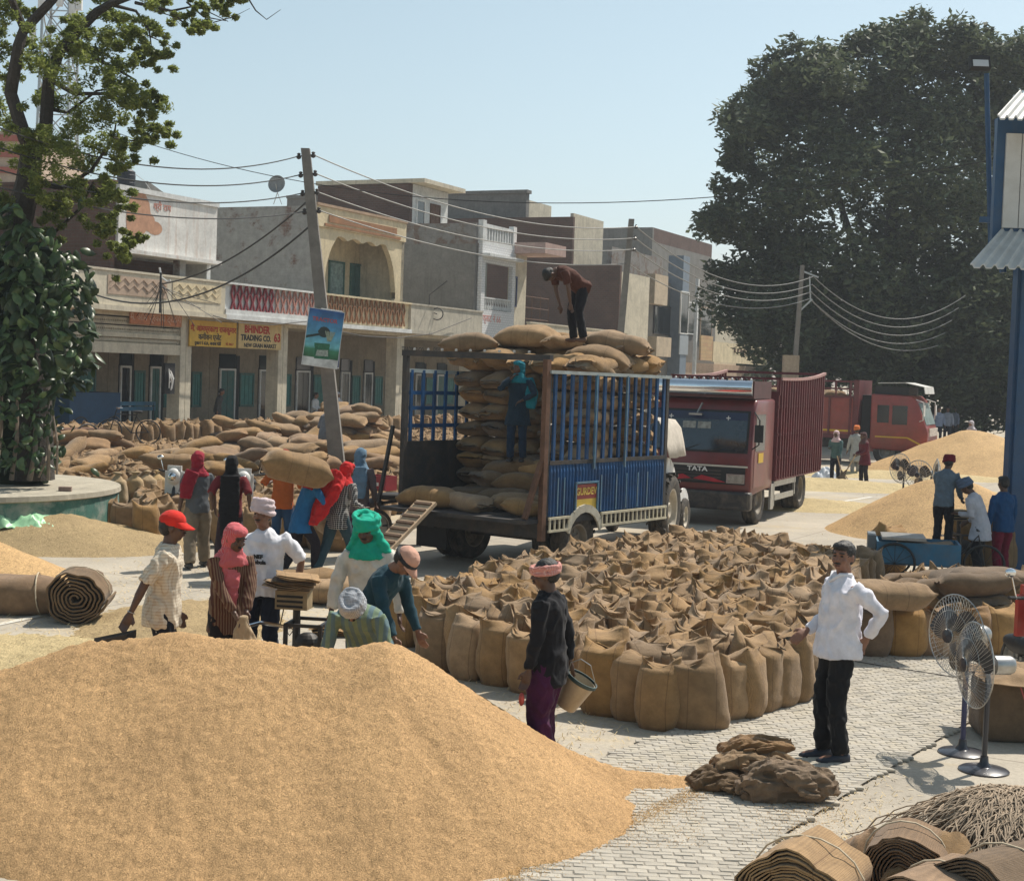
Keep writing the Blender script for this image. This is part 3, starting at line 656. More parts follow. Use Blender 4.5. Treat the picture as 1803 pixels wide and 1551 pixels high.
bx('recess_roof', WHT, E, uE0, -.7, zb+.25, uE1+.05, .9, zb+.4)
window(E, ua+.1, ua+.9, za+.1, za+2.4, 1.16, WHITEP, GLASSD, 1, 'window'); m = MB()
for i in range(16): x = ua+(ub-ua)*(i+.5)/16; m.lathe([(.03, 0), (.05, .1), (.02, .25), (.045, .45), (.02, .5)], 6, c=(x, -.2, za+.02))
m.box(ua, -.26, za+.52, ub, -.14, za+.58); m.build('railing', WHT, E)
m = MB()
for x in (uE0, uE1-.35): m.box(x, -.3, zE1-.898, x+.35, -.05, zE1+.15)
m.box(uE0+.352, -.28, zE1-.9, uE1-.352, -.1, zE1-.75); m.box(uE0+.352, -.28, zE1-.15, uE1-.352, -.1, zE1)
for i in range(10): x = uE0+.5+(uE1-uE0-1)*(i)/9; m.box(x-.05, -.24, zE1-.75, x+.05, -.14, zE1-.15)
m.build('roof_railing', WHT, E); bx('roof_railing_backing', M('slate_blue_panel', (.1, .13, .17), .7, .2, 3), E, uE0+.36, -.09, zE1-.74, uE1-.36, -.05, zE1-.16)
bx('side_front', CREAM2, E, uE1+.003, -.1, ZB, U[918]+.2, .1, fz(905, 448)); window(E, fu(898, 520)+.1, fu(905, 520), fz(898, 540), fz(898, 486), -.13, M('blue_frame', (.02, .03, .12), .5, .2, 3), GLASSD, 1)
bx('canopy', plaster('canopy_pink', (.5, .36, .32), sf=.3), E, uE1-.2, -1.9, fz(900, 447), fu(960, 447, -.8), .3, fz(900, 428)-.0)
stext(E, 'प्लाट नं 66', 866, 562, .45, M('pink_letter', (.6, .25, .22), .8, .2, 9), -.306)
stext(E, 'हरी सिंह सोढी', 845, 603, .45, DEV, -.03); stext(E, 'दुकान 66', 850, 632, .35, BLKL, -.03)
vW = 0.0
bx('party_wall', GREYP, D_, U[835]-.2, -.05, ZB+.13, U[835]-.005, 13, zE1-.95); 
bx('party_wall', BRG, D_, U[835]-.2, -.05, zE1-.948, U[835]-.005, 13, zE1-.02)
# rear terrace walls behind D, E and F
vR = 9
Rr = bld('brick_house', 'tall dull brick house with stepped roof behind the man stooping on the load')
uR1 = fu(1100, 500, 0); zR = fz(1105, 432)
bx('wall', BR, Rr, uR1-.25, .2, 0, uR1, 14, fz(1110, 470)); bx('wall', BR, Rr, uR1+.3-.55, 3.2, fz(1110, 470)+.002, uR1+.0, 15, fz(1072, 405, 4)); 
bx('wall', CREAM2, Rr, uR1+.002, .4, 0, uR1+5, .6, fz(1110, 470)-.3); bx('wall', CREAM2, Rr, uR1+.01, 3.3, 3, uR1+4.5, 3.5, fz(1115, 405, 3.3))
bx('wall', GREYP, Rr, uR1+1.4, 7, 3, uR1+1.8, 24, fz(1038, 380, 8)); bx('wall', CREAM2, Rr, uR1+1.82, 7, 3, uR1+5, 7.3, fz(1040, 383, 7))
bx('coping', GREYP, Rr, uR1+1.3, 6.9, fz(1038, 380, 8)+.003, uR1+1.9, 24, fz(1038, 380, 8)+.2)
Ff = bld('shop_building', 'low shop with plain terrace railing in front of the tall brick wall')
ground_floor(Ff, U[918]+.01, uR1-.3, PINKP, 3, 6); parapet(Ff, U[918], uR1-.3, CREAM2, top=ZB+.9)
m = MB(); ux = fu(905, 560, .3); uy = fu(965, 560, .3)
for i in range(5): x = ux+(uy-ux)*i/4; m.tube([(x, .3, ZB), (x, .3, ZB+2.4)], .03, 6)
for k in range(4): m.tube([(ux-1, .3, ZB+.6+k*.55), (uy, .3, ZB+.6+k*.55)], .025, 6)
m.build('terrace_railing', RUST, Ff)
# unit G.. : px 1115..1380
Gg = bld('shop_house', 'narrow cement house with dark window and small balcony beyond the middle pole')
u0 = uR1+.35; u1 = fu(1205, 560); zG = fz(1150, 472); 
bx('wall', GREYP, Gg, u0+.01, 1.0, 0, u1, 1.3, zG-.5); bx('wall', BRG, Gg, u0+.01, 1.0, zG-.498, u1-1.5, 1.3, zG+.9)
bx('wall', CONC, Gg, u1-.25, 1.302, 0, u1, 9, zG-.5); window(Gg, fu(1150, 560, 1), fu(1184, 560, 1), fz(1150, 588, 1), fz(1150, 537, 1), .94, DARK, GLASSD, 2)
bx('balcony_box', plaster('balcony_beige', (.55, .45, .33), sf=.4), Gg, fu(1150, 620, .4), .2, fz(1150, 627, .4), fu(1176, 620, .4), .99, fz(1150, 592, .4))
bx('beam', plaster('balcony_beige2', (.55, .45, .33), sf=.4), Gg, fu(1152, 500, .5), .45, fz(1152, 535, .5), fu(1175, 500, .5), .99, fz(1152, 482, .5))
Gh = bld('shop_house', 'grey blue fronted house with tall glass panels beside the big tree')
u2 = fu(1290, 560); SB = M('slate_blue_paint', (.16, .2, .25), .6, .15, 3, .1, 40)
bx('pier', SB, Gh, u1+.02, .2, 0, u1+1.2, 1.2, fz(1195, 455)+.3); bx('wall', GREYP, Gh, u1+1.21, 1.2, 0, u2, 1.5, fz(1230, 460)); bx('door_panel', M('sheet_grey', (.3, .33, .36), .5, .1, 6), Gh, fu(1201, 600), .15, fz(1201, 624), fu(1216, 600), .22, fz(1201, 590))
window(Gh, fu(1203, 540), fu(1217, 540), fz(1203, 588), fz(1203, 512), .18, WHITEP, GLASSD, 2); window(Gh, fu(1232, 560), fu(1252, 560), fz(1232, 588), fz(1232, 530), 1.14, WHITEP, GLASSD, 1); window(Gh, fu(1262, 560), fu(1282, 560), fz(1262, 600), fz(1262, 540), 1.14, PINKP, GLASSD, 3)
m = MB(); m.box(fu(1230, 560), .1, 0, fu(1232, 560), .3, fz(1230, 490)); m.build('white_post', WHT, Gh)
mm = brickmat('stone_clad', (.5, .36, .2), (.45, .28, .17), (.3, .25, .18), scale=2.2, stain=.2)
bx('balcony_clad', mm, Gh, fu(1232, 600), -.1, fz(1232, 634), fu(1253, 600), .02, fz(1232, 590)); bx('balcony_clad', CREAM, Gh, fu(1253.5, 600), -.12, fz(1253, 637), fu(1350, 600), .0, fz(1253, 601))
m = MB()
for i in range(14):
    x = fu(1290, 600)+i*.75; m.box(x, -.17, fz(1300, 622), x+.32, -.122, fz(1300, 615))
m.build('balcony_vents', RUST, Gh); bx('back_wall', PINKP, Gh, u1+.1, 1.2, 0, fu(1360, 600), 1.45, fz(1253, 637)-.1)
bx('side_room', CREAM2, Gh, u2+.02, 1.3, 3, fu(1330, 560), 6, fz(1300, 560))
Gi = bld('far_house', 'plain cement house with brick parapet rising behind the blue fronted house')
vv = 9; bx('wall', GREYP, Gi, fu(1148, 500, vv), vv, 0, fu(1148, 500, vv)+14, vv+.3, fz(1148, 425, vv)); bx('wall', BR, Gi, fu(1148, 500, vv), vv, fz(1148, 425, vv)+.002, fu(1148, 500, vv)+14, vv+.3, fz(1148, 400, vv)); bx('wall', GREYP, Gi, fu(1148, 500, vv)-.3, vv-.0, 0, fu(1148, 500, vv)-.01, vv+8, fz(1148, 400, vv))
# more distant block behind the shops, left of C
Gj = bld('roof_shed', 'grey roof wedge and plaster wall behind the peeling white shop front')
u, z = FP(245, 330, 7); m = MB(); u2_, _ = FP(316, 347, 7); m.add([(u, 7, z-2), (u2_, 7, z-2), (u2_, 7, z-.35), (u+.5, 7, z+.3), (u, 12, z-2), (u2_, 12, z-2), (u2_, 12, z-.35), (u+.5, 12, z+.3)], [(0,1,2,3),(7,6,5,4),(3,2,6,7),(0,3,7,4),(1,5,6,2)]); m.build('roof', CONC, Gj)
# ============================================================ TREES
def leafmat(name, c1, c2, rough=.5, tr=.25, rand=0.2, spec=.4):
    t = NT(name); t.b.inputs['Roughness'].default_value = rough; t.b.inputs['Specular IOR Level'].default_value = spec
    mp = t.map(); n = t.noise(mp, 1.1, 5, .7); n2 = t.noise(mp, 9, 3, .7); mx = t.mix(.5, n, n2)
    r = t.ramp(mx, 2, [(.36, c1), (.62, c2)]); last = r
    oi = t.n('ShaderNodeObjectInfo'); h = t.n('ShaderNodeHueSaturation'); mr = t.n('ShaderNodeMapRange'); mr.inputs[3].default_value = 1-rand; mr.inputs[4].default_value = 1+rand
    t.l(oi, 'Random', mr, 0); t.l(mr, 0, h, 'Value'); t.l(last, 0, h, 'Color'); t.col(h)
    tb = t.n('ShaderNodeBsdfTranslucent'); t.l(h, 0, tb, 0); ms = t.n('ShaderNodeMixShader'); ms.inputs[0].default_value = tr
    t.l(t.b, 0, ms, 1); t.l(tb, 0, ms, 2); t.l(ms, 0, t.out, 0); MATS[name] = t.m; return t.m
def quads_mesh(name, P, A, B, mat, fold=None):
    """P centres, A long half axis, B short half axis (numpy n x 3)"""
    n = len(P); V = np.empty((n, 4, 3)); V[:, 0] = P-A; V[:, 1] = P+B*1.0-A*.1; V[:, 2] = P+A; V[:, 3] = P-B*1.0-A*.1
    if fold is not None: V[:, 1] += fold; V[:, 3] += fold
    me = bpy.data.meshes.new(name); me.vertices.add(n*4); me.vertices.foreach_set('co', V.ravel())
    me.loops.add(n*4); me.loops.foreach_set('vertex_index', np.arange(n*4)); me.polygons.add(n); me.polygons.foreach_set('loop_start', np.arange(n)*4)
    me.update(calc_edges=True); me.materials.append(mat); return me
RS = np.random.RandomState(5)
def leaf_cloud(cl, per, size, flat=.35, asp=.5, droop=0.0):
    """cl: list of (centre, radius, weight)"""
    P = []
    for c, r, wt in cl:
        n = max(4, int(per*wt)); d = RS.normal(size=(n, 3)); d /= np.linalg.norm(d, axis=1)[:, None]+1e-9
        rr = r*np.clip(RS.normal(.78, .22, n), .1, 1.25); P.append(np.array(c)[None]+d*rr[:, None]*np.array([1, 1, .8]))
    P = np.concatenate(P); n = len(P)
    A = RS.normal(size=(n, 3)); A[:, 2] = A[:, 2]*.5-droop; A /= np.linalg.norm(A, axis=1)[:, None]
    Nn = RS.normal(size=(n, 3)); Nn[:, 2] = np.abs(Nn[:, 2])+flat*2; B = np.cross(A, Nn); B /= np.linalg.norm(B, axis=1)[:, None]+1e-9
    s = size*RS.uniform(.55, 1.25, n)[:, None]; N2 = np.cross(A, B)
    return P, A*s, B*s*asp, N2*s*.12
def branch(m, pts, r0, r1, n=7, wob=.0):
    N = len(pts); m.tube([Vector(p)+Vector((rnd.gauss(0, wob), rnd.gauss(0, wob), rnd.gauss(0, wob))) for p in pts], [r0+(r1-r0)*i/(N-1) for i in range(N)], n)
BARK = M('bark_grey', (.09, .07, .055), .95, .35, 6, .8, 20, bd=.05); BARKD = M('bark_dark', (.045, .037, .03), .95, .35, 6, .8, 20, bd=.05)
# big tree on the right
LFD = leafmat('foliage_dark', (.045, .06, .036), (.14, .17, .09), .6, .3, 0, .2)
bt = empty('broadleaf_tree', (17.4, 70, 0), 0, 'massive dark broadleaf tree rising behind the red lorries', 'tree')
cl = []
def crown(cx, cz, rx, rz, ry, n, r0, r1, sd):
    rr = random.Random(sd); out = []
    for i in range(n):
        while True:
            x, y, z = rr.uniform(-1, 1), rr.uniform(-1, 1), rr.uniform(-1, 1); d = x*x+y*y+z*z
            if d < 1 and (d > .25 or rr.random() < .35): break
        k = .82+.25*noise.noise(Vector((x*1.6+sd, y*1.6, z*1.6)))
        r = rr.uniform(r0, r1); out.append(((cx+x*rx*k, y*ry*k, cz+z*rz*k), r, (r/r1)**2))
    return out
cl = crown(-.5, 11.6, 8.0, 8.6, 6.5, 240, .7, 1.9, 3) + crown(-4.6, 6.8, 4.2, 3.6, 5, 50, .6, 1.3, 4) + crown(4.5, 6.0, 6.0, 4.6, 6, 110, .8, 1.6, 6) + crown(.5, 4.6, 8.0, 2.4, 6, 90, .8, 1.5, 31)+crown(7, 4.2, 7.0, 3.2, 6, 90, .8, 1.6, 32)+crown(1.5, 19, 4.5, 1.6, 3, 26, .5, 1.0, 9)+crown(-4.5, 16.5, 2.6, 1.8, 3, 18, .5, 1.0, 10)+crown(-7.2, 12.5, 1.5, 2.4, 3, 12, .4, .9, 12)
cl += crown(-4.6, 17.3, 2.6, 1.8, 3, 26, .5, 1.1, 41)+crown(-6.8, 15, 1.6, 2.0, 3, 14, .5, 1.0, 42)+crown(4.6, 18.2, 2.8, 1.6, 3, 24, .5, 1.1, 43)+crown(5.6, 15.5, 2.0, 2.2, 3, 20, .5, 1.1, 44)+crown(-7.6, 9.5, 1.4, 2.0, 3, 12, .4, .9, 45)
P, A_, B2, Fd = leaf_cloud(cl, 400, .21, asp=.42); tag(link('crown', quads_mesh('crown', P, A_, B2, LFD, Fd), bt), kind='stuff')
m = MB(); branch(m, [(.6, 0, 0), (.5, 0, 2.2), (.2, 0, 4.5), (0, 0, 9), (.3, 0, 15)], .75, .18, 10)
for (a, b, c) in ((-5, 1, 9), (5, -1, 9), (-3, 2, 14), (3.4, 1, 15), (-6, -2, 6), (6, 1, 5.5), (1, -3, 12), (-1, 4, 12)):
    branch(m, [(0.2, 0, 3.2+rnd.random()*3), (a*.35, b*.4, c*.62), (a*.7, b*.7, c*.86), (a, b, c)], .28, .06, 6, .1)
for q in (-2.4, 2.7, 5.2): branch(m, [(q, 1, 0), (q+.1, 1, 3), (q*.8, 1, 6)], .16, .08, 6)
m.build('trunk', BARKD, bt)
# second tree behind the shed and a dark tree line
bt2 = empty('broadleaf_tree', (30, 84, 0), 0, 'pale topped tree showing above the shed roof behind the massive dark tree', 'tree')
P, A_, B2, Fd = leaf_cloud(crown(0, 13, 7, 8, 6, 120, .8, 1.8, 21), 170, .3, asp=.42); tag(link('crown', quads_mesh('crown', P, A_, B2, leafmat('foliage_grey_green', (.03, .042, .024), (.1, .115, .07), .6, .15, 0), Fd), bt2), kind='stuff')
m = MB(); branch(m, [(0, 0, 0), (0, 0, 5), (.5, 0, 12)], .5, .15, 8); m.build('trunk', BARKD, bt2)
cl = []
for i in range(90): cl.append(((10+i*.62+rnd.gauss(0, 1), 112+rnd.gauss(0, 3), rnd.uniform(.3, 7.5)), rnd.uniform(1.3, 2.3), 1))
for i in range(70): cl.append(((-95+i*1.0, 165+rnd.gauss(0, 3), rnd.uniform(.3, 6)), rnd.uniform(1.6, 2.6), 1))
P, A_, B2, Fd = leaf_cloud(cl, 150, .45, asp=.5); o = link('tree_line', quads_mesh('tree_line', P, A_, B2, LFD, Fd)); tag(o, 'dark mass of trees closing the yard behind the lorries', 'trees', kind='stuff')
# left tree with traced limbs
lt = empty('neem_tree', AT(55, 838, 25.0), 0, 'airy green tree with forked dark limbs growing out of the round planter', 'tree'); lt.location.z = .8
LB = lt.location.copy()
def LP(px, py, Y=25.0): return AT(px, py, Y)-LB
m = MB()
trunk = [LP(60, 845), LP(58, 700), LP(48, 520), LP(30, 400), LP(50, 320), LP(56, 262)]
branch(m, trunk, .34, .17, 10)
br_l = [([(56, 262), (80, 236), (86, 139), (105, 86), (172, 22), (194, 8), (260, -20)], .13, .05, 0), ([(56, 262), (42, 241), (19, 166), (36, 83), (42, 55), (94, 0), (120, -40)], .13, .06, -.4), ([(42, 55), (22, 0), (10, -40)], .07, .05, -.4),
  ([(105, 86), (150, 95), (200, 120), (240, 140)], .05, .015, .3), ([(86, 139), (130, 165), (185, 165), (235, 185)], .05, .015, -.3), ([(83, 190), (120, 200), (170, 160), (190, 158)], .04, .01, .4), ([(194, 8), (240, 20), (262, 55), (268, 85)], .035, .008, .2), ([(240, 5), (300, 20), (345, 12), (400, 40)], .03, .006, -.2), ([(330, 5), (360, 30), (398, 38)], .02, .006, 0), ([(300, 20), (330, 48), (328, 52)], .02, .006, 0), ([(430, -10), (450, 20), (470, 35), (493, 20)], .015, .004, 0),
  ([(50, 320), (110, 330), (160, 300), (200, 245), (205, 215)], .05, .012, .6), ([(30, 400), (95, 410), (140, 370), (165, 320)], .05, .015, .5), ([(200, 245), (230, 250), (275, 240)], .02, .006, .4), ([(250, 60), (300, 80), (312, 90)], .012, .004, 0), ([(380, 40), (410, 30), (440, 15)], .01, .003, 0), ([(262, 20), (300, 28), (322, 45)], .012, .004, .1)]
for pts, r0, r1, dy in br_l: branch(m, [LP(p[0], p[1], 25+dy*(0 if i == 0 else 1)) for i, p in enumerate(pts)], r0, r1, 7, .012)
m.build('trunk', BARKD, lt)
LG = leafmat('foliage_green', (.09, .125, .025), (.28, .32, .085), .5, .5, 0, .3)
cl = []; rr = random.Random(12)
spots = [(20, 15, 22), (60, 100, 24), (95, 95, 26), (130, 105, 30), (165, 85, 24), (190, 60, 22), (160, 130, 32), (120, 150, 34), (75, 150, 26), (200, 130, 26), (225, 150, 22), (205, 165, 26), (245, 165, 22), (170, 185, 34), (215, 195, 28), (260, 190, 16), (275, 160, 14), (285, 185, 12), (262, 215, 18), (285, 232, 15), (275, 245, 14), (240, 235, 20), (195, 225, 26), (150, 235, 32), (110, 220, 32), (20, 65, 20), (10, 100, 26), (30, 130, 22), (8, 200, 26), (35, 225, 20), (70, 250, 22), (120, 270, 28), (170, 270, 26), (205, 270, 20), (230, 265, 14), (215, 290, 14), (90, 300, 28), (145, 305, 24), (60, 320, 20), (180, 330, 18), (205, 345, 16), (218, 355, 13), (150, 350, 22), (110, 345, 24), (190, 390, 16), (120, 385, 22), (85, 370, 20), (60, 400, 20), (195, 375, 12), (195, 405, 14), (10, 290, 26), (15, 340, 24), (225, 440, 14), (205, 455, 14), (240, 425, 10), (210, 435, 12),
  (230, 55, 22), (255, 20, 20), (270, 55, 18), (235, 85, 18), (278, 90, 14), (290, 100, 12), (265, 100, 16), (300, 10, 18), (350, 45, 14), (345, 30, 14), (380, 5, 18), (400, 12, 12), (335, 45, 11), (420, -5, 14), (360, 15, 12), (150, 20, 24), (145, 60, 18), (110, 40, 14), (45, 20, 14), (215, 40, 16), (180, 20, 20)]
for px, py, r in spots:
    Yd = 25+rr.uniform(-1.1, .9); c = LP(px, py, Yd); R0 = r/104*1.02
    for k in range(7):
        cc = c+Vector((rr.gauss(0, R0*.95), rr.gauss(0, R0*.8), rr.gauss(0, R0*.8))); cl.append((tuple(cc), R0*.5, 1))
P, A_, B2, Fd = leaf_cloud(cl, 120, .042, asp=.42, droop=.35); tag(link('crown', quads_mesh('crown', P, A_, B2, LG, Fd), lt), kind='stuff')
# climber with big leaves on the trunk
cv = empty('climbing_plant', LB+Vector((0, -.35, 0)), 0, 'big leaved climbing plant smothering the tree trunk above the planter', 'climber')
CB = cv.location.copy(); LFB = leafmat('climber_leaf', (.03, .07, .022), (.085, .13, .045), .38, .18, .5, .45)
def leaf_mesh(sd):
    r = random.Random(sd); m = MB(); L = .135; W = .072; cu = r.uniform(.01, .05)
    pr = [(0, .0), (.18, .75), (.45, 1), (.75, .72), (1, 0)]
    vs = []; fs = []
    for t, wd in pr: vs += [(-wd*W, t*L*2-L, -.02*wd-cu*(t-.4)**2*3), (0, t*L*2-L, .012-cu*(t-.4)**2*3), (wd*W, t*L*2-L, -.02*wd-cu*(t-.4)**2*3)]
    for i in range(4):
        a = i*3; fs += [(a, a+1, a+4, a+3), (a+1, a+2, a+5, a+4)]
    m.add(vs, fs); return m.mesh('leaf', LFB, smooth=True)
lms = [leaf_mesh(i) for i in range(6)]
outline = [(0, 360), (35, 365), (62, 400), (95, 425), (118, 440), (150, 455), (168, 500), (165, 530), (172, 560), (160, 600), (165, 640), (160, 680), (118, 700), (108, 730), (112, 780), (98, 835), (-60, 838), (-60, 360)]
lv = []
while len(lv) < 980:
    px, py = rr.uniform(-60, 180), rr.uniform(355, 838)
    if not inpoly(px, py, outline) and rr.random() > .04: continue
    ctr = 40 if py < 640 else 20; half = 150 if py < 640 else 95
    bulge = math.sqrt(max(0, 1-((px-ctr)/half)**2)); lv.append((px, py, 25-.1-bulge*rr.uniform(.3, 1.15)))
lv.sort(key=lambda q: q[2]+(5 if q[0] < -12 else 0)); restm = MB()
for i, (px, py, Y) in enumerate(lv):
    p = AT(px, py, Y)-CB; side = (px-40)/150; s = rr.uniform(.65, 1.25)*(1 if py < 690 else .72)
    Q = Matrix.Rotation(rr.gauss(side*.9, .7), 3, 'Z') @ Matrix.Rotation(R(55+rr.gauss(0, 28)), 3, 'X') @ Matrix.Rotation(rr.gauss(math.pi, .7), 3, 'Z')
    me = lms[i % 6]
    if i < 295:
        o = link('leaf', me, cv); o.matrix_local = Matrix.Translation(p) @ Q.to_4x4() @ Matrix.Scale(s, 4)
    else: restm.add([Q @ (v.co*s)+p for v in me.vertices], [tuple(f.vertices) for f in me.polygons])
tag(restm.build('foliage', LFB, cv, smooth=True), kind='stuff')
m = MB()
for (a, b, r) in (((52, 845), (62, 755), .05), ((85, 845), (78, 740), .03), ((100, 835), (92, 720), .02), ((20, 845), (30, 700), .04), ((-10, 845), (0, 660), .06), ((68, 840), (82, 790), .02)):
    branch(m, [AT(a[0], a[1], 24.3)-CB, AT((a[0]+b[0])/2+5, (a[1]+b[1])/2, 24.2)-CB, AT(b[0], b[1], 24.4)-CB], r, r*.7, 6)
m.build('stem', M('stem_pale', (.2, .16, .12), .9, .25, 8, .3), cv)
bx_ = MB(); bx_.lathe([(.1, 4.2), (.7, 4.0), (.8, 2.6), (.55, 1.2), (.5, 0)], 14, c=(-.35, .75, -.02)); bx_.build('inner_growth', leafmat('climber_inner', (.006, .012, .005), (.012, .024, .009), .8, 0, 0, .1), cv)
# ============================================================ PLANTER
PC = Vector((-9.45, 24.9, 0)); PRr = 2.75
t = NT('planter_green'); t.b.inputs['Roughness'].default_value = .85; mp = t.map()
n1 = t.noise(mp, 2.2, 7, .7, .4); r1 = t.ramp(n1, 0, [(.45, (.05, .15, .12)), (.56, (.17, .24, .2)), (.68, (.33, .31, .27))])
n2 = t.noise(mp, 9, 6, .7); r2 = t.ramp(n2, 0, [(.3, .75), (.7, 1.1)]); mu = t.mix(1, r1, r2, 'MULTIPLY'); t.col(mu); t.bump(n2, 0, .4, .02); PGR = t.m
pt = empty('round_planter', PC, 0, 'round green painted concrete planter ring under the leafy tree', 'planter')
m = MB(); m.lathe([(PRr+.04, 0), (PRr+.02, .12), (PRr, .70)], 48); m.build('wall', PGR, pt, smooth=True)
m = MB(); m.lathe([(PRr+.002, .702), (PRr+.04, .72), (PRr+.03, .8), (PRr-.08, .81), (.0, .8)], 48); m.build('rim', plaster('planter_top', (.42, .38, .3), sf=.5), pt, smooth=False)
b = AT(115, 850, 24.0); m = MB(); m.cbox((0, 0, .035), (.2, .09, .07)); tag(m.build('loose_brick', M('brick_dusty', (.22, .15, .12), .9, .25, 20, .3), None, loc=(b.x, b.y, .812), rot=(0, 0, .1)), 'single dusty brick left on the planter rim', 'brick')
# ============================================================ POLES AND WIRES
PCC = M('pole_concrete', (.2, .185, .165), .9, .2, 4, .3, 40, dirt=.3, dirtc=(.12, .1, .09)); WIRE = M('wire_dark', (.03, .03, .03), .6, .2, 5, 0); WIREL = M('wire_aluminium', (.22, .22, .21), .45, .2, 5, 0, metal=.5)
def pole(label, top, bot, w0, w1, insul=()):
    e = empty('electric_pole', (bot.x, bot.y, 0), 0, label, 'electric pole'); t = top-e.location; m = MB()
    m.loft([((0, 0, -.02), w0/2, w0*.36, (1, 0, 0), (0, 1, 0)), (tuple(t), w1/2, w1*.36, (1, 0, 0), (0, 1, 0))], 4, pw=2) if False else m.add([(x*w/2+q.x, y*w*.4+q.y, q.z) for q, w in ((Vector((0, 0, 0)), w0), (t, w1)) for x, y in ((-1, -1), (1, -1), (1, 1), (-1, 1))], [(3,2,1,0),(4,5,6,7),(0,1,5,4),(1,2,6,5),(2,3,7,6),(3,0,4,7)])
    m.build('post', PCC, e); return e, t
top1 = AT(538, 262, 33); bot1 = G(600, 880)
pl1, t1 = pole('leaning concrete pole carrying the blue poster in front of the shops', top1, bot1, .36, .19)
INS = M('insulator_black', (.03, .025, .025), .4, .2, 5, 0)
def along(e, t, k, off=0): return e.location + t*k + Vector((off, 0, 0))
ins1 = []
for k in range(4):
    kk = 1-.02-k*.052; p = t1*kk
    for sx in (-1, 1):
        q = p+Vector((sx*.16, -.03, -.02 if sx < 0 else .02)); m = MB(); m.lathe([(.012, -.07), (.05, -.05), (.055, .0), (.03, .02), (.045, .05), (.02, .07)], 8, c=q); m.bar(p, q, .025); m.build('insulator', INS, pl1)
        ins1.append((sx, k, pl1.location+q))
top2 = AT(1112, 386, 46); bot2 = top2.copy(); bot2.z = 0; bot2.x -= .45
pl2, t2 = pole('upright concrete pole behind the sack load on the blue trailer', top2, bot2, .24, .17)
ins2 = []
for k in range(3):
    q = t2*(1-.03-k*.044)+Vector((.16, -.03, 0)); m = MB(); m.lathe([(.012, -.07), (.06, -.05), (.065, 0), (.03, .03), (.02, .07)], 8, c=q); m.bar(q-Vector((.16, 0, 0)), q, .03); m.build('insulator', INS, pl2); ins2.append(pl2.location+q)
ins2.append(pl2.location+t2*(1-.175))
top3 = AT(1413, 467, 58); bot3 = AT(1398, 660, 58); kx = top3.z/(top3.z-bot3.z); bot3 = top3+(bot3-top3)*kx
pl3, t3 = pole('thin tilted pole with cross arms in front of the massive tree', top3, bot3, .22, .15)
m = MB(); c1_ = AT(1430, 486, 58)-pl3.location; m.bar(t3*.97, c1_+Vector((.25, 0, -.05)), .06); m.bar(t3*.76, AT(1430, 527, 58)-pl3.location, .06); m.bar(c1_-Vector((.1, 0, .02)), AT(1427, 530, 58)-pl3.location, .05); m.build('cross_arm', STEEL, pl3)
bxp = MB(); c = AT(1392, 646, 57.5)-pl3.location; bxp.cbox((c.x, c.y, c.z), (.6, .35, .9)); bxp.build('meter_box', plaster('meter_box_buff', (.45, .36, .26)), pl3)
def wire(a, b, sag, r=.014, mat=None, n=22, label='dark power line strung between the concrete poles', grp='power lines from pole to pole', nm='power_line'):
    a = Vector(a); b = Vector(b); pts = [a.lerp(b, i/n)-Vector((0, 0, sag*4*(i/n)*(1-i/n))) for i in range(n+1)]
    m = MB(); m.tube([p-a for p in pts], r, 5); return tag(m.build(nm, mat or WIRE, None, loc=a), label, 'power line', grp)
L1 = {k: p for sx, k, p in ins1 if sx < 0}; R1 = {k: p for sx, k, p in ins1 if sx > 0}
HT = ('topmost', 'second highest', 'third highest', 'lowest', 'extra')
for k, yy in enumerate((215, 254, 297, 330)): wire(L1[k], AT(-90, yy-25, 22), .55-.06*k, .013, label=HT[k]+' dark power line running from the leaning pole to the left edge', grp='power lines left of the leaning pole')
for k in range(4): wire(R1[k], ins2[k], .55-.04*k, .015, WIREL, label=HT[k]+' sagging power line between the leaning pole and the upright pole', grp='power lines between first two poles')
e3 = [AT(1432, 487, 58), AT(1430, 501, 58), AT(1428, 514, 58), AT(1426, 526, 58)]
for k in range(4): wire(ins2[k], e3[k], .95-.05*k, .018, WIREL, label=HT[k]+' sagging power line between the upright pole and the tilted pole', grp='power lines between last two poles')
for k in range(5): wire(e3[min(k, 3)], AT(1700-k*12, 520+k*22, 62), 1.3-.1*k, .016, WIREL, label=HT[k]+' power line sagging from the tilted pole across the dark tree', grp='power lines beyond the tilted pole')
lampt = AT(1737, 284, 25.5); wire(AT(90, 188, 40), lampt, 1.5, .009, WIRE, 40, 'single thin cable crossing the open sky to the lamp post', 'long sky cable')
wire(pl1.location+t1*.86, AT(285, 500, 40), .35, .02, label='service cable from the leaning pole to the zigzag balcony, upper one', grp=None); wire(pl1.location+t1*.79, AT(170, 520, 38), .8, .022, label='service cable sagging from the leaning pole past the zigzag balcony, lower one', grp=None)
# clustered service drop on balcony
sd_ = empty('cable_cluster', AT(283, 500, 46), 0, 'bundle of service cables on an iron angle at the zigzag balcony', 'cables'); m = MB(); m.bar((0, 0, -.9), (0, 0, .35), .06); m.build('bracket', BLACKM, sd_)
m = MB()
for i in range(14):
    a = rnd.uniform(-1.6, 1.9); m.tube([(0, 0, rnd.uniform(-.1, .1)), (a*.3, .3, -.25-rnd.random()*.2), (a, .4, -.5-rnd.random()*.9)], .01, 4)
m.build('cable', WIRE, sd_); m = MB(); m.tube([(-.05, 0, .5), (.02, 0, .2), (.2, 0, .08), (.3, 0, .12)], .03, 6); m.build('conduit', WHITEP, sd_)
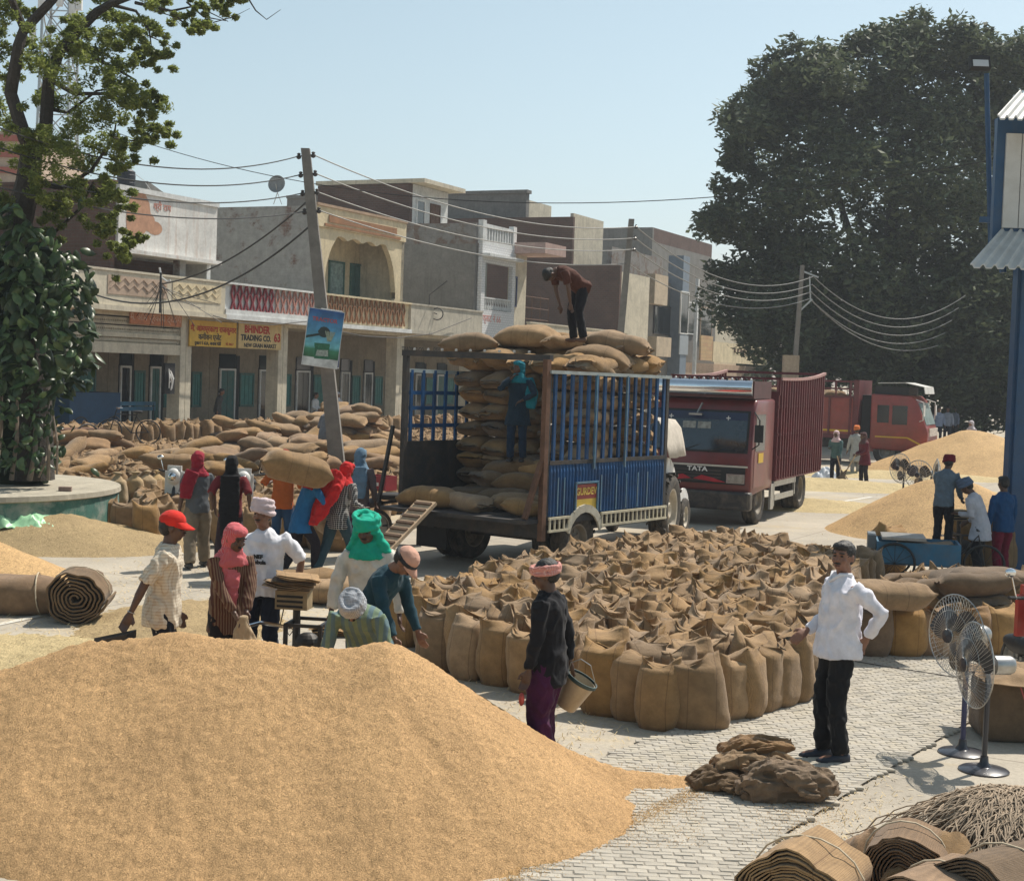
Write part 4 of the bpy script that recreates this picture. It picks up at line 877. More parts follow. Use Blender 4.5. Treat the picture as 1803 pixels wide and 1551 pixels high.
# loose cables lying along the slab edge
for i, (xs, lb) in enumerate((([(375, 556), (420, 568), (480, 572), (540, 566)], 'loose cable along the foot of the maroon lattice balcony'), ([(590, 582), (640, 592), (700, 595), (760, 588), (830, 560)], 'loose cable along the foot of the brown lattice balcony'))):
    pts = []
    for px, py in xs:
        u, z = FP(px, py, -.6); pts.append(ORG+VPd*u+VPn*-.6+Vector((0, 0, z)))
    m = MB(); m.tube([p-pts[0] for p in pts], .018, 5); tag(m.build('slack_cable', WIRE, None, loc=pts[0]), lb, 'cable')
# poster on the leaning pole (double-sided board)
kp = .40; pc = AT(569, 596, 32.6); po = empty('poster_board', pc, 0, 'blue and green advertising poster tied to the leaning pole', 'poster'); po.rotation_euler = (0, R(6.3), R(14))
PWd, PH = 56/79*1.12, 100/79
m = MB(); m.box(-PWd/2, -.01, -PH/2, PWd/2, .01, PH/2); m.build('backing', WHITEP, po)
t = NT('poster_print'); t.b.inputs['Roughness'].default_value = .35; mp = t.map(); sx = t.n('ShaderNodeSeparateXYZ'); t.l(mp, 0, sx, 0)
mr = t.n('ShaderNodeMapRange'); mr.inputs[1].default_value = -PH/2; mr.inputs[2].default_value = PH/2; t.l(sx, 2, mr, 0)
rg = t.ramp(mr, 0, [(0, (.6, .62, .6)), (.15, (.6, .62, .6)), (.16, (.03, .13, .05)), (.3, (.04, .2, .1)), (.36, (.15, .45, .5)), (.62, (.08, .3, .5)), (1, (.01, .07, .25))]); nn = t.noise(mp, 3, 4, .6); rn = t.ramp(nn, 0, [(.4, .8), (.7, 1.5)]); mu = t.mix(1, rg, rn, 'MULTIPLY'); t.col(mu)
m = MB(); m.box(-PWd/2+.012, -.016, -PH/2+.012, PWd/2-.012, -.0105, PH/2-.012); m.build('print', t.m, po)
DKG = M('print_dark', (.02, .035, .03), .4, .3, 9, 0); m = MB()
m.add([(.0+.13*math.cos(a*.449)*(1+.1*math.sin(a*3)), -.018, .14+.12*math.sin(a*.449)) for a in range(14)], [tuple(range(14))[::-1]]); m.add([(-PWd/2+.02, -.0175, -.04), (-.05, -.0175, .07), (-.02, -.0175, .13), (-PWd/2+.02, -.0175, .02)], [(0, 1, 2, 3)]); m.build('print_hand', DKG, po)
m = MB(); m.add([(-.18, -.019, -.12), (.16, -.019, -.1), (.17, -.019, -.17), (-.17, -.019, -.2)], [(3, 2, 1, 0)]); m.add([(-.16, -.018, -.2), (.16, -.018, -.17), (.19, -.018, -.44), (-.14, -.018, -.46)], [(3, 2, 1, 0)]); m.build('print_tractor', M('print_green', (.02, .15, .07), .4, .3, 20, 0), po)
m = MB(); m.add([(-.1, -.02, -.27), (.14, -.02, -.24), (.16, -.02, -.38), (-.12, -.02, -.4)], [(3, 2, 1, 0)]); m.build('print_pale', M('print_pale', (.35, .4, .35), .4, .4, 30, 0), po)
m = MB()
for i in range(7): a = -.35+i*.1; m.add([(.13+a*.1, -.0185, -.05), (.15+a*.1, -.0185, -.05), (.16+a*.35, -.0185, .17), (.14+a*.35, -.0185, .17)], [(3, 2, 1, 0)])
m.build('print_wheat', M('print_wheat', (.3, .35, .25), .4, .3, 20, 0), po)
text(po, 'TRACTOR', (-.02, -.0185, .4), .12, M('print_red', (.4, .08, .1), .5, .1), bold=.004)
po2 = empty('poster_board', pc+Vector((.1, .28, 0)), 0, 'second poster board behind the blue one on the leaning pole', 'poster'); po2.rotation_euler = (0, R(3), R(50))
m = MB(); m.box(-.3, -.01, -PH/2, .34, .01, PH/2+.02); m.build('backing', WHITEP, po2); m = MB(); m.box(-.29, -.015, -PH/2+.02, .33, -.0105, PH/2); m.build('print', M('print_navy', (.02, .03, .1), .4, .3, 4, 0), po2)
# tank, dish, tower
tk = FP(222, 330, 3); tp = ORG+VPd*tk[0]+VPn*3; e = empty('water_tank', (tp.x, tp.y, tk[1]-.15), 0, 'black plastic water tank on the roof above the peeling wall', 'water tank')
m = MB(); m.lathe([(0, 0), (.3, 0), (.31, .25), (.3, .27), (.31, .5), (.3, .52), (.3, .62), (.22, .68), (.1, .7), (.1, .75), (0, .76)], 20, c=(0, 0, .02)); m.v = [(v[0]*1.0, v[1], v[2]*1.05) for v in m.v]; m.build('tank_body', M('tank_black', (.02, .022, .03), .5, .2, 5, 0), e, smooth=False)
m = MB(); m.tube([(-.42, 0, -.3), (-.42, 0, .8)], .02, 6); m.build('upright_pipe', WHITEP, e); m = MB(); m.tube([(.3, 0, .6), (.6, 0, .4), (.9, 0, .0), (1.1, 0, -.1)], .012, 5); m.build('pipe', WHITEP, e)
dp = FP(488, 358, 6); dq = ORG+VPd*dp[0]+VPn*6; e = empty('satellite_dish', (dq.x, dq.y, dp[1]-.05), 0, 'round grey satellite dish on the terrace wall left of the leaning pole', 'satellite dish')
m = MB(); T = Matrix.Rotation(R(-12), 3, 'Z') @ Matrix.Rotation(R(80), 3, 'X'); prof = [(0.001, .0), (.15, .01), (.28, .04), (.38, .09)]; m.lathe(prof, 24, T=T, c=(0, 0, 0)); m.v = [(v[0], v[1]-.1, v[2]+.83) for v in m.v]; m.build('reflector', M('dish_grey', (.16, .17, .18), .6, .2, 9, 0), e, smooth=True)
m = MB(); m.tube([(-.15, 0, 0), (0, 0, .5), (0, -.05, .8)], .018, 6); m.tube([(.2, 0, 0), (0, 0, .5)], .015, 6); m.tube([(0, -.1, .5), (0, -.5, .8)], .012, 5); m.build('mount', STEEL, e)
d2 = FP(768, 553, -.5); dq = ORG+VPd*d2[0]+VPn*-.55; e = empty('satellite_dish', (dq.x, dq.y, d2[1]), 0, 'small wire loop dish on the stained cement balcony', 'satellite dish')
m = MB(); m.tube([(.25*math.cos(a*.524), 0, .25*math.sin(a*.524)) for a in range(13)], .025, 5); m.tube([(-.35, 0, -.5), (-.35, 0, .8), (.4, -.3, 1.4)], .025, 5); m.tube([(-.35, 0, .1), (0, 0, 0)], .02, 5); m.build('reflector', BLACKM, e)
tw = empty('lattice_tower', AT(100, 300, 92), 0, 'steel lattice phone tower half hidden behind the airy tree', 'tower'); tw.location.z = 0
m = MB(); Hh = 34; n = 17
for sx, sy in ((-1, -1), (1, -1), (1, 1), (-1, 1)): m.bar((sx*1.3, sy*1.3, 0), (sx*.6, sy*.6, Hh), .14)
for i in range(n):
    z0, z1 = Hh*i/n, Hh*(i+1)/n; a = 1.3-.7*i/n; b = 1.3-.7*(i+1)/n
    for k in range(4):
        c0 = [(-1, -1), (1, -1), (1, 1), (-1, 1)][k]; c1_ = [(-1, -1), (1, -1), (1, 1), (-1, 1)][(k+1) % 4]
        m.bar((c0[0]*a, c0[1]*a, z0), (c1_[0]*b, c1_[1]*b, z1), .07); m.bar((c1_[0]*a, c1_[1]*a, z0), (c0[0]*b, c0[1]*b, z1), .07); m.bar((c0[0]*a, c0[1]*a, z0), (c1_[0]*a, c1_[1]*a, z0), .07)
m.build('lattice_frame', STEEL, tw)
for (x, z) in ((-1.3, 22.6), (1.1, 23.5), (.3, 25.2), (-.8, 24.6), (1.5, 25)): 
    m = MB(); m.cbox((x, -1.1, z), (.35, .25, 2.0)); m.build('antenna_panel', WHITEP, tw)
ph = empty('far_house', AT(-10, 300, 75), 0, 'pinkish banded house glimpsed through the airy tree', 'building'); ph.location.z = 0
m = MB(); m.box(-6, 0, 0, 2.2, 8, 14.2); m.build('wall', PINKP, ph); m = MB()
for i in range(5): m.box(-6, -.12, 10.5+i*.8, 2.25, -.01, 10.8+i*.8)
m.build('band', M('band_red', (.35, .1, .07), .8, .2, 5), ph)
# ============================================================ BLUE SHED ON THE RIGHT
BLU = M('blue_column_paint', (.008, .06, .15), .45, .15, 3, .05, 40, dirt=.25, dirtc=(.1, .12, .14)); SHW = M('sheet_pale', (.55, .55, .53), .5, .1, 3, .05, dirt=.3, dirtc=(.3, .27, .22))
sh = empty('steel_shed', (8.2, 24.0, 0), 0, 'blue columned steel shed with corrugated sheet eaves at the right edge', 'shed')
S0 = sh.location.copy()
def SP(px, py, Y): return AT(px, py, Y)-S0
x0 = SP(1772, 800, 24).x; x1 = x0+.9
m = MB(); m.box(x0, -.12, 0, x0+.34, .12, 4.95); m.box(x0+.05, -.2, 0, x0+.29, -.122, 4.95); m.build('column', BLU, sh)
m = MB(); m.box(x0+.37, .0, 0, x0+.47, .2, 5.4); m.box(x0+.55, .3, 0, x0+.75, .5, 5.4); m.build('column', BLU, sh)
m = MB(); m.box(x0+.5, .9, 0, x0+7, 1.0, 7.5); m.build('wall_sheet', M('sheet_blue', (.02, .13, .28), .5, .15, 3, 0), sh)
m = MB(); m.tube([SP(1757, 210, 24.3), SP(1762, 420, 24.3), SP(1766, 480, 24.3)], .06, 8); m.build('downpipe', BLU, sh)
def corr(nm, x0, x1, y0, z0, y1, z1, mat, th=.02, pitch=.2, amp=.022):
    m = MB(); n = int((x1-x0)/pitch*6); vs = []
    for i in range(n+1):
        x = x0+(x1-x0)*i/n; ph_ = (i % 6); h = amp if ph_ in (0, 1) else 0
        vs += [(x, y0, z0+h), (x, y1, z1+h), (x, y0, z0+h-th), (x, y1, z1+h-th)]
    fs = []
    for i in range(n): a = i*4; b = a+4; fs += [(a, b, b+1, a+1), (a+2, a+3, b+3, b+2), (a, a+2, b+2, b)]
    m.add(vs, fs); return m.build(nm, mat, sh)
p = SP(1708, 470, 22.9); q = SP(1768, 404, 24.0)
# eave: slopes down towards the camera and stops at a raked left edge
m = MB(); n = 132; vs = []
for i in range(n+1):
    t_ = i/n; h = .05 if i % 6 in (0, 1) else 0; xa = p.x+t_*4; xb = q.x-.0+t_*(4-(q.x-p.x)); vs += [(xa, -1.1, p.z+h), (xb, .05, q.z+h), (xa, -1.1, p.z+h-.02), (xb, .05, q.z+h-.02)]
m.add(vs, [f for i in range(n) for f in ((i*4, i*4+4, i*4+5, i*4+1), (i*4+2, i*4+3, i*4+7, i*4+6), (i*4, i*4+2, i*4+6, i*4+4))]); m.build('eave_sheet', SHW, sh)
zt, zb = SP(1780, 236, 24).z, SP(1780, 402, 24).z; xa = SP(1768, 300, 24).x
for i in range(8): m = MB(); m.box(xa+i*.26, -.05+.0, zb-.0, xa+i*.26+.245, -.0, zt); m.build('cladding_panel', SHW, sh)
m = MB(); m.box(xa-.14, .0, zb-.4, xa+3, .14, zt+.25); m.build('frame_beam', BLU, sh)
p = SP(1756, 208, 23.2); q = SP(1803, 160, 24.2)
m = MB(); vs = []
for i in range(n+1):
    t_ = i/n; h = .05 if i % 6 in (0, 1) else 0; xa_ = p.x+t_*3; xb = q.x+t_*2.6; vs += [(xa_, -.8, p.z+h), (xb, .4, q.z+h), (xa_, -.8, p.z+h-.03), (xb, .4, q.z+h-.03)]
m.add(vs, [f for i in range(n) for f in ((i*4, i*4+4, i*4+5, i*4+1), (i*4+2, i*4+3, i*4+7, i*4+6), (i*4, i*4+2, i*4+6, i*4+4))]); m.build('roof_sheet', SHW, sh)
lp = empty('lamp_post', AT(1742, 440, 25.5), 0, 'slim blue post with a square floodlight beside the steel shed', 'lamp post'); L0 = lp.location.copy()
L0.z = 0; lp.location = L0
m = MB(); a = AT(1745, 462, 25.5)-L0; b = AT(1737, 130, 25.5)-L0; m.tube([a, b], .045, 8); m.bar(AT(1728, 387, 25.5)-L0, AT(1772, 388, 25.0)-L0, .1); m.build('post', BLU, lp)
m = MB(); c = AT(1725, 112, 25.3)-L0; T = Matrix.Rotation(R(-25), 3, 'X'); m.box(-.17, -.05, -.11, .17, .06, .13, T); m.v = [(v[0]+c.x, v[1]+c.y, v[2]+c.z) for v in m.v]; m.build('floodlight', BLACK, lp)
m = MB(); m.box(-.13, -.06, -.1, .13, -.052, .03, T); m.v = [(v[0]+c.x, v[1]+c.y, v[2]+c.z) for v in m.v]; m.build('lens', M('lens_pale', (.5, .5, .5), .3, .1, 3, 0), lp)
# ============================================================ SACKS
def sack_mesh(sd, H=.62, rx=.215, ry=.165, n=28, rings=13, tied=False, splay=0.0, mat=None, closed=False):
    r = random.Random(sd); o = Vector((r.random()*99, r.random()*99, r.random()*99)); vs = []; prof = []
    k1, k2, ph, ln = r.uniform(9, 20), r.uniform(.03, .075), r.uniform(0, 6.28), r.uniform(-.05, .05); lean = (r.gauss(0, .03), r.gauss(0, .025)); bul = r.uniform(.04, .16)
    for i in range(rings):
        t = i/(rings-1); z = H*.84*t; w_ = (.80+.2*min(1, t*5))*(1+bul*math.sin(t*math.pi)*1.0+.05*(1-t)); prof.append((z, rx*w_, ry*w_, 0, t))
    M1 = 6
    for i in range(1, M1+1):
        t = i/M1; z = H*(.84+.20*t); prof.append((z, rx*(1.0+(-.02 if not tied else -.72*t)), ry*((1-.80*t**.8) if not tied else (1-.75*t)), t, 1))
    if tied:
        prof.append((H*1.07, rx*.2, ry*.2, 1, 1)); prof.append((H*1.15, rx*.55, ry*.4, 1, 1)); prof.append((H*1.17, rx*.3, ry*.2, 1, 1))
    elif not closed:
        prof.append((H*1.0, rx*.98, ry*.12, .9, 1)); prof.append((H*.9, rx*.85, ry*.10, .5, 1))
    ear = [r.uniform(.2, 1.2), r.uniform(.2, 1.2)]; fl = r.choice((-1, 1))*r.uniform(.05, .2); flx = r.uniform(-.6, .6)
    for z, ax, ay, tt, tb in prof:
        pw = 2.7-.4*tt
        for k in range(n):
            a = 2*math.pi*k/n; ca, sa = math.cos(a), math.sin(a)
            x = math.copysign(abs(ca)**(2/pw), ca)*ax; y = math.copysign(abs(sa)**(2/pw), sa)*ay
            if splay and tb < .5: f = (1-tb*2)**2; x *= 1+splay*f*abs(ca)**3
            if not tied and tt > 0:
                y += tt*(k2*math.sin(k1*x*(1 if closed else 1)+ph)+ln)
                e = ear[0] if ca > 0 else ear[1]
                z2 = z+tt*(.022*e*abs(ca)**4+.05*noise.noise(Vector((x*9, sd, 1))+o)-.02)
                # a flap of the mouth flops over
                g = math.exp(-((x/ax-flx)**2)*3)*tt**2; y += g*fl; z2 -= g*abs(fl)*.6
            else: z2 = z
            nz = noise.noise(Vector((x*5, y*5, z*3.5))+o)*.024+noise.noise(Vector((x*13, y*13, z*9))+o)*.010
            cr = -abs(noise.noise(Vector((x*7+y*3, y*7, z*14))+o))*.012*(1 if tb > .6 or tb < .25 else .4)
            d = Vector((ca, sa, 0))*(nz+cr)
            if tb < .08 and tt == 0: d *= .3
            vs.append((x+d.x+lean[0]*z/H, y+d.y+lean[1]*z/H, max(0, z2+(noise.noise(Vector((x*20, y*20, z*20))+o)*.012 if tt > 0 else 0))))
    N = len(prof); m = MB()
    fs = [(i*n+k, i*n+(k+1) % n, (i+1)*n+(k+1) % n, (i+1)*n+k) for i in range(N-1) for k in range(n)] + [tuple(range(n))[::-1], tuple((N-1)*n+k for k in range(n))]
    m.add(vs, fs); return m.mesh('burlap_sack', mat or BUR, smooth=True)
def lying_mesh(sd, L=.43, W=.26, H=.15, n=26, mm=18, mat=None, sew=True):
    r = random.Random(sd*7+1); o = Vector((r.random()*99, r.random()*99, r.random()*99)); vs = []; be = r.uniform(-.06, .06)
    for i in range(mm+1):
        u = -1+2*i/mm; s = (1-abs(u)**3.2)**.42 if abs(u) < 1 else 0
        wy = W*(.80+.2*s) if abs(u) > .9 else W*(.86+.14*s); hz = H*max(.10, s)
        if abs(u) > .985: hz = .012
        for k in range(n):
            a = 2*math.pi*k/n; ca, sa = math.cos(a), math.sin(a); pw = 2.5
            y = math.copysign(abs(ca)**(2/pw), ca)*wy; z = math.copysign(abs(sa)**(2/pw), sa)*hz
            x = u*L*(1+.07*abs(ca)**4*abs(u)**6)
            w_ = abs(u)**2.5
            nz = noise.noise(Vector((x*3.2, y*4, z*4))+o)*.045+noise.noise(Vector((x*5, y*16, z*16))+o)*.028*w_-abs(noise.noise(Vector((x*6, y*9, z*9))+o))*.018
            y += ca*nz*.8; z += sa*nz
            if i in (0, mm): x += noise.noise(Vector((y*25, sd, 3)))*.025; z += noise.noise(Vector((y*18, sd, 9)))*.03
            z += be*(u*u)-.0; z = max(z, -H*.80)
            vs.append((x, y, z+H*.80))
    m = MB(); fs = [(i*n+k, i*n+(k+1) % n, (i+1)*n+(k+1) % n, (i+1)*n+k) for i in range(mm) for k in range(n)] + [tuple(range(n)), tuple(mm*n+k for k in range(n))[::-1]]
    m.add(vs, fs); return m.mesh('filled_sack', mat or BUR, smooth=True)
SM = [sack_mesh(i, H=.6+.05*random.Random(i).random(), rx=.18+.022*random.Random(i+9).random(), ry=.145) for i in range(14)]
SMC = [sack_mesh(40+i, splay=.45 if i == 1 else .1, closed=(i % 2 == 0)) for i in range(6)]
SLOW = [sack_mesh(60+i, n=14, rings=5) for i in range(8)]
LM = [lying_mesh(i) for i in range(10)]; LMD = [lying_mesh(30+i, mat=BURD) for i in range(6)]; LMR = [lying_mesh(50+i, mat=BURR) for i in range(3)]
LLOW = [lying_mesh(80+i, n=12, mm=8) for i in range(5)]
FAR_STUFF = MB()
def put_mesh(MBo, me, loc, rz, sc=1.0, tilt=(0, 0)):
    Q = Matrix.Translation(loc) @ Matrix.Rotation(rz, 4, 'Z') @ Matrix.Rotation(tilt[0], 4, 'X') @ Matrix.Rotation(tilt[1], 4, 'Y') @ Matrix.Scale(sc, 4)
    MBo.add([Q @ v.co for v in me.vertices], [tuple(p.vertices) for p in me.polygons])
def sack(me, loc, rz, label, group=None, sc=1.0, tilt=(0, 0), nm='burlap_sack', cat='sack'):
    o = link(nm, me, None, loc, (tilt[0], tilt[1], rz)); o.scale = (sc, sc, sc); return tag(o, label, cat, group)
ORD = 'first second third fourth fifth sixth seventh eighth ninth tenth eleventh twelfth'.split()
# --- central field, front row first
front = [(708, 1140), (766, 1184), (820, 1200), (876, 1210), (928, 1224), (1003, 1240), (1064, 1263), (1116, 1273), (1160, 1289), (1232, 1291), (1283, 1274), (1316, 1268), (1346, 1258), (1376, 1250), (1402, 1240), (1424, 1232), (1447, 1222)]
FR = []; used = set()
for i, (px, py) in enumerate(front):
    p = G(px, py); p.y += .16; FR.append(p)
    if i < 5: lb = ORD[4-i]+' upright sack in the front row left of the man in the black jacket'
    elif i == 5: lb = 'upright sack half hidden behind the bucket of the man in the black jacket'
    elif i < 9: lb = ORD[i-6]+' front row sack right of the bucket'
    elif i == 9: lb = 'broad stitched sack with splayed lower corners at the front corner of the field'
    else: lb = ORD[i-10]+' narrow sack behind the splayed corner sack along the right flank'
    me = SMC[1] if i == 9 else (SM[i % 14] if i < 9 else SMC[2+i % 4])
    sc = (1.0+.05*math.sin(i*2.3)); rz = rnd.gauss(-.45, .12) if i < 9 else rnd.gauss(1.0, .25)
    if i == 9: rz = .05
    sack(me, p, rz, lb, 'upright sacks in the central field', sc)
CP = [Vector((a.x, a.y)) for a in (G(690, 1120), FR[1]+Vector((0, .2, 0)), FR[4]+Vector((0, .2, 0)), FR[8]+Vector((-.1, .25, 0)), FR[9]+Vector((.1, .25, 0)), FR[16]+Vector((.1, .1, 0)))] + [Vector(q) for q in ((3.35, 16.6), (4.5, 19.2), (5.35, 21.2), (4.4, 22.3), (3.6, 23.4), (2.2, 23.0), (.6, 20.4), (-.1, 18.8), (-.7, 17.5))]
CPt = [(v.x, v.y) for v in CP]
pts = []; yy = 12.4; rw = 0
while yy < 24:
    xx = -2+(rw % 2)*.19
    while xx < 6:
        q = Vector((xx*.94+yy*.0+rnd.gauss(0, .03), yy+xx*-.10+rnd.gauss(0, .03), 0))
        if inpoly(q.x, q.y, CPt) and all((q-f).length > .29 for f in FR): pts.append(q)
        xx += .385
    yy += .315; rw += 1
allst = []
pts.sort(key=lambda q: q.y)
FARC = MB()
for q in pts[278:]: put_mesh(FARC, SM[rnd.randrange(14)], q, rnd.gauss(-.3, .5), rnd.uniform(.94, 1.1), (rnd.gauss(0, .05), rnd.gauss(0, .05)))
if FARC.v: tag(FARC.build('packed_sacks', BUR, smooth=True), 'farthest rows of upright sacks in the central field before the lorry', 'sacks', kind='stuff')
for q in pts[:278]: sack(SM[rnd.randrange(14)], q, rnd.gauss(-.3, .5)+(math.pi if rnd.random() < .5 else 0), 'upright burlap sack with crumpled open mouth packed inside the central field', 'packed inner sacks of the central field', rnd.uniform(.94, 1.1), (rnd.gauss(0, .05), rnd.gauss(0, .05)))
NCENT = len(pts)+len(FR)
# --- left field in front of the shops
NB = [(165, 940), (182, 946), (270, 957), (330, 935), (420, 975), (590, 1003), (650, 960), (705, 905), (845, 880)]
def near_y(px):
    for a, b in zip(NB[:-1], NB[1:]):
        if a[0] <= px <= b[0]: return a[1]+(b[1]-a[1])*(px-a[0])/(b[0]-a[0])
    return 0
def to_px(p):
    d = CAMR.transposed() @ (Vector(p)-Vector((0, 0, CAMZ))); return CX+F*d.x/-d.z, CY-F*d.y/-d.z
tr_c = Vector((0.3, 24.2, 0))
cand = []
yy = 24.; rw = 0
while yy < 66:
    xx = -14.+(rw % 2)*.24
    while xx < 2:
        q = Vector((xx+rnd.gauss(0, .04), yy+rnd.gauss(0, .04), 0)); px, py = to_px(q); v = (q-ORG).dot(VPn)
        hole = (q.x-PC.x)**2+(q.y-PC.y)**2 < 3.2**2
        if 95 < px < 845 and py < near_y(max(165, px)) and v < -.75 and not hole and not (px > 668 and q.y < 30) and (q-Vector((bot1.x, bot1.y, 0))).length > .4:
            if -2.5 < v < -2.05: pass
            else: q.z = PL if v > -2.05 else 0; cand.append(q)
        xx += .47
    yy += .41; rw += 1
cand.sort(key=lambda q: q.y)
lf = [(184, 944), (218, 951), (262, 957)]
for i, (px, py) in enumerate(lf):
    sack(SM[i+3], G(px, py), .2*i, ORD[i]+' big sack from the round planter in the front row of the left field', 'front sacks by the planter', 1.12)
for i, (px, py) in enumerate(((208, 896), (236, 894), (258, 892), (277, 890))):
    sack(sack_mesh(200+i, H=.5, rx=.15, ry=.12, tied=True, mat=BURL), G(px, py-6, .3), .3*i, ORD[i]+' small pale tied sack counted from the planter', 'small tied pale sacks', 1.05)
nobj = 0
for px in (214, 250, 284): q = G(px, 890, .3); put_mesh(FAR_STUFF, LLOW[px % 5], (q.x, q.y, .06), 1.2, 1.05)
k = 0
for q in cand:
    px, py = to_px(q)
    if any((q-G(a, b)).length < .42 for a, b in lf) or (195 < px < 290 and 885 < py < 905): continue
    if px < 690 and k < nobj: sack(SM[rnd.randrange(14)], q, rnd.uniform(0, 6.28), 'upright burlap sack with open mouth packed in the left field before the shops', 'packed sacks of the left field', rnd.uniform(.95, 1.15), (rnd.gauss(0, .07), rnd.gauss(0, .07))); k += 1
    else: put_mesh(FAR_STUFF, SLOW[rnd.randrange(8)], q, rnd.uniform(0, 6.28), rnd.uniform(.95, 1.15), (rnd.gauss(0, .06), rnd.gauss(0, .06)))
tag(FAR_STUFF.build('packed_sacks', BUR, smooth=True), 'hundreds of upright sacks packed before the shops', 'sacks', kind='stuff')
# --- filled sacks lying on the left field: px, py, z of centre, angle, size
LY = [(128, 768, .9, .4, 1.1), (150, 772, .75, -.2, 1.0), (128, 795, .72, 1.2, 1.15), (183, 766, .95, .1, 1.0), (208, 780, .7, .0, 1.05), (175, 800, .65, 1.0, 1.0), (165, 815, .65, .9, 1.0), (155, 830, .6, .3, 1.0), (240, 798, .7, -.1, 1.05), (165, 780, .8, .2, .9), (290, 800, .75, .1, 1.0), (297, 815, .95, .1, 1.15), (335, 800, .8, .2, 1.0), (356, 784, .85, .35, 1.15), (330, 822, .75, 0, .9), (405, 792, .8, 1.2, 1.0), (385, 800, .8, .2, 1.1), (412, 768, 1.0, -.3, 1.1), (400, 745, 1.1, .1, 1.1), (440, 750, 1.15, .0, 1.0), (462, 752, 1.2, -.2, 1.0), (430, 765, 1.05, .2, 1.1), (455, 782, .95, -.2, 1.1), (478, 774, 1.0, .3, 1.0), (500, 755, 1.15, 0, 1.0), (505, 742, 1.3, .1, 1.1), (520, 732, 1.4, 0, 1.0), (545, 745, 1.3, -.2, 1.0), (500, 780, 1.0, .1, 1.0), (520, 795, .95, -.3, 1.2), (540, 775, 1.1, .2, 1.0), (555, 790, 1.0, .0, 1.1), (560, 765, 1.2, .5, 1.0), (470, 800, .9, -.5, 1.1), (490, 815, .85, .3, 1.1), (510, 812, .9, .1, 1.1), (535, 815, .9, .3, 1.2), (560, 812, .9, .9, 1.1), (575, 790, .95, -.3, 1.0), (440, 806, .85, .1, 1.1), (415, 818, .8, .0, 1.1), (375, 815, .8, .1, 1.1), (395, 825, .8, .5, 1.0), (605, 735, 1.5, .1, 1.0), (622, 722, 1.75, .0, 1.0), (640, 735, 1.6, .2, 1.0), (615, 750, 1.3, .1, 1.0), (640, 752, 1.3, .2, 1.1), (598, 722, 1.7, .2, 1.0), (655, 745, 1.4, .6, 1.0), (645, 718, 1.85, .2, .9), (590, 715, 1.8, .0, .9), (618, 738, 1.55, -.1, 1.0), (665, 765, 1.1, -.2, 1.0), (625, 770, 1.05, .1, 1.0), (645, 790, .9, .0, 1.3), (675, 775, 1.0, .5, 1.0), (640, 808, .85, .0, 1.2), (670, 800, .9, .2, 1.1), (690, 785, .9, .3, 1.0), (612, 795, .9, .3, 1.0), (655, 815, .8, .5, 1.0), (685, 760, 1.1, .1, 1.0), (575, 750, 1.3, .1, 1.1), (585, 772, 1.1, .2, 1.0), (570, 735, 1.5, 0, 1.0), (690, 815, .75, .3, 1.1)]
def zone(px): return 0 if px < 320 else 1 if px < 480 else 2 if px < 600 else 3
ZN = ('filled sack under the peeling shop front', 'filled sack between the climber and the leaning pole', 'filled sack near the foot of the leaning pole', 'filled sack of the heap right of the leaning pole')
ZG = ('filled sacks below the peeling shop', 'filled sacks behind the motorbikes', 'filled sacks near the leaning pole', 'filled sacks right of the leaning pole')
ON2 = ORD+['thirteenth', 'fourteenth', 'fifteenth', 'sixteenth', 'seventeenth', 'eighteenth', 'nineteenth', 'twentieth', 'twenty-first', 'twenty-second']
for zi in range(4):
    for i, (px, py, z, a, s) in enumerate(sorted(q for q in LY if zone(q[0]) == zi)):
        p = G(px, py, z); p.z = z-.15
        sack(LM[(i*3+zi) % 10] if i % 4 else LMR[i % 3], p, a+rnd.gauss(0, .15), ON2[i]+' '+ZN[zi]+', going rightwards', ZG[zi], s*1.05, (rnd.gauss(0, .25), rnd.gauss(0, .18)), 'filled_sack')
# hidden support under the heap of lying sacks so nothing floats
sup = MB()
for (px, py, z, a, s) in LY:
    if z <= .95: continue
    p = G(px, py, z)
    for zz in np.arange(.55, z-.35, .26): put_mesh(sup, LLOW[rnd.randrange(5)], (p.x+rnd.gauss(0, .1), p.y+rnd.gauss(0, .1), zz), rnd.uniform(0, 3), 1.05)
tag(sup.build('heaped_sacks', BURR, smooth=True), 'lower layers of the sack heap right of the leaning pole', 'sacks', kind='stuff')
# --- right group
for i, px in enumerate((1539, 1597, 1650, 1668, 1715, 1766)):
    p = G(px, 1160); p.y += .16; sack(sack_mesh(300+i, H=.56, rx=.2, closed=True, mat=BUR if i % 2 else BURR), p, .1*i-.2, ORD[i]+' upright sack of the right-hand row behind the pedestal fans', 'sack row behind the pedestal fans', 1.05)
RP_ = [(G(1505, 1140).x, G(1505, 1140).y), (G(1820, 1140).x, G(1820, 1140).y), (G(1830, 1070).x, G(1830, 1070).y), (G(1640, 1062).x, G(1640, 1062).y), (G(1520, 1100).x, G(1520, 1100).y)]
yy = 16; rw = 0
while yy < 25:
    xx = 3.4+(rw % 2)*.2
    while xx < 9.5:
        q = Vector((xx+rnd.gauss(0, .03), yy+rnd.gauss(0, .03), 0))
        if inpoly(q.x, q.y, RP_): sack(SM[rnd.randrange(14)], q, rnd.uniform(0, 6), 'upright sack packed behind the row by the pedestal fans', 'packed sacks behind the right-hand row', .95)
        xx += .44
    yy += .37; rw += 1
p = G(1563, 1047, .72); p.z = .58; sack(LM[3], p, .15, 'big pale filled sack lying on top beside the man in the white shirt', None, 1.05, (0, .05), 'filled_sack')
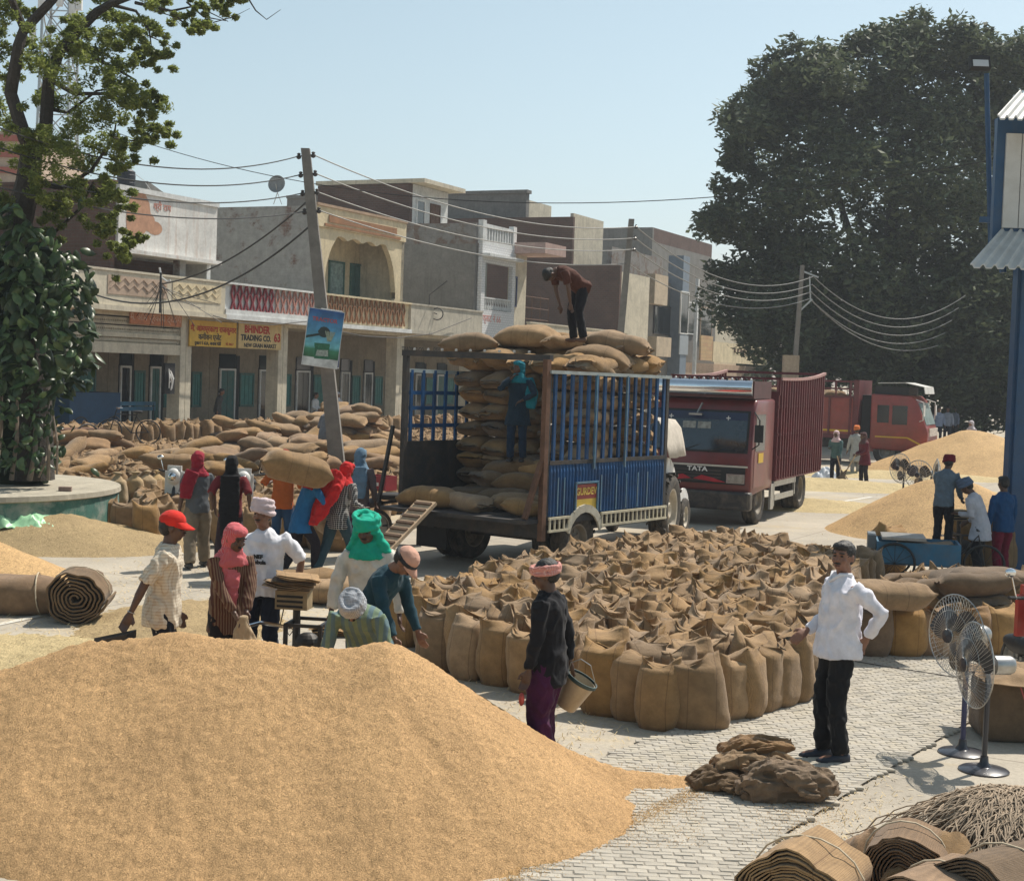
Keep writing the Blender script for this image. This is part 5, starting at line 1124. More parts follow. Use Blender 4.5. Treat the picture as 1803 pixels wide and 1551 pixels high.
for i, (px, py, z, a) in enumerate(((1640, 1038, .6, .2), (1665, 1028, .7, -.1), (1695, 1035, .6, .4), (1720, 1020, .8, 0), (1750, 1030, .7, .2), (1783, 1015, .8, .1), (1800, 1035, .7, -.3), (1740, 1010, .85, .2), (1620, 1020, .5, .0), (1775, 1040, .6, .6), (1690, 1012, .6, .1), (1645, 1015, .5, .2))):
    p = G(px, py, z); p.z = z-.2; sack(LMD[i % 6], p, a, ORD[i]+' dark filled sack lying between the blue cart and the fans', 'dark sacks by the blue cart', 1.05, (rnd.gauss(0, .15), rnd.gauss(0, .12)), 'filled_sack')  # darker burlap puts the shade of the shed into these sacks
    if z > .55: sack(LMD[(i+2) % 6], (p.x, p.y+.05, max(.0, p.z-.28)), a+1.2, ORD[i]+' dark filled sack pressed under the others between cart and fans', 'dark sacks by the blue cart', 1.05, (0, 0), 'filled_sack')
# flat sacks lying on the ground behind the scale
for i, (px, py, a, s) in enumerate(((545, 1040, .1, 1.05), (590, 1062, -.1, 1.2))): 
    sack(LM[5+i], G(px, py), a, ('farther' if i == 0 else 'nearer')+' filled sack lying on the ground behind the weighing scale', 'two sacks behind the weighing scale', s, (0, 0), 'filled_sack')
# --- rolled and folded burlap
def roll_mesh(sd, Rr=.3, L=.5, turns=5, sq=.85, mat=None):
    r = random.Random(sd); m = MB(); n = int(turns*30); nl = 7; vs = []; o = Vector((sd*3.1, 0, 0))
    for i in range(n+1):
        t = i/n; a = t*turns*2*math.pi; rr = .03+(Rr-.03)*t
        for j in range(nl+1):
            y = (j/nl-.5)*L; wob = 1+.2*noise.noise(Vector((math.cos(a)*1.3, math.sin(a)*1.3, 5+t*1.2))+o)+.06*noise.noise(Vector((math.cos(a)*4, math.sin(a)*4, y*3+t*3))+o)
            ye = y+(noise.noise(Vector((a*.35, sd, j*.0)))*.035 if j in (0, nl) else 0)
            vs.append((rr*wob*math.cos(a), ye, rr*wob*math.sin(a)*sq))
    m.add(vs, [(i*(nl+1)+j, (i+1)*(nl+1)+j, (i+1)*(nl+1)+j+1, i*(nl+1)+j+1) for i in range(n) for j in range(nl)])
    me = m.mesh('burlap_roll', mat or BURR, smooth=True)
    return with_mods(me, [('SOLIDIFY', dict(thickness=Rr/turns*.42, offset=0))])
def roll(px, py, Rr, L, turns, rz, label, sd, sq=.88, z=0, mat=None, tilt=0):
    p = G(px, py) if not isinstance(px, Vector) else px; e = empty('burlap_roll', (p.x, p.y, z), rz, label, 'burlap roll')
    o = link('rolled_sacks', roll_mesh(sd, Rr, L, turns, sq, mat), e, (0, 0, Rr*sq*.97), (0, tilt, 0)); smooth_mesh(o.data, 60)
    m = MB(); m.tube([(Rr*1.03*math.cos(a*.35), .02, Rr*sq+Rr*sq*1.03*math.sin(a*.35)) for a in range(19)], .006, 5); m.build('tie_string', M('jute_string', (.5, .42, .3), .9, .2, 30, 0), e); return e
roll(139, 1092, .33, .62, 7, .12, 'thick roll of empty sacks lying on the road line near the planter', 1, .92, mat=BURD)
e = empty('burlap_bundle', G(28, 1078), .1, 'long tied burlap bundle lying beside the thick roll by the planter', 'bundle'); o = link('bundle_body', lying_mesh(91, .62, .3, .25, mat=BURR), e)
m = MB(); m.tube([(.2+.01*a, .32*math.cos(a*.35), .22+.25*math.sin(a*.35)) for a in range(19)], .008, 5); m.build('tie_string', MATS['jute_string'], e)
roll(1418, 1640, .315, .5, 14, -.55, 'biggest loose burlap roll at the lower edge left of the twine heap', 2, .82, mat=BUR); roll(1592, 1585, .24, .42, 11, -.4, 'smaller upright looking burlap roll between the biggest roll and the twine', 3, .95); roll(1660, 1665, .28, .6, 12, -.8, 'burlap roll under the twine heap at the lower edge', 4, .8); roll(1770, 1660, .33, .7, 14, -.9, 'burlap roll nearest the lower right corner under the twine', 5, .8, mat=BURD)
def fold_mesh(sd, L=.5, W=.4, layers=4, th=.028, mat=None, amp=.03):
    """serpentine folded cloth"""
    r = random.Random(sd); o = Vector((sd*5.3, 1, 2)); path = []
    for k in range(layers):
        x0, x1 = (-L/2, L/2) if k % 2 == 0 else (L/2, -L/2); x0 += r.uniform(-.03, .03); x1 += r.uniform(-.03, .03); z = th*.6+k*th
        for i in range(11): path.append((x0+(x1-x0)*i/10, z))
        if k < layers-1:
            s = 1 if x1 > 0 else -1
            path += [(x1+s*th*.5, z+th*.2), (x1+s*th*.65, z+th*.5), (x1+s*th*.5, z+th*.8)]
    n = 12; vs = []
    for (x, z) in path:
        for j in range(n+1):
            y = (j/n-.5)*W*(1+.22*noise.noise(Vector((x*2.5, z*22, sd))))+.05*noise.noise(Vector((x*4, z*25, sd+2)))
            d = noise.noise(Vector((x*3.2, y*3.5, sd)))*amp*(.3+z/(th*layers))+noise.noise(Vector((x*7+z*6, y*8, sd+1)))*amp*.45+noise.noise(Vector((x*9, y*9, z*20+sd)))*.010
            dx = noise.noise(Vector((y*5, z*14, sd+4)))*.02
            vs.append((x+dx, y, max(.003, z+d+abs(amp)*.3)))
    m = MB(); m.add(vs, [(i*(n+1)+j, (i+1)*(n+1)+j, (i+1)*(n+1)+j+1, i*(n+1)+j+1) for i in range(len(path)-1) for j in range(n)])
    return with_mods(m.mesh('empty_sack', mat or BUR, smooth=True), [('SOLIDIFY', dict(thickness=.007, offset=0))])
def draped(sd, L, W, h, mat, fx=3.0):
    o = Vector((sd*3.7, 1, 2)); n = 34; vs = []
    for j in range(n+1):
        for i in range(n+1):
            u, v = i/n-.5, j/n-.5; x, y = u*L, v*W
            z = h*max(0, 1-(abs(u)*2)**3)*max(0, 1-(abs(v)*2)**3)*(.72+.4*noise.noise(Vector((x*2.5, y*2.5, sd))))+abs(noise.noise(Vector((x*fx+y*2, y*fx*.5, sd+3))))*.22*h/.3*(1-max(abs(u), abs(v))*1.4)-abs(noise.noise(Vector((x*6-y*4, y*7, sd+8))))*.10*h/.3+noise.noise(Vector((x*11, y*11, sd)))*.012
            vs.append((x+.05*noise.noise(Vector((y*5, sd, 1))), y+.05*noise.noise(Vector((x*5, sd, 2))), max(.004, z)))
    m = MB(); m.add(vs, [(j*(n+1)+i, j*(n+1)+i+1, (j+1)*(n+1)+i+1, (j+1)*(n+1)+i) for j in range(n) for i in range(n)])
    return with_mods(m.mesh('empty_sack', mat, smooth=True), [('SOLIDIFY', dict(thickness=.008, offset=0))])
def foldat(px, py, z, rz, me, label, grp='empty sacks in the loose pile', tilt=(0, 0), nm='empty_sack'):
    p = G(px, py); o = link(nm, me, None, (p.x, p.y, z), (tilt[0], tilt[1], rz)); smooth_mesh(o.data, 50); return tag(o, label, 'empty sack', grp)
def crumple(sd, L, W, H, mat, bend=.03, na=.03, flap=True):
    r = random.Random(sd); m = MB(); secs = []
    for i in range(9):
        u = -1+i/4; secs.append(((u*L/2, r.gauss(0, .012), H*.5+bend*math.sin(u*2.2+sd)*(1-abs(u)*.3)), W/2*(1-.16*abs(u)**4)*r.uniform(.9, 1.06), H*.5*(1-.35*abs(u)**3)*r.uniform(.85, 1.15), (0, 1, 0), (0, 0, 1)))
    m.loft(secs, 18, pw=3.2)
    for k in range(3):
        y = (-.32+k*.3)*W; m.tube([(-L*.46, y, H*.8), (-L*.2, y+.03*r.gauss(0, 1), H*1.0+.02), (L*.15, y+.02*r.gauss(0, 1), H*.98), (L*.47, y-.02, H*.7)], [.022, .035, .03, .02], 8)
    if flap: m.loft([((L*.05+t*L*.22, -W*.5-.03-t*.05, H*.9-t*H*.55), .12-.05*t, .022, (1, 0, 0), (0, .8, .6)) for t in (-.3, 0, .4, .8)], 10)
    for s_ in (-1, 1):
        for k in range(4): m.tube([(s_*L*.44, (-.36+k*.24)*W, H*.55), (s_*L*.52, (-.36+k*.24)*W+.02, H*.5+r.gauss(0, .02)), (s_*L*.55, (-.36+k*.24)*W, H*.3)], [.03, .026, .014], 7)
    m.v = [(v[0], v[1], max(.004, v[2])) for v in [tuple(q) for q in m.v]]
    me = remesh(m, mat, .011, 1, noise_amp=na, noise_sc=(5, 15, 12)); me.name = 'empty_sack'
    for v in me.vertices: v.co.z = max(0, v.co.z)
    return me
foldat(1268, 1392, .0, .1, crumple(1, .40, .30, .11, BURD), 'dark flattened sack at the left bottom of the loose pile by the shoes')
foldat(1340, 1378, .0, -.05, crumple(2, .60, .36, .14, BURR), 'thick folded sack under the middle of the loose pile by the shoes')
foldat(1320, 1384, .12, .10, crumple(3, .50, .28, .10, BUR, .04), 'brown folded sack high in the loose pile by the shoes', tilt=(.05, -.05))
foldat(1330, 1376, .21, -.10, crumple(4, .50, .26, .08, BURR, .03), 'topmost rolled edge sack of the loose pile by the shoes', tilt=(0, -.16))
foldat(1378, 1388, .10, -.15, crumple(5, .36, .24, .11, BUR, .03), 'creased sack on the right shoulder of the loose pile by the shoes', tilt=(.1, .14))
foldat(1384, 1412, .0, .04, crumple(6, .64, .26, .24, BURD, .03, .045), 'olive crumpled sack slumped across the front of the loose pile by the shoes')
foldat(690, 1128, .0, .2, draped(8, .6, .35, .1, BUR), 'empty sack dropped behind the heap at the kneeling man', None); foldat(590, 1118, 0, .1, fold_mesh(9, .5, .3, 3), 'folded empty sack lying under the scale frame', None)
foldat(1545, 1548, .0, .9, draped(10, 1.0, .7, .32, BURR, 3), 'loose sack cloth slumped between the burlap rolls at the lower edge', None)
foldat(1700, 1600, .0, .4, draped(11, 1.3, 1.0, .42, BUR, 2), 'broad sack cloth underneath the twine heap', None)
# bale at the right edge
bp = G(1768, 1312); be = empty('burlap_bale', (bp.x+.25, bp.y+.35, 0), -.1, 'tall dark burlap bale with a cloth thrown over it at the right edge', 'bale')
m = MB(); m.box(-.38, -.3, 0, .6, .3, .55); me = with_mods(m.mesh('bale_body', BURD), [('BEVEL', dict(width=.07, segments=3)), ('SUBSURF', dict(levels=3, render_levels=3, subdivision_type='SIMPLE'))])
for v in me.vertices: v.co += Vector(v.co).normalized()*noise.noise(v.co*3)*.05
me.polygons.foreach_set('use_smooth', [True]*len(me.polygons)); link('bale_body', me, be)
o = link('cover_cloth', draped(12, 1.05, .8, .12, BUR, 4), be, (.1, 0, .5), (0, .05, .1)); smooth_mesh(o.data)
m = MB(); m.tube([(-.1, -.36, .5), (-.05, -.38, .35), (.1, -.4, .22), (.35, -.4, .15)], .006, 5); m.build('red_string', M('string_red', (.45, .1, .1), .8, .1, 9, 0), be)
# twine heap
tw_ = G(1765, 1560); m = MB(); apex = AT(1775, 1398, tw_.y+.15)
def heap_h(x, y): return .43*math.exp(-((x-apex.x)**2*1.9+(y-apex.y)**2*2.6))+.12
for i in range(560):
    a = rnd.uniform(0, 2*math.pi); L = rnd.uniform(.25, .75); pts = []; x, y = apex.x+rnd.gauss(.1, .16), apex.y+rnd.gauss(0, .12); a0 = math.atan2(y-apex.y-.05, x-apex.x+.01) if rnd.random() < .3 else rnd.gauss(-2.3, .55)
    n = 9
    for k in range(n):
        a0 += rnd.gauss(0, .22); x += math.cos(a0)*L/n; y += math.sin(a0)*L/n; pts.append((x, y, max(.03, heap_h(x, y)+rnd.gauss(0, .006)+.018*math.sin(k*1.3+i)+(.0 if k < n-1 else -.04))))
    m.tube(pts, rnd.uniform(.0035, .006), 4)
tag(m.build('twine_heap', M('jute_twine', (.36, .28, .2), .95, .35, 9, .3, 90), smooth=True), 'tangled heap of loose jute twine in the lower right corner', 'twine', kind='stuff')
m = MB(); m.ell((apex.x, apex.y+.03, .2), (.5, .42, .31), 20, 12); o = m.build('twine_core', M('jute_core', (.2, .15, .1), .95, .4, 12, .9, 25, bd=.06), smooth=True); tag(o, 'compressed core of the jute twine heap', 'twine', kind='stuff')
# ============================================================ VEHICLES
def wheel(par, loc, r, w, axis='X', rimm=None, rr=.58, nm='wheel', lugs=0, tyrem=None):
    """wheel: tyre is the part, rim its sub-part; axis is the axle direction in the vehicle frame"""
    T = Matrix.Rotation(R(90), 3, 'Y') if axis == 'X' else Matrix.Rotation(R(90), 3, 'X')
    m = MB(); h = w/2
    m.lathe([(r*rr, -h*.8), (r*.8, -h), (r*.95, -h*.85), (r, -h*.55), (r*.985, -h*.5), (r*.985, -h*.1), (r, -h*.05), (r, h*.05), (r*.985, h*.1), (r*.985, h*.5), (r, h*.55), (r*.95, h*.85), (r*.8, h), (r*rr, h*.8)], 32, T=T)
    if lugs:
        for k in range(lugs):
            a = 2*math.pi*k/lugs
            for s in (-1, 1):
                Q = T @ Matrix.Rotation(a+(s*.09), 3, 'Z'); m.add([Q @ Vector(p) for p in ((r*.97, 0, 0), (r*1.04, .0, 0), (r*1.03, .13, s*h*.95), (r*.96, .13, s*h*.95), (r*.97, .05, 0), (r*1.04, .05, 0), (r*1.03, .18, s*h*.95), (r*.96, .18, s*h*.95))], [(0,1,2,3),(4,7,6,5),(1,5,6,2),(0,4,5,1),(3,2,6,7)])
    w_ = m.build(nm, tyrem or RUBBER, par, smooth=False, loc=loc); smooth_mesh(w_.data, 50)
    m = MB(); m.lathe([(0.001, -h*.2), (r*.2, -h*.55), (r*.24, -h*.2), (r*(rr-.1), -h*.12), (r*(rr-.04), -h*.75), (r*rr, -h*.82), (r*(rr+.01), h*.82), (r*(rr-.04), h*.75), (r*(rr-.1), h*.12), (r*.24, h*.2), (r*.2, h*.55), (.001, h*.2)], 24, T=T)
    for k in range(8):
        a = 2*math.pi*k/8
        for s in (-1, 1):
            c = T @ Vector((r*.34*math.cos(a), r*.34*math.sin(a), s*h*.2)); m.cbox(c, (.04, .04, .04))
    o = m.build('rim', rimm or M('rim_dusty', (.2, .17, .13), .7, .2, 5, .1), w_); smooth_mesh(o.data, 40); return w_
# ---------------------------------------------------------------- blue trailer
BLT = M('trailer_blue', (.01, .07, .19), .6, .35, 3, .1, 40, dirt=.3, dirtc=(.06, .05, .045), spec=.3); BLT2 = M('trailer_blue_light', (.06, .17, .27), .5, .3, 5, .1, 40, dirt=.5, dirtc=(.2, .18, .14)); DKT = M('trailer_dark', (.03, .03, .032), .7, .35, 4, .2, 40, dirt=.5, dirtc=(.12, .085, .055))
TRX, TRY, TW, TL = -1.74, 23.1, 2.75, 3.55; TA = -R(35.4)
tr = empty('farm_trailer', (TRX, TRY, 0), TA, 'open backed blue slatted farm trailer loaded high with grain sacks', 'trailer')
def TP(x, y, z): return Vector((TRX+x*math.cos(TA)-y*math.sin(TA), TRY+x*math.sin(TA)+y*math.cos(TA), z))
BZ = .88
bx('bed', DKT, tr, 0, -.0, BZ-.1, TW, TL, BZ); bx('tailboard', DKT, tr, -.02, -.42, BZ-.07, TW-.05, -.01, BZ-.015)
m = MB(); m.box(.1, .0, .58, TW-.1, .12, BZ-.101); m.box(.5, .13, .55, .62, TL+.3, BZ-.101); m.box(TW-.62, .13, .55, TW-.5, TL+.3, BZ-.101)
for y in (.9, 1.7, 2.6): m.box(.12, y, .66, .49, y+.08, BZ-.101); m.box(.63, y, .66, TW-.63, y+.08, BZ-.101); m.box(TW-.49, y, .66, TW-.12, y+.08, BZ-.101)
m.build('chassis', DKT, tr)
m = MB(); m.bar((.2, 1.05, .46), (TW-.2, 1.05, .46), .11); m.build('axle', DKT, tr)
for x in (.3, .62, TW-.62, TW-.3): wheel(tr, (x if x < 1 else x+.12, 1.05, .46), .46, .27)
bx('mud_flap', BLACK, tr, .15, .28, .22, .75, .3, .6); 
Z1, Z2 = 1.67, 3.0
# corner posts
for nm_, x, y, z in (('post', TW-.03, .04, 3.02), ('post', TW-.03, TL-.04, 3.02), ('post', .03, .04, 3.22), ('post', .03, TL-.04, 3.1)):
    m = MB(); m.bar((x, y, BZ), (x, y, z), .08); m.build(nm_, DKT, tr)
m = MB(); m.bar((TW-.02, -.02, .55), (TW-.02, -.02, 3.2), .08, .1); m.build('rear_post', RUST, tr)
m = MB(); m.bar((-.02, .03, 3.24), (TW+.02, .03, 3.22), .09); m.build('rear_beam', DKT, tr)
for i in range(9): 
    m = MB(); m.lathe([(.022, 0), (.022, .03), (.0, .035)], 6, c=(.25+i*.27, -.03, 3.285)); m.build('bolt', STEEL, tr)
# right side: ribbed steel panel in sections, slats above
def rib_panel(y0, y1, z0, z1):
    m = MB(); n = max(1, round((y1-y0)/.085)); st = (y1-y0)/n; vs = []
    for i in range(n*4+1):
        y = y0+(y1-y0)*i/(n*4); k = i % 4; dx = .03 if k in (1, 2) else 0
        vs += [(TW+.0+dx, y, z0), (TW+.0+dx*(1), y, z1-.12), (TW+.0, y, z1), (TW-.03, y, z0), (TW-.03, y, z1)]
    fs = []
    for i in range(n*4): a = i*5; b = a+5; fs += [(a, b, b+1, a+1), (a+1, b+1, b+2, a+2), (a+3, a+4, b+4, b+3)]
    m.add(vs, fs); return m
rib_panel(.1, .78, BZ+.02, Z1).build('side_panel', BLT, tr); rib_panel(1.42, TL-.08, BZ+.02, Z1).build('side_panel', BLT, tr); rib_panel(.80, 1.40, 1.36, Z1).build('side_panel', BLT, tr)
for y in (.3, .47, 1.5, 1.95, 2.25, 2.6, 2.9): m = MB(); m.box(TW+.031, y-.012, BZ+.04, TW+.036, y+.016, Z1-.2); m.build('ridge_highlight', BLT2, tr)  # lighter blue strips paint the light caught on the ribs
npl = bx('name_plate', M('plate_red', (.32, .05, .04), .5, .15, 4, 0), tr, TW+.003, .80, 1.12, TW+.02, 1.39, 1.34); bx('name_plate_lower', M('plate_yellow', (.55, .38, .05), .5, .15, 4, 0), tr, TW+.003, .80, .93, TW+.02, 1.39, 1.118); m = MB()
text(tr, 'GURDEV', (TW+.024, 1.095, 1.23), .155, M('plate_letter', (.6, .42, .08), .5, .1, 4, 0), (math.pi/2, 0, math.pi/2), .004, .95)
m = MB(); m.bar((TW+.03, .78, 1.37), (TW+.03, 1.42, 1.37), .03); m.bar((TW+.03, .79, .9), (TW+.03, .79, 1.37), .03); m.bar((TW+.03, 1.405, .9), (TW+.03, 1.405, 1.37), .03); m.build('plate_frame', BLT2, tr)
m = MB(); pts = [(TW+.04, 1.05+.5*math.cos(a*.3142), .5+.48*math.sin(a*.3142)) for a in range(1, 10)]; 
for a, b in zip(pts[:-1], pts[1:]): m.bar(a, b, .12, .03, up=(1, 0, 0))
m.build('wheel_arch', M('arch_cream', (.5, .47, .38), .6, .2, 5, .1, dirt=.4), tr)
for i in range(15):
    y = .2+i*(TL-.35)/14; m = MB(); m.bar((TW-.01, y, Z1-.02), (TW-.01, y, Z2), .065, .035, up=(1, 0, 0)); m.build('slat', BLT, tr)
for z in (Z1+.02,): m = MB(); m.bar((TW+.015, .08, z), (TW+.015, TL-.08, z), .02, .06); m.build('rail', DKT, tr)
m = MB(); m.bar((TW+.02, .0, Z2+.02), (TW+.02, TL, Z2+.0), .06, .05); m.build('top_rail', M('rail_pale_blue', (.33, .38, .38), .5, .2, 6, .1, dirt=.4), tr)
m = MB()
for y in (1.25, 2.15): m.bar((TW+.045, y, Z1-.1), (TW+.045, y, Z2), .03)
m.build('stay', BLT2, tr)
YC = M('rail_cream', (.55, .5, .36), .6, .2, 6, .1, dirt=.4)
for a, b in ((.06, .62), (1.5, TL-.03)):
    m = MB(); m.bar((TW+.05, a, BZ-.005), (TW+.05, b, BZ-.005), .03, .035); m.bar((TW+.05, a, BZ-.19), (TW+.05, b, BZ-.19), .03, .035); n = max(2, int((b-a)/.13))
    for i in range(n+1): y = a+.03+(b-a-.06)*i/n; m.bar((TW+.05, y, BZ-.175), (TW+.05, y, BZ-.02), .035, .02, up=(1, 0, 0))
    m.build('under_rail', YC, tr)
# left side
bx('side_panel', DKT, tr, -.0, .1, BZ+.01, .04, TL-.1, 1.86)
for i in range(12): y = .2+i*(TL-.35)/11; m = MB(); m.bar((.02, y, 1.86), (.02, y, 2.98), .06, .03, up=(1, 0, 0)); m.build('slat', BLT, tr)
for z in (2.1, 2.38, 2.62): m = MB(); m.bar((.0, .08, z), (.0, TL-.08, z), .03, .06); m.build('rail', BLT, tr)
m = MB(); m.bar((.0, .05, 2.97), (.0, TL, 2.93), .06); m.build('top_rail', M('rail_pale_blue2', (.33, .38, .38), .5, .2, 6), tr)
# hanging gate halves
m = MB(); m.bar((-.2, -.25, .9), (-.08, -.1, 2.1), .05); m.build('gate_bar', BLACKM, tr)
m = MB(); m.bar((TW-.12, -.32, .88), (TW-.04, -.06, 1.7), .09, .05); m.build('gate_bar', RUST, tr)
# drawbar
m = MB(); m.bar((.6, TL+.28, .62), (TW/2, TL+1.2, .55), .12); m.bar((TW-.6, TL+.28, .62), (TW/2, TL+1.2, .55), .12); m.build('drawbar', DKT, tr)
# load: rear wall of sack ends, right side wall and domed top
def tsack(me, x, y, z, rz, label, grp, sc=1.0, tilt=(0, 0)): return sack(me, TP(x, y, z), TA+rz, label, grp, sc, tilt, 'filled_sack')
rwn = ['lowest', 'second', 'third', 'fourth', 'fifth', 'sixth', 'seventh', 'eighth', 'topmost']
cn = ['far left', 'left', 'middle', 'right', 'far right']
for r_ in range(9):
    for c in range(5):
        if c < 0: continue
        tsack((LM+LMD)[rnd.randrange(14)], .30+c*.54, 1.72+rnd.gauss(0, .05), BZ+r_*.265, math.pi/2+rnd.gauss(0, .08), rwn[r_]+' sack in the '+cn[c]+' column of the sack wall inside the trailer', 'sack wall inside the trailer', 1.0, (rnd.gauss(0, .05), rnd.gauss(0, .05)))
for r_ in range(9):
    for c in range(3): tsack(LM[rnd.randrange(10)], TW-.50, 2.15+c*.55+rnd.gauss(0, .03), BZ+r_*.265, rnd.gauss(0, .08), rwn[r_]+' sack behind the blue slats, '+('rear', 'middle', 'front')[c]+' end', 'sacks behind the slats', .9, (rnd.gauss(0, .05), 0))
# top dome
tops = [(.35, 1.75, 3.02, 1.3, 1.1), (.9, 1.8, 3.05, 1.4, 1.1), (1.45, 1.75, 2.98, 1.6, 1.05), (2.0, 1.7, 2.98, 1.5, 1.1), (2.55, 1.72, 2.95, 1.55, 1.0), (.4, 2.5, 3.1, .2, 1.2), (1.0, 2.45, 3.25, .1, 1.15), (1.6, 2.5, 3.2, .1, 1.2), (2.3, 2.35, 3.1, .3, 1.25), (.45, 3.1, 3.15, .1, 1.2), (1.3, 3.1, 3.28, .2, 1.25), (2.1, 3.05, 3.18, -.1, 1.25), (2.45, 2.75, 3.0, 1.3, 1.1), (2.45, 3.3, 2.95, 1.4, 1.0), (2.5, 2.35, 2.93, 1.3, .9), (2.58, 2.9, 2.80, 1.5, .9), (2.52, 3.3, 2.80, 1.5, .9), (2.4, 3.45, 3.0, .2, 1.1), (.35, 1.55, 3.28, .4, 1.1), (1.0, 2.2, 3.42, .2, 1.25), (2.35, 3.0, 3.36, .35, 1.2), (.7, 3.4, 3.3, 0, 1.2), (1.7, 3.45, 3.4, .1, 1.2)]
TLB = ['rear left rim', 'rear rim beside the left one', 'rear rim middle', 'rear rim under the stooping man', 'rear right rim', 'left flank', 'left middle', 'centre of the top', 'right middle', 'front left flank', 'front middle', 'front right', 'right edge above the slats', 'front right edge above the slats', 'rear right edge above the slats', 'low bulging one over the rail', 'front low one over the rail', 'front corner', 'raised pinkish one at the rear left', 'highest rounded one left of the stooping man', 'highest one right of the stooping man', 'front left summit', 'front summit']
for i, (x, y, z, a, s) in enumerate(tops): tsack(LM[(i*3) % 10], x-.12, y-(.28 if y > 2.9 else .1), z+.02, a, 'plump sack crowning the load: '+TLB[i], 'sacks crowning the load', s, (rnd.gauss(0, .12), rnd.gauss(0, .1)))
for i, (x, y, z, a) in enumerate(((2.5, .62+1.0, 2.72, 1.45), (2.52, 2.15, 2.95, 1.6), (2.3, 2.7, 3.28, .5), (1.75, 2.1, 3.36, 1.2), (.3, 2.1, 3.25, 1.4), (1.35, 2.75, 3.42, .4), (2.5, 2.7, 3.05, 1.3), (.75, 2.9, 3.34, .9), (2.0, 3.2, 3.38, .2))):
    tsack(LM[(i*7+2) % 10], x-.1, y-.05, z+.03, a, ON2[i]+' smaller sack wedged between the plump ones on the load, from the rear', 'small sacks wedged on the load', .8, (rnd.gauss(0, .2), rnd.gauss(0, .15)))
low = [(.85, .95, .88, .3, 1.15), (1.45, .9, .88, .1, 1.2), (2.05, .95, .88, .4, 1.1), (1.1, 1.2, 1.14, 1.2, 1.1), (1.7, 1.1, 1.15, .2, 1.2), (2.3, 1.2, 1.12, 1.4, 1.05), (1.35, 1.25, 1.36, .1, 1.1), (.55, .1, .88, .25, 1.15), (1.25, .15, .88, -.2, .95), (2.35, .15, .88, .4, .85), (1.9, 1.3, 1.36, .3, 1.0), (1.9, .6, .88, .8, 1.0)]
LL = ['left one in the bottom layer', 'middle one in the bottom layer', 'right one in the bottom layer', 'left one in the second layer', 'middle one in the second layer', 'right one in the second layer', 'left one underfoot', 'pale sunlit one on the tailboard at the plank', 'grey one beside the plank top', 'rounded one at the right rear post', 'right one underfoot', 'small one fallen forward']
for i, (x, y, z, a, s) in enumerate(low): tsack((LM[i % 10] if i > 6 else LMD[i % 6]), x, y, z, a, 'sack below the teal loader: '+LL[i], 'loose sacks on the trailer floor', s, (rnd.gauss(0, .08), rnd.gauss(0, .08)))
# plank ramp
pa = TP(.85, -.45, BZ+.02); pb = G(632, 1012); pk = empty('plank_ramp', pb, 0, 'pale wooden plank with dark cleats leaning on the trailer tailboard', 'ramp'); d = pa-pb; dn = d.normalized(); sx_ = Vector((dn.y, -dn.x, 0)).normalized(); up = sx_.cross(dn)
d = d+dn*.12; m = MB(); Wp = .4
m.add([sx_*(i*Wp/2)+up*j+k*d for k in (0, 1) for i, j in ((-1, 0), (1, 0), (1, .05), (-1, .05))], [(3,2,1,0),(4,5,6,7),(0,1,5,4),(1,2,6,5),(2,3,7,6),(3,0,4,7)]); m.build('board', WOOD, pk)
for i in range(11):
    c = d*((i+.5)/11); m = MB(); m.add([c+sx_*(a*Wp*.42)+dn*(b*.022)+up*(.052+e*.025) for e in (0, 1) for a, b in ((-1, -1), (1, -1), (1, 1), (-1, 1))], [(3,2,1,0),(4,5,6,7),(0,1,5,4),(1,2,6,5),(2,3,7,6),(3,0,4,7)]); m.build('cleat', M('cleat_dark', (.13, .08, .05), .9, .25, 9, .3), pk)
# ---------------------------------------------------------------- tractor
TRD = M('tractor_red', (.42, .03, .02), .4, .15, 4, 0, dirt=.3, dirtc=(.2, .12, .08), coat=.3)
ta = -R(19); tcp = AT(1170, 897, 26.3); tc = Vector((tcp.x-.78*math.cos(ta)+.3*math.sin(ta), tcp.y-.78*math.sin(ta)-.3*math.cos(ta), 0)); tk_ = empty('tractor', tc, ta, 'red tractor with white fenders hitched in front of the blue trailer', 'tractor')
for x in (-.78, .78): wheel(tk_, (x, .3, .64), .64, .36, rimm=M('rim_cream', (.45, .4, .32), .6, .2, 5, .1, dirt=.5), rr=.6, lugs=18)
for x in (-.68, .68): wheel(tk_, (x, 2.2, .36), .36, .2, rimm=MATS['rim_cream'], rr=.55)
for x in (-.78, .78):
    m = MB(); pts = [(x, .3+.74*math.cos(a*.3142), .64+.74*math.sin(a*.3142)) for a in range(0, 10)]
    for a, b in zip(pts[:-1], pts[1:]): m.bar(a, b, .4, .03, up=(1, 0, 0))
    m.build('fender', WHITEP, tk_)
    m = MB(); pts = [(x*.88, 2.2+.42*math.cos(a*.3142), .36+.42*math.sin(a*.3142)) for a in range(1, 10)]
    for a, b in zip(pts[:-1], pts[1:]): m.bar(a, b, .26, .03, up=(1, 0, 0))
    m.build('front_fender', WHITEP, tk_)
m = MB(); m.loft([((0, y, z), w_, h_, (1, 0, 0), (0, 0, 1)) for y, z, w_, h_ in ((.7, 1.05, .28, .28), (.9, 1.05, .3, .3), (1.9, 1.0, .29, .28), (2.35, .95, .27, .26), (2.42, .93, .22, .2))], 16, pw=4); o = m.build('bonnet', TRD, tk_); smooth_mesh(o.data)
m = MB(); m.box(-.22, -.1, .45, .22, 2.2, .74); m.bar((-.7, 2.2, .38), (.7, 2.2, .38), .1); m.build('chassis', DKT, tk_)
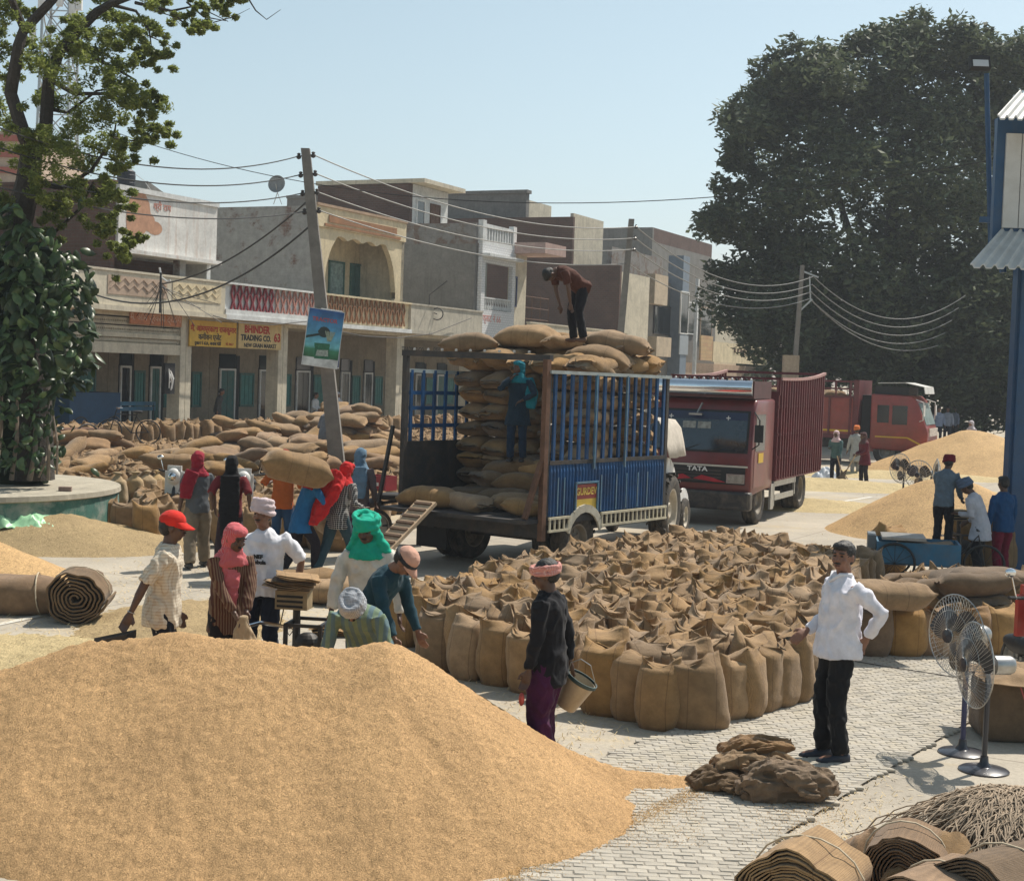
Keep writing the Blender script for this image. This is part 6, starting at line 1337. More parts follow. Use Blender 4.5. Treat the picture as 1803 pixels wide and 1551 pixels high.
m = MB(); m.box(-.25, .05, .95, .25, .5, 1.05); m.box(-.25, .0, 1.05, .25, .08, 1.35); m.build('seat', BLACK, tk_)
m = MB(); m.tube([(.19*math.cos(a*.5236), .78+.19*math.sin(a*.5236)*.5, 1.4+.19*math.sin(a*.5236)*.85) for a in range(13)], .015, 6); m.build('steering_wheel', BLACK, tk_)
m = MB()
for x in (-.62, .62):
    m.tube([(x, -.1, .9), (x, -.1, 2.15)], .025, 6); m.tube([(x, .9, .9), (x, .85, 2.15)], .025, 6)
m.build('canopy_frame', BLACKM, tk_)
o = Vector((0, 0, 0)); m = MB(); n = 14; vs = []
for j in range(n+1):
    for i in range(n+1):
        u, v = i/n, j/n; x = -.75+1.9*u; y = -.25+1.3*v; z = 2.2+.06*math.sin(u*math.pi)+.03*noise.noise(Vector((u*4, v*4, 2)))
        if u > .82: z -= (u-.82)*3.4; x = -.75+1.9*.82+(u-.82)*.9+.06*noise.noise(Vector((v*5, u*4, 3)))
        vs.append((x, y, z))
m.add(vs, [(j*(n+1)+i, j*(n+1)+i+1, (j+1)*(n+1)+i+1, (j+1)*(n+1)+i) for j in range(n) for i in range(n)]); link('canopy_cloth', with_mods(m.mesh('canopy_cloth', cloth('canopy_cloth_pale', (.5, .45, .38)), True), [('SOLIDIFY', dict(thickness=.01))]), tk_)
m = MB(); m.tube([(.28, 1.5, 1.2), (.28, 1.5, 1.85)], .035, 8); m.build('exhaust', BLACKM, tk_)
# ---------------------------------------------------------------- red lorries
RED = M('lorry_red', (.15, .018, .017), .4, .22, 2.5, .03, 30, dirt=.3, dirtc=(.1, .05, .04), coat=.25); REDB = M('lorry_red_body', (.13, .02, .024), .6, .25, 3, .1, 40, dirt=.35, dirtc=(.1, .06, .05)); ORG_R = M('lorry_orange_red', (.26, .038, .026), .4, .2, 3, 0, dirt=.3, dirtc=(.15, .08, .06), coat=.2)
GL = M('windscreen_glass', (.012, .025, .04), .06, .3, 2, 0, spec=.8); ALU = M('aluminium_guard', (.42, .42, .4), .4, .15, 8, .1, metal=.6, dirt=.3); YPL = M('number_plate_yellow', (.6, .38, .02), .5, .1, 5, 0)
def prism(mb, prof, x0, x1):
    n = len(prof); mb.add([(x, y, z) for x in (x0, x1) for y, z in prof], [tuple(range(n)), tuple(range(2*n-1, n-1, -1))]+[(i, n+i, n+(i+1) % n, (i+1) % n) for i in range(n)]); return mb
fcr = AT(1318, 930, 30.0); TAA = -R(23.6); cx_ = Vector((math.cos(TAA), math.sin(TAA), 0)); fc = fcr-cx_*1.16
lo = empty('lorry', (fc.x, fc.y, 0), TAA, 'dark red lorry with chrome roof visor facing the camera behind the trailer', 'lorry')
m = MB(); prism(m, [(0, .62), (-.03, 1.35), (.0, 1.45), (.17, 2.42), (.32, 2.6), (1.85, 2.62), (1.85, .7), (1.2, .7)], -1.16, 1.16)
me = with_mods(m.mesh('cab_body', RED), [('BEVEL', dict(width=.06, segments=3, limit_method='ANGLE'))]); smooth_mesh(me, 35); link('cab_body', me, lo)
def slope_quad(nm, mat, x0, x1, z0, z1, off, par, th=.01):
    y = lambda z: (.0+(z-1.45)*.17/.97) if z > 1.45 else -.03+(z-1.35)*.03 if z > 1.35 else -.03+(1.35-z)*.03/.73
    m = MB(); m.add([(x0, y(z0)-off, z0), (x1, y(z0)-off, z0), (x1, y(z1)-off, z1), (x0, y(z1)-off, z1), (x0, y(z0)-off+th, z0), (x1, y(z0)-off+th, z0), (x1, y(z1)-off+th, z1), (x0, y(z1)-off+th, z1)], [(0,1,2,3),(7,6,5,4),(0,4,5,1),(3,2,6,7),(1,5,6,2),(0,3,7,4)])
    return m.build(nm, mat, par)
ws = slope_quad('windscreen_seal', BLACK, -1.07, 1.07, 1.50, 2.37, .012, lo, .01); slope_quad('windscreen', GL, -1.03, 1.03, 1.54, 2.33, .024, lo, .01)
slope_quad('sun_strip', M('strip_navy', (.01, .02, .06), .3, .2, 4, 0), -1.02, 1.02, 2.17, 2.325, .03, lo, .005)
for x in (-.6, .62): slope_quad('star_sticker', WHITEP, x-.045, x+.045, 2.2, 2.22, .038, lo, .005); slope_quad('star_sticker', WHITEP, x-.01, x+.01, 2.165, 2.255, .045, lo, .005)
for x0_, x1_ in ((-.34, -.06), (-.02, .26)): slope_quad('sticker_reflection', M('sticker_reflection_pale', (.25, .26, .24), .4, .6, 12, 0), x0_, x1_, 1.98, 2.12, .032, lo, .004)  # pale rectangles stand for stickers and painted mirror reflections
for x in (-.35, .25): m = MB(); m.bar((x, -.035, 1.5), (x+.48, .03, 1.68), .018); m.build('wiper', BLACK, lo)
slope_quad('white_band', M('band_cream', (.55, .52, .45), .5, .1, 5, 0), -1.1, 1.1, 1.215, 1.25, .04, lo, .02)
slope_quad('grille', BLACK, -1.05, 1.05, .86, 1.21, .035, lo, .02)
gr_ = MB()
for k in range(4): gr_.bar((-.72, -.05, .92+k*.07), (.55, -.05, .92+k*.07), .02, .03)
gr_.build('grille_bars', DKT, lo)
text(lo, 'TATA', (.05, -.075, 1.15), .13, WHITEP, (math.pi/2, 0, 0), .004, 1.3)
for s in (-1, 1):
    x = s*.86; m = MB(); m.box(x-.19, -.075, .89, x+.19, -.03, 1.08); hl = m.build('headlight', STEEL, lo); m = MB(); m.box(x-.16, -.085, .91, x+.16, -.076, 1.06); m.build('lens', M('lens_dusty', (.3, .28, .24), .25, .3, 12, 0), hl)
m = MB()
for s in (-1, 1):
    pts = [(0+s*.02, .95), (s*.2, 1.03), (s*.45, .98), (s*.72, .9), (s*.45, .9), (s*.2, .93)]; m.add([(x-.05, -.08-.002*(s > 0), z) for x, z in pts], [tuple(range(6)) if s > 0 else tuple(range(6))[::-1]])
m.build('red_cloth', M('cloth_red', (.4, .02, .03), .8, .2, 9, 0), lo)
me = with_mods(MB().box(-1.2, -.16, .34, 1.2, .1, .72).mesh('bumper', M('bumper_black', (.02, .02, .022), .5, .2, 5, .1, dirt=.4)), [('BEVEL', dict(width=.05, segments=2))]); link('bumper', me, lo)
m = MB(); m.box(-.7, -.185, .52, -.28, -.165, .72); npp = m.build('number_plate', YPL, lo); text(npp, 'PB 10', (-.49, -.19, .67), .085, BLACK, bold=.003); text(npp, 'CP 3985', (-.49, -.19, .58), .085, BLACK, bold=.003)
m = MB(); m.box(-.35, -.13, .1, -.05, -.1, .33); m.box(-.75, -.12, .18, -.45, -.1, .33); m.build('mud_flap', STEEL, lo)
for s in (-1, 1): m = MB(); m.tube([(s*1.16, .02, 1.6), (s*1.32, -.08, 1.7), (s*1.32, -.08, 2.2), (s*1.16, .12, 2.35)], .015, 6); m.box(s*1.32-.09, -.12, 1.75, s*1.32+.09, -.09, 2.1); m.build('mirror', BLACK, lo)
m = MB(); m.box(-.16, -.13, 2.25, .12, -.02, 2.29); m.bar((0, -.05, 2.29), (.05, .12, 2.5), .03); m.build('roof_mirror', STEEL, lo)
# chrome visor with studs
m = MB(); vs = []; n = 14
for x in (-1.1, 1.1):
    for k in range(n+1): a = -1.4+2.6*k/n; vs.append((x, .14-.13*math.cos(a), 2.83+.17*math.sin(a)))
m.add(vs, [(k, n+1+k, n+2+k, k+1) for k in range(n)]+[tuple(range(n+1)), tuple(range(2*n+1, n, -1))]); o = m.build('roof_visor', CHROME, lo); smooth_mesh(o.data, 50)
m = MB(); m.box(-1.12, .15, 2.62, 1.12, 1.6, 2.98); m.build('roof_box', M('roof_box_dark', (.08, .03, .03), .7, .3, 5, .1), lo)
for i in range(22):
    x = -1.05+i*.1; m = MB(); m.lathe([(.025, 0), (.028, .03), (.0, .06)], 6, c=(x, .12+.02*(i % 2), 2.985)); m.build('stud', WHITEP if i % 2 else BLACK, lo)
# side window, door, steps
m = MB(); m.box(1.163, .25, 1.55, 1.175, 1.0, 2.3); m.build('side_window', GL, lo); m = MB(); m.box(1.162, .2, .8, 1.168, 1.12, 2.36); m.build('door', RED, lo); m = MB(); m.box(1.176, .5, 1.3, 1.18, .9, 1.5); m.build('door_lettering', YPL, lo)
for x in (-.98, .98): wheel(lo, (x, .95, .5), .5, .3)
for x in (-.92, .92): wheel(lo, (x, 4.9, .5), .5, .42)
m = MB(); pts = [(1.0, .95+.62*math.cos(a*.3142), .5+.6*math.sin(a*.3142)) for a in range(0, 11)]
for a, b in zip(pts[:-1], pts[1:]): m.bar(a, b, .4, .03, up=(1, 0, 0))
m.build('mudguard', ALU, lo)
m = MB(); m.box(-.45, 1.0, .6, -.33, 6.3, .85); m.box(.33, 1.0, .6, .45, 6.3, .85); m.bar((-.9, 4.9, .5), (.9, 4.9, .5), .14); m.build('chassis', BLACKM, lo)
# cargo body
Y0, Y1, ZF, ZTp = 2.0, 6.5, .95, 3.05
bx('cargo_floor', REDB, lo, -1.2, Y0, ZF-.1, 1.2, Y1, ZF); bx('headboard', REDB, lo, -1.2, Y0-.04, ZF, 1.2, Y0+.03, 2.75)
for s in (-1, 1):
    sp_ = bx('side_board', REDB, lo, s*1.17-.015, Y0+.05, ZF+.01, s*1.17+.015, Y1-.05, 1.35)
    for i in range(19): y = Y0+.12+i*(Y1-Y0-.24)/18; m = MB(); m.bar((s*1.22, y, ZF-.06), (s*1.22, y, ZTp+.03*(i/18)**3*6), .05, .05, up=(1, 0, 0)); m.build('slat', REDB, lo)
    for z in (1.36, 1.85, 2.45): m = MB(); m.bar((s*1.19, Y0, z), (s*1.19, Y1, z+.0), .04, .06); m.build('rail', REDB, lo)
    m = MB(); pts = [(s*1.22, Y0+(Y1-Y0)*k/8, ZTp+.17*(k/8)**3) for k in range(9)]
    for a, b in zip(pts[:-1], pts[1:]): m.bar(a, b, .07, .06)
    m.build('top_rail', M('rail_pale_pink', (.36, .2, .18), .6, .25, 6, .1), lo)  # paler than the red slats below
m = MB()
for z in (2.75, 3.05): m.bar((-1.2, Y0, z), (1.2, Y0, z), .05)
for x in (-1.2, -.4, .4, 1.2): m.bar((x, Y0, 2.7), (x, Y0, 3.08), .05)
m.build('headboard_frame', REDB, lo)
bx('rear_gate', REDB, lo, -1.2, Y1-.03, ZF, 1.2, Y1+.03, 2.3); m = MB(); m.bar((-1.2, Y1, 3.2), (1.2, Y1, 3.2), .06); m.build('rear_bar', REDB, lo)
for s in (-1, 1):
    m = MB(); m.box(s*1.14-.02, 2.0, .72, s*1.14+.02, 4.1, .84); m.box(s*1.14-.02, 2.15, .42, s*1.14+.02, 3.9, .54); m.bar((s*1.14, 2.05, .3), (s*1.14, 2.05, .84), .05); m.bar((s*1.14, 4.0, .45), (s*1.14, 4.0, .84), .05); m.box(s*1.14-.025, 1.75, .25, s*1.14+.025, 2.0, .8); m.build('side_guard', ALU, lo)
# far lorry, seen from its side
fa = R(-112); fw = AT(1561, 800, 55.0)
l2 = empty('lorry', (0, 0, 0), 0, 'orange red tipper lorry parked sideways under the massive tree', 'lorry')
# frame: y towards its rear; nose points right and a little towards the camera
ydir = Vector((-.91, .41, 0)).normalized(); l2.rotation_euler = (0, 0, math.atan2(-ydir.x, ydir.y)); rz2 = l2.rotation_euler.z
xdir = Vector((math.cos(rz2), math.sin(rz2), 0)); nose = Vector((fw.x, fw.y, 0))-ydir*1.45+xdir*0
side = -1 if xdir.y > 0 else 1   # side of the lorry that faces the camera
l2.location = nose-xdir*(side*1.15)
m = MB(); prism(m, [(.0, .55), (-.02, 1.3), (.06, 1.5), (.42, 2.45), (.62, 2.62), (2.1, 2.66), (2.1, .75), (2.0, .6)], -1.2, 1.2); me = with_mods(m.mesh('cab_body', ORG_R), [('BEVEL', dict(width=.06, segments=3, limit_method='ANGLE'))]); smooth_mesh(me, 35); link('cab_body', me, l2)
def sq2(nm, mat, x0, x1, z0, z1, off, th=.012):
    y = lambda z: .06+(z-1.5)*.36/.95; m = MB(); m.add([(x0, y(z0)-off, z0), (x1, y(z0)-off, z0), (x1, y(z1)-off, z1), (x0, y(z1)-off, z1), (x0, y(z0)-off+th, z0), (x1, y(z0)-off+th, z0), (x1, y(z1)-off+th, z1), (x0, y(z1)-off+th, z1)], [(0,1,2,3),(7,6,5,4),(0,4,5,1),(3,2,6,7),(1,5,6,2),(0,3,7,4)]); return m.build(nm, mat, l2)
sq2('windscreen', M('screen_pale_sheen', (.3, .38, .38), .15, .2, 3, 0), -1.08, 1.08, 1.58, 2.38, .03)
slm = M('lorry_deco', (.5, .45, .4), .5, .6, 14, 0)
m = MB(); m.box(-.95, -.05, 1.15, .95, -.01, 1.45); m.build('grille_decor', slm, l2)
m = MB(); m.box(-1.22, -.14, .42, 1.22, .08, .72); m.build('bumper', ORG_R, l2); m = MB(); m.bar((-1.2, -.17, .95), (1.2, -.17, .95), .06); m.build('bull_bar', CHROME, l2)
for s in (-1, 1):
    xo = s*1.2; m = MB(); m.box(min(xo, xo+s*.012), .75, 1.55, max(xo, xo+s*.012), 1.3, 2.25); m.build('side_window', GLASSD, l2); m = MB(); m.box(min(xo, xo+s*.012), 1.42, 1.6, max(xo, xo+s*.012), 1.85, 2.25); m.build('side_window', GLASSD, l2)
    m = MB(); m.box(min(xo+s*.013, xo+s*.02), .7, 1.05, max(xo+s*.013, xo+s*.02), 1.9, 1.1); m.bar((xo+s*.02, .7, 1.07), (xo+s*.02, .25, .85), .02, .06); m.build('yellow_stripe', YPL, l2)
    m = MB(); m.tube([(xo, .3, 1.7), (xo+s*.2, .15, 1.75), (xo+s*.2, .15, 2.4), (xo, .45, 2.5)], .02, 6); m.box(xo+s*.2-.1, .1, 1.9, xo+s*.2+.1, .14, 2.3); m.build('mirror', WHITEP, l2)
    m = MB(); m.box(min(xo, s*.75), -.16, .75, max(xo, s*.75), -.05, .92); m.build('headlight', STEEL, l2)
for x in (-1.0, 1.0): wheel(l2, (x, 1.45, .52), .52, .32, rr=.55, rimm=M('rim_grey', (.25, .24, .22), .6, .2, 4, .1))
for y in (6.3, 7.6):
    for x in (-1.0, 1.0): wheel(l2, (x, y, .52), .52, .4, rimm=MATS['rim_grey'])
m = MB(); m.box(-.45, 1.2, .55, .45, 8.6, .95); m.build('chassis', BLACKM, l2)
for s in (-1, 1):
    m = MB(); pts = [(s*1.02, 1.45+.68*math.cos(a*.3142), .52+.64*math.sin(a*.3142)) for a in range(0, 11)]
    for a, b in zip(pts[:-1], pts[1:]): m.bar(a, b, .4, .04, up=(1, 0, 0))
    m.build('mudguard', ORG_R, l2)
m = MB(); m.box(-1.0, .75, 2.66, 1.0, 2.0, 2.95); m.build('roof_load', BLACK, l2); m = MB(); m.add([(-1.1, .15, 2.72), (1.1, .15, 2.72), (1.1, .2, 2.98), (-1.1, .2, 2.98), (-1.1, .9, 3.12), (1.1, .9, 3.12), (1.1, 1.9, 3.08), (-1.1, 1.9, 3.08)], [(0, 1, 2, 3), (3, 2, 5, 4), (4, 5, 6, 7)]); link('roof_visor', with_mods(m.mesh('roof_visor', SHW), [('SOLIDIFY', dict(thickness=.03))]), l2)
bx('front_bulkhead', REDB, l2, -1.25, 2.55, .9, 1.25, 2.75, 3.15); m = MB(); m.box(-.8, 2.15, .9, .8, 2.5, 2.6); m.build('hose_column', BLACK, l2)
bx('tipper_floor', REDB, l2, -1.25, 2.76, .95, 1.25, 9.2, 1.1)
for s in (-1, 1):
    xo = s*1.25; bx('tipper_side', ORG_R, l2, min(xo, xo-s*.05), 2.76, 1.11, max(xo, xo-s*.05), 9.2, 2.45); m = MB()
    for i in range(9): y = 2.85+i*.78; m.bar((xo+s*.03, y, 1.05), (xo+s*.03, y, 2.45), .07, .06, up=(1, 0, 0))
    m.build('side_rib', REDB, l2); m = MB()
    for z in (2.5, 2.8, 3.08): m.bar((xo, 2.76, z), (xo, 9.2, z), .06)
    for i in range(12): y = 2.85+i*.56; m.bar((xo, y, 2.45), (xo, y, 3.08), .05)
    m.build('side_rail', REDB, l2); bx('yellow_stripe', YPL, l2, min(xo+s*.01, xo+s*.02), 2.8, 1.2, max(xo+s*.01, xo+s*.02), 9.1, 1.27)
for i in range(7): sack(LM[i % 10], l2.location+ydir*(3.8+i*.7)+Vector((0, 0, 2.45)), .3, ORD[i]+' sack from the cab showing above the side of the far tipper lorry', 'sacks in the far tipper', 1.1, nm='filled_sack')
bx('tipper_cargo', BURD, l2, -1.1, 2.9, 1.12, 1.1, 9.0, 2.4)
# ---------------------------------------------------------------- motorbikes, bicycle, carts
def motorbike(loc, rz, label, bodym, sc=1.0):
    e = empty('motorbike', loc, rz, label, 'motorbike', None); e.scale = (sc,)*3
    for y in (-.62, .66): wheel(e, (0, y, .3), .3, .1, rr=.82, rimm=STEEL)
    m = MB(); m.tube([(-.02, -.62, .3), (0, -.1, .35), (0, .1, .5), (0, .42, .85)], .03, 6); m.tube([(0, .66, .3), (0, .42, .88)], .03, 6); m.tube([(0, .42, .85), (0, -.5, .7)], .03, 6); m.build('frame', BLACKM, e)
    m = MB(); m.ell((0, .14, .84), (.15, .27, .13)); m.build('tank', BLACKM, e, smooth=True); m = MB(); m.ell((0, -.32, .82), (.14, .38, .07)); m.build('seat', BLACK, e, smooth=True)
    m = MB(); m.ell((0, .0, .42), (.14, .2, .17)); m.build('engine', STEEL, e, smooth=True)
    m = MB(); m.tube([(-.36, .3, 1.02), (-.18, .4, 1.0), (.18, .4, 1.0), (.36, .3, 1.02)], .018, 6); m.build('handlebar', BLACKM, e)
    m = MB(); m.ell((0, .52, .93), (.13, .1, .15)); h = m.build('headlight', bodym, e, smooth=True); m = MB(); m.ell((0, .57, .93), (.085, .07, .085)); m.build('lens', CHROME, h, smooth=True)
    for s in (-1, 1): m = MB(); m.tube([(s*.25, .35, 1.0), (s*.3, .36, 1.2)], .008, 5); m.ell((s*.32, .36, 1.25), (.06, .02, .045)); m.build('mirror', CHROME, e)
    m = MB(); m.ell((0, .66, .5), (.07, .3, .1)); m.build('front_mudguard', BLACKM, e, smooth=True); m = MB(); m.box(-.17, .44, .62, .17, .5, 1.02); m.box(-.13, .45, 1.021, .13, .49, 1.12); m.build('front_fairing', bodym, e); m = MB(); m.ell((0, -.66, .68), (.1, .2, .1)); m.build('tail', BLACKM, e, smooth=True); m = MB(); m.ell((0, -.85, .7), (.07, .03, .045)); m.build('tail_lamp', M('lamp_red', (.5, .01, .01), .2, .1, 4, 0), e); m = MB(); m.box(-.1, -.9, .5, .1, -.885, .6); m.build('number_plate', WHITEP, e)
    m = MB(); m.tube([(-.15, -.1, .25), (-.16, -.5, .28), (-.17, -.85, .36)], .04, 8); m.build('exhaust', CHROME, e); m = MB(); m.bar((-.05, -.1, .25), (-.22, -.15, .0), .025); m.build('stand', BLACKM, e); return e
motorbike(G(432, 930), R(184), 'white faced motorbike parked among the sacks behind the black scarfed worker', WHITEP)
motorbike(G(322, 925), R(172), 'white panelled motorbike left of the red scarfed worker', WHITEP)
motorbike(G(722, 958), R(-75), 'dark motorbike parked between the plank and the loaders', BLACKM)
motorbike(AT(1800, 1100, 13.8)-Vector((-.35, 0, AT(1800, 1100, 13.8).z)), R(12), 'red motorbike rear poking in at the right edge behind the fans', TRD)
cr_ = G(668, 940); cr_.z = .8; e = empty('red_crate', cr_, -.6, 'red plastic crate strapped on the dark motorbike', 'crate'); m = MB(); w2 = .24
m.box(-w2, -.16, 0, w2, .16, .02); m.box(-w2, -.16, .021, w2, -.14, .26); m.box(-w2, .14, .021, w2, .16, .26); m.box(-w2, -.139, .021, -w2+.02, .139, .26); m.box(w2-.02, -.139, .021, w2, .139, .26); m.build('crate_body', M('crate_red', (.28, .02, .03), .5, .2, 5, 0), e); m = MB(); m.box(-.08, -.166, .08, .08, -.161, .14); m.build('crate_label', WHITEP, e)
def bicycle(loc, rz, label):
    e = empty('bicycle', loc, rz, label, 'bicycle')
    for y in (-.52, .54):
        m = MB(); m.tube([(0, y+.33*math.cos(a*.2618), .33+.33*math.sin(a*.2618)) for a in range(25)], .018, 6, cap=False)
        for k in range(12): a = k*.5236; m.tube([(0, y, .33), (0, y+.32*math.cos(a), .33+.32*math.sin(a))], .003, 3)
        m.build('wheel', BLACK, e)
    m = MB()
    for a, b in (((-.52, .33), (-.05, .3)), ((-.05, .3), (-.2, .85)), ((-.52, .33), (-.18, .78)), ((-.05, .3), (.38, .75)), ((-.18, .8), (.36, .82)), ((.36, .95), (.54, .33))): m.tube([(0, a[0], a[1]), (0, b[0], b[1])], .015, 6)
    m.build('frame', BLACKM, e); m = MB(); m.tube([(-.28, .25, .98), (0, .38, 1.0), (.28, .25, .98)], .014, 6); m.build('handlebar', CHROME, e); m = MB(); m.ell((0, -.22, .9), (.08, .14, .04)); m.build('saddle', BLACK, e); return e
p = G(228, 757, 1.0); bicycle((p.x, p.y, .62), R(96), 'black bicycle left standing on the sacks under the zigzag balcony')
BLC = M('cart_blue', (.03, .15, .26), .5, .2, 3, .1, 40, dirt=.5, dirtc=(.15, .14, .12))
# blue tricycle cart on the right
cp = G(1612, 1022); ct = empty('cargo_tricycle', cp, R(-12), 'blue cargo tricycle cart holding folded sacks behind the white shirted man', 'cart')
for (x0_, y0_, x1_, y1_) in ((-.62, -.4, .62, -.37), (-.62, .37, .62, .4), (-.62, -.369, -.59, .369), (.59, -.369, .62, .369)): bx('box_side', BLC, ct, x0_, y0_, .3, x1_, y1_, .62)
bx('box_floor', BLC, ct, -.6, -.36, .27, .6, .36, .299)
bx('seat_box', M('cart_grey', (.12, .14, .15), .6, .2, 4, .1), ct, -.75, -.3, .25, -.63, .3, .7)
for x, y in ((-.35, -.46), (-.35, .46), (1.0, 0)): 
    m = MB(); m.tube([(x+.3*math.cos(a*.2618), y, .3+.3*math.sin(a*.2618)) for a in range(25)], .022, 6, cap=False)
    for k in range(12): a = k*.5236; m.tube([(x, y, .3), (x+.29*math.cos(a), y, .3+.29*math.sin(a))], .004, 3)
    m.build('wheel', BLACKM, ct)
m = MB(); m.tube([(.62, 0, .4), (.9, 0, .75), (1.0, 0, .3)], .02, 6); m.tube([(.85, -.25, .85), (.9, 0, .82), (.85, .25, .85)], .015, 6); m.build('frame', BLACKM, ct)
m = MB(); m.box(-.55, -.5, .66, .1, .3, .7); m.build('tray', STEEL, ct)
o = link('empty_sack', fold_mesh(21, .8, .5, 4, .04, BUR, .05), None, cp+Vector((.1, .0, .44)), (0, 0, -.2)); tag(o, 'folded sacks piled inside the blue tricycle cart', 'empty sack')
# arcade furniture
def arc(px, py, v): u, z = FP(px, py, v); return ORG+VPd*u+VPn*v
for (px, v, lb) in ((252, .9, 'light blue slatted bench in front of the arcade glass door'),):
    q = arc(px, 700, v); e = empty('bench', (q.x, q.y, PL), ANG, lb, 'bench')
    for z in (.85, 1.02): bx('slat', BLC, e, -1.0, .3, z, 1.0, .34, z+.13)
    bx('seat', BLC, e, -1.0, -.2, .42, 1.0, .28, .47); m = MB()
    for x in (-.9, .9): m.tube([(x, -.15, 0), (x, -.15, .42)], .025, 6); m.tube([(x, .3, 0), (x, .32, 1.1)], .025, 6)
    m.build('leg', BLACKM, e)
q = arc(170, 700, 1.0); e = empty('blue_cart', (q.x, q.y, PL), ANG, 'dark blue covered cart box standing in the arcade behind the climber', 'cart'); bx('cart_box', M('cart_navy', (.01, .05, .11), .6, .2, 3, 0), e, -1.3, -.1, .3, 1.0, 1.0, 1.45); m = MB()
for x in (-.9, .6): m.tube([(x+.35*math.cos(a*.2618), -.2, .35+.35*math.sin(a*.2618)) for a in range(25)], .025, 6, cap=False)
m.build('wheel', BLACKM, e)
q = G(130, 765, .9); e = empty('hand_cart', (q.x, q.y, .45), ANG-.2, 'old hand cart with big iron wheel behind the planter tree', 'cart'); bx('deck', RUST, e, -1.2, -.4, .55, .8, .4, .62); m = MB(); m.tube([(.1+.4*math.cos(a*.2618), -.45, .35+.4*math.sin(a*.2618)) for a in range(25)], .025, 6, cap=False); m.build('wheel', BLACKM, e)
q = arc(294, 668, .03); e = empty('meter_board', (q.x, q.y, 1.9), ANG, 'dark meter board tangled with cables on the arcade pillar', 'meter board'); bx('board', BLACK, e, -.25, -.12, 0, .25, -.02, 1.0); m = MB()
for i in range(5): m.tube([(rnd.uniform(-.15, .15), -.15, rnd.uniform(.1, .4)), (rnd.uniform(-.2, .2), -.2, .5), (rnd.uniform(-.15, .15), -.15, rnd.uniform(.6, .9))], .02, 5)
m.build('cable', WHITEP, e)
# ---------------------------------------------------------------- pedestal fans
FB = M('fan_black', (.018, .02, .03), .35, .2, 5, 0, coat=.3); CW = M('fan_cage_wire', (.45, .43, .4), .3, .1, 6, 0, metal=.9)
def fan(loc, hz, face, label, Rc=.335, grp=None, ribs=44, wr=.0022, colm=None):
    e = empty('pedestal_fan', loc, face, label, 'fan', grp)
    m = MB(); m.lathe([(.195, 0), (.195, .012), (.18, .022), (.06, .04), (.035, .07), (.03, .12)], 32, cap=True); o = m.build('base', FB, e); smooth_mesh(o.data, 40)
    m = MB(); m.tube([(0, 0, .1), (0, 0, hz-.1)], .022, 10); m.tube([(0, 0, hz-.14), (0, 0, hz-.0)], .016, 8); m.build('column', colm or FB, e)
    # head: blows along -x of the fan frame
    m = MB(); T = Matrix.Rotation(R(-90), 3, 'Y'); m.lathe([(.0, -.2), (.06, -.2), (.075, -.17), (.075, -.04), (.04, -.02), (.04, .02)], 18, T=T, c=(0, 0, 0)); m.v = [(v[0], v[1], v[2]+hz) for v in m.v]; o = m.build('motor', STEEL, e); smooth_mesh(o.data, 40)
    x0 = -.12; m = MB()
    def ring(x, r, w_=wr): m.tube([(x, r*math.cos(a*.1963), hz+r*math.sin(a*.1963)) for a in range(33)], w_, 4, cap=False)
    def shell(t, s): return (x0+s*(.09*(1-t**2.2)), Rc*t)   # distance from rim plane, radius
    for s in (-1, 1):
        for k in range(ribs):
            a = 2*math.pi*k/ribs; pts = []
            for t_ in (.17, .4, .62, .82, .94, 1.0): x, r_ = shell(t_, s); aa = a+(.5*(1-t_) if s < 0 else 0); pts.append((x, r_*math.cos(aa), hz+r_*math.sin(aa)))
            m.tube(pts, wr, 3, cap=False)
        x, r_ = shell(.17, s); ring(x, r_, wr*1.8); x, r_ = shell(.62, s); ring(x, r_)
    ring(x0, Rc, wr*2.6); m.build('cage', CW, e)
    m = MB(); m.lathe([(0, .02), (.055, .01), (.06, -.01), (.02, -.02)], 14, T=T); m.v = [(v[0]+x0-.09, v[1], v[2]+hz) for v in m.v]; m.build('badge', FB, e)
    for k in range(3):
        m = MB(); a0 = 2*math.pi*k/3+.5; vs = []
        for i in range(7):
            r_ = .05+(Rc*.86-.05)*i/6; w_ = .09+.16*math.sin(i/6*2.4)
            for j in range(4): f = j/3-.5; a = a0+f*w_/max(.12, r_)*1.1; vs.append((x0+f*.07, r_*math.cos(a), hz+r_*math.sin(a)))
        m.add(vs, [(i*4+j, i*4+j+1, i*4+j+5, i*4+j+4) for i in range(6) for j in range(3)]); m.build('blade', M('blade_grey', (.06, .06, .065), .4, .2, 5, 0, metal=.4), e, smooth=True)
    return e
fan(G(1732, 1357), .84, R(8), 'nearer black pedestal fan with wire cage on the paving', ribs=52); fan(G(1694, 1326), .98, R(24), 'pedestal fan just behind, its base partly hidden by the other', colm=M('fan_column_blue', (.03, .035, .1), .4, .2, 5, 0), ribs=52)
for i, (px, py, D, f) in enumerate(((1592, 824, 33.6, 30), (1622, 836, 33.2, 50), (1640, 832, 34.2, 170))):
    p = AT(px, py, D); fan(Vector((p.x, p.y, 0)), p.z, R(f), ('left fan of the small distant trio behind the pointed heap', 'middle fan of the small distant trio behind the pointed heap', 'right fan of the small distant trio, turned away')[i], Rc=.33, ribs=26, wr=.004, grp='distant pedestal fans')
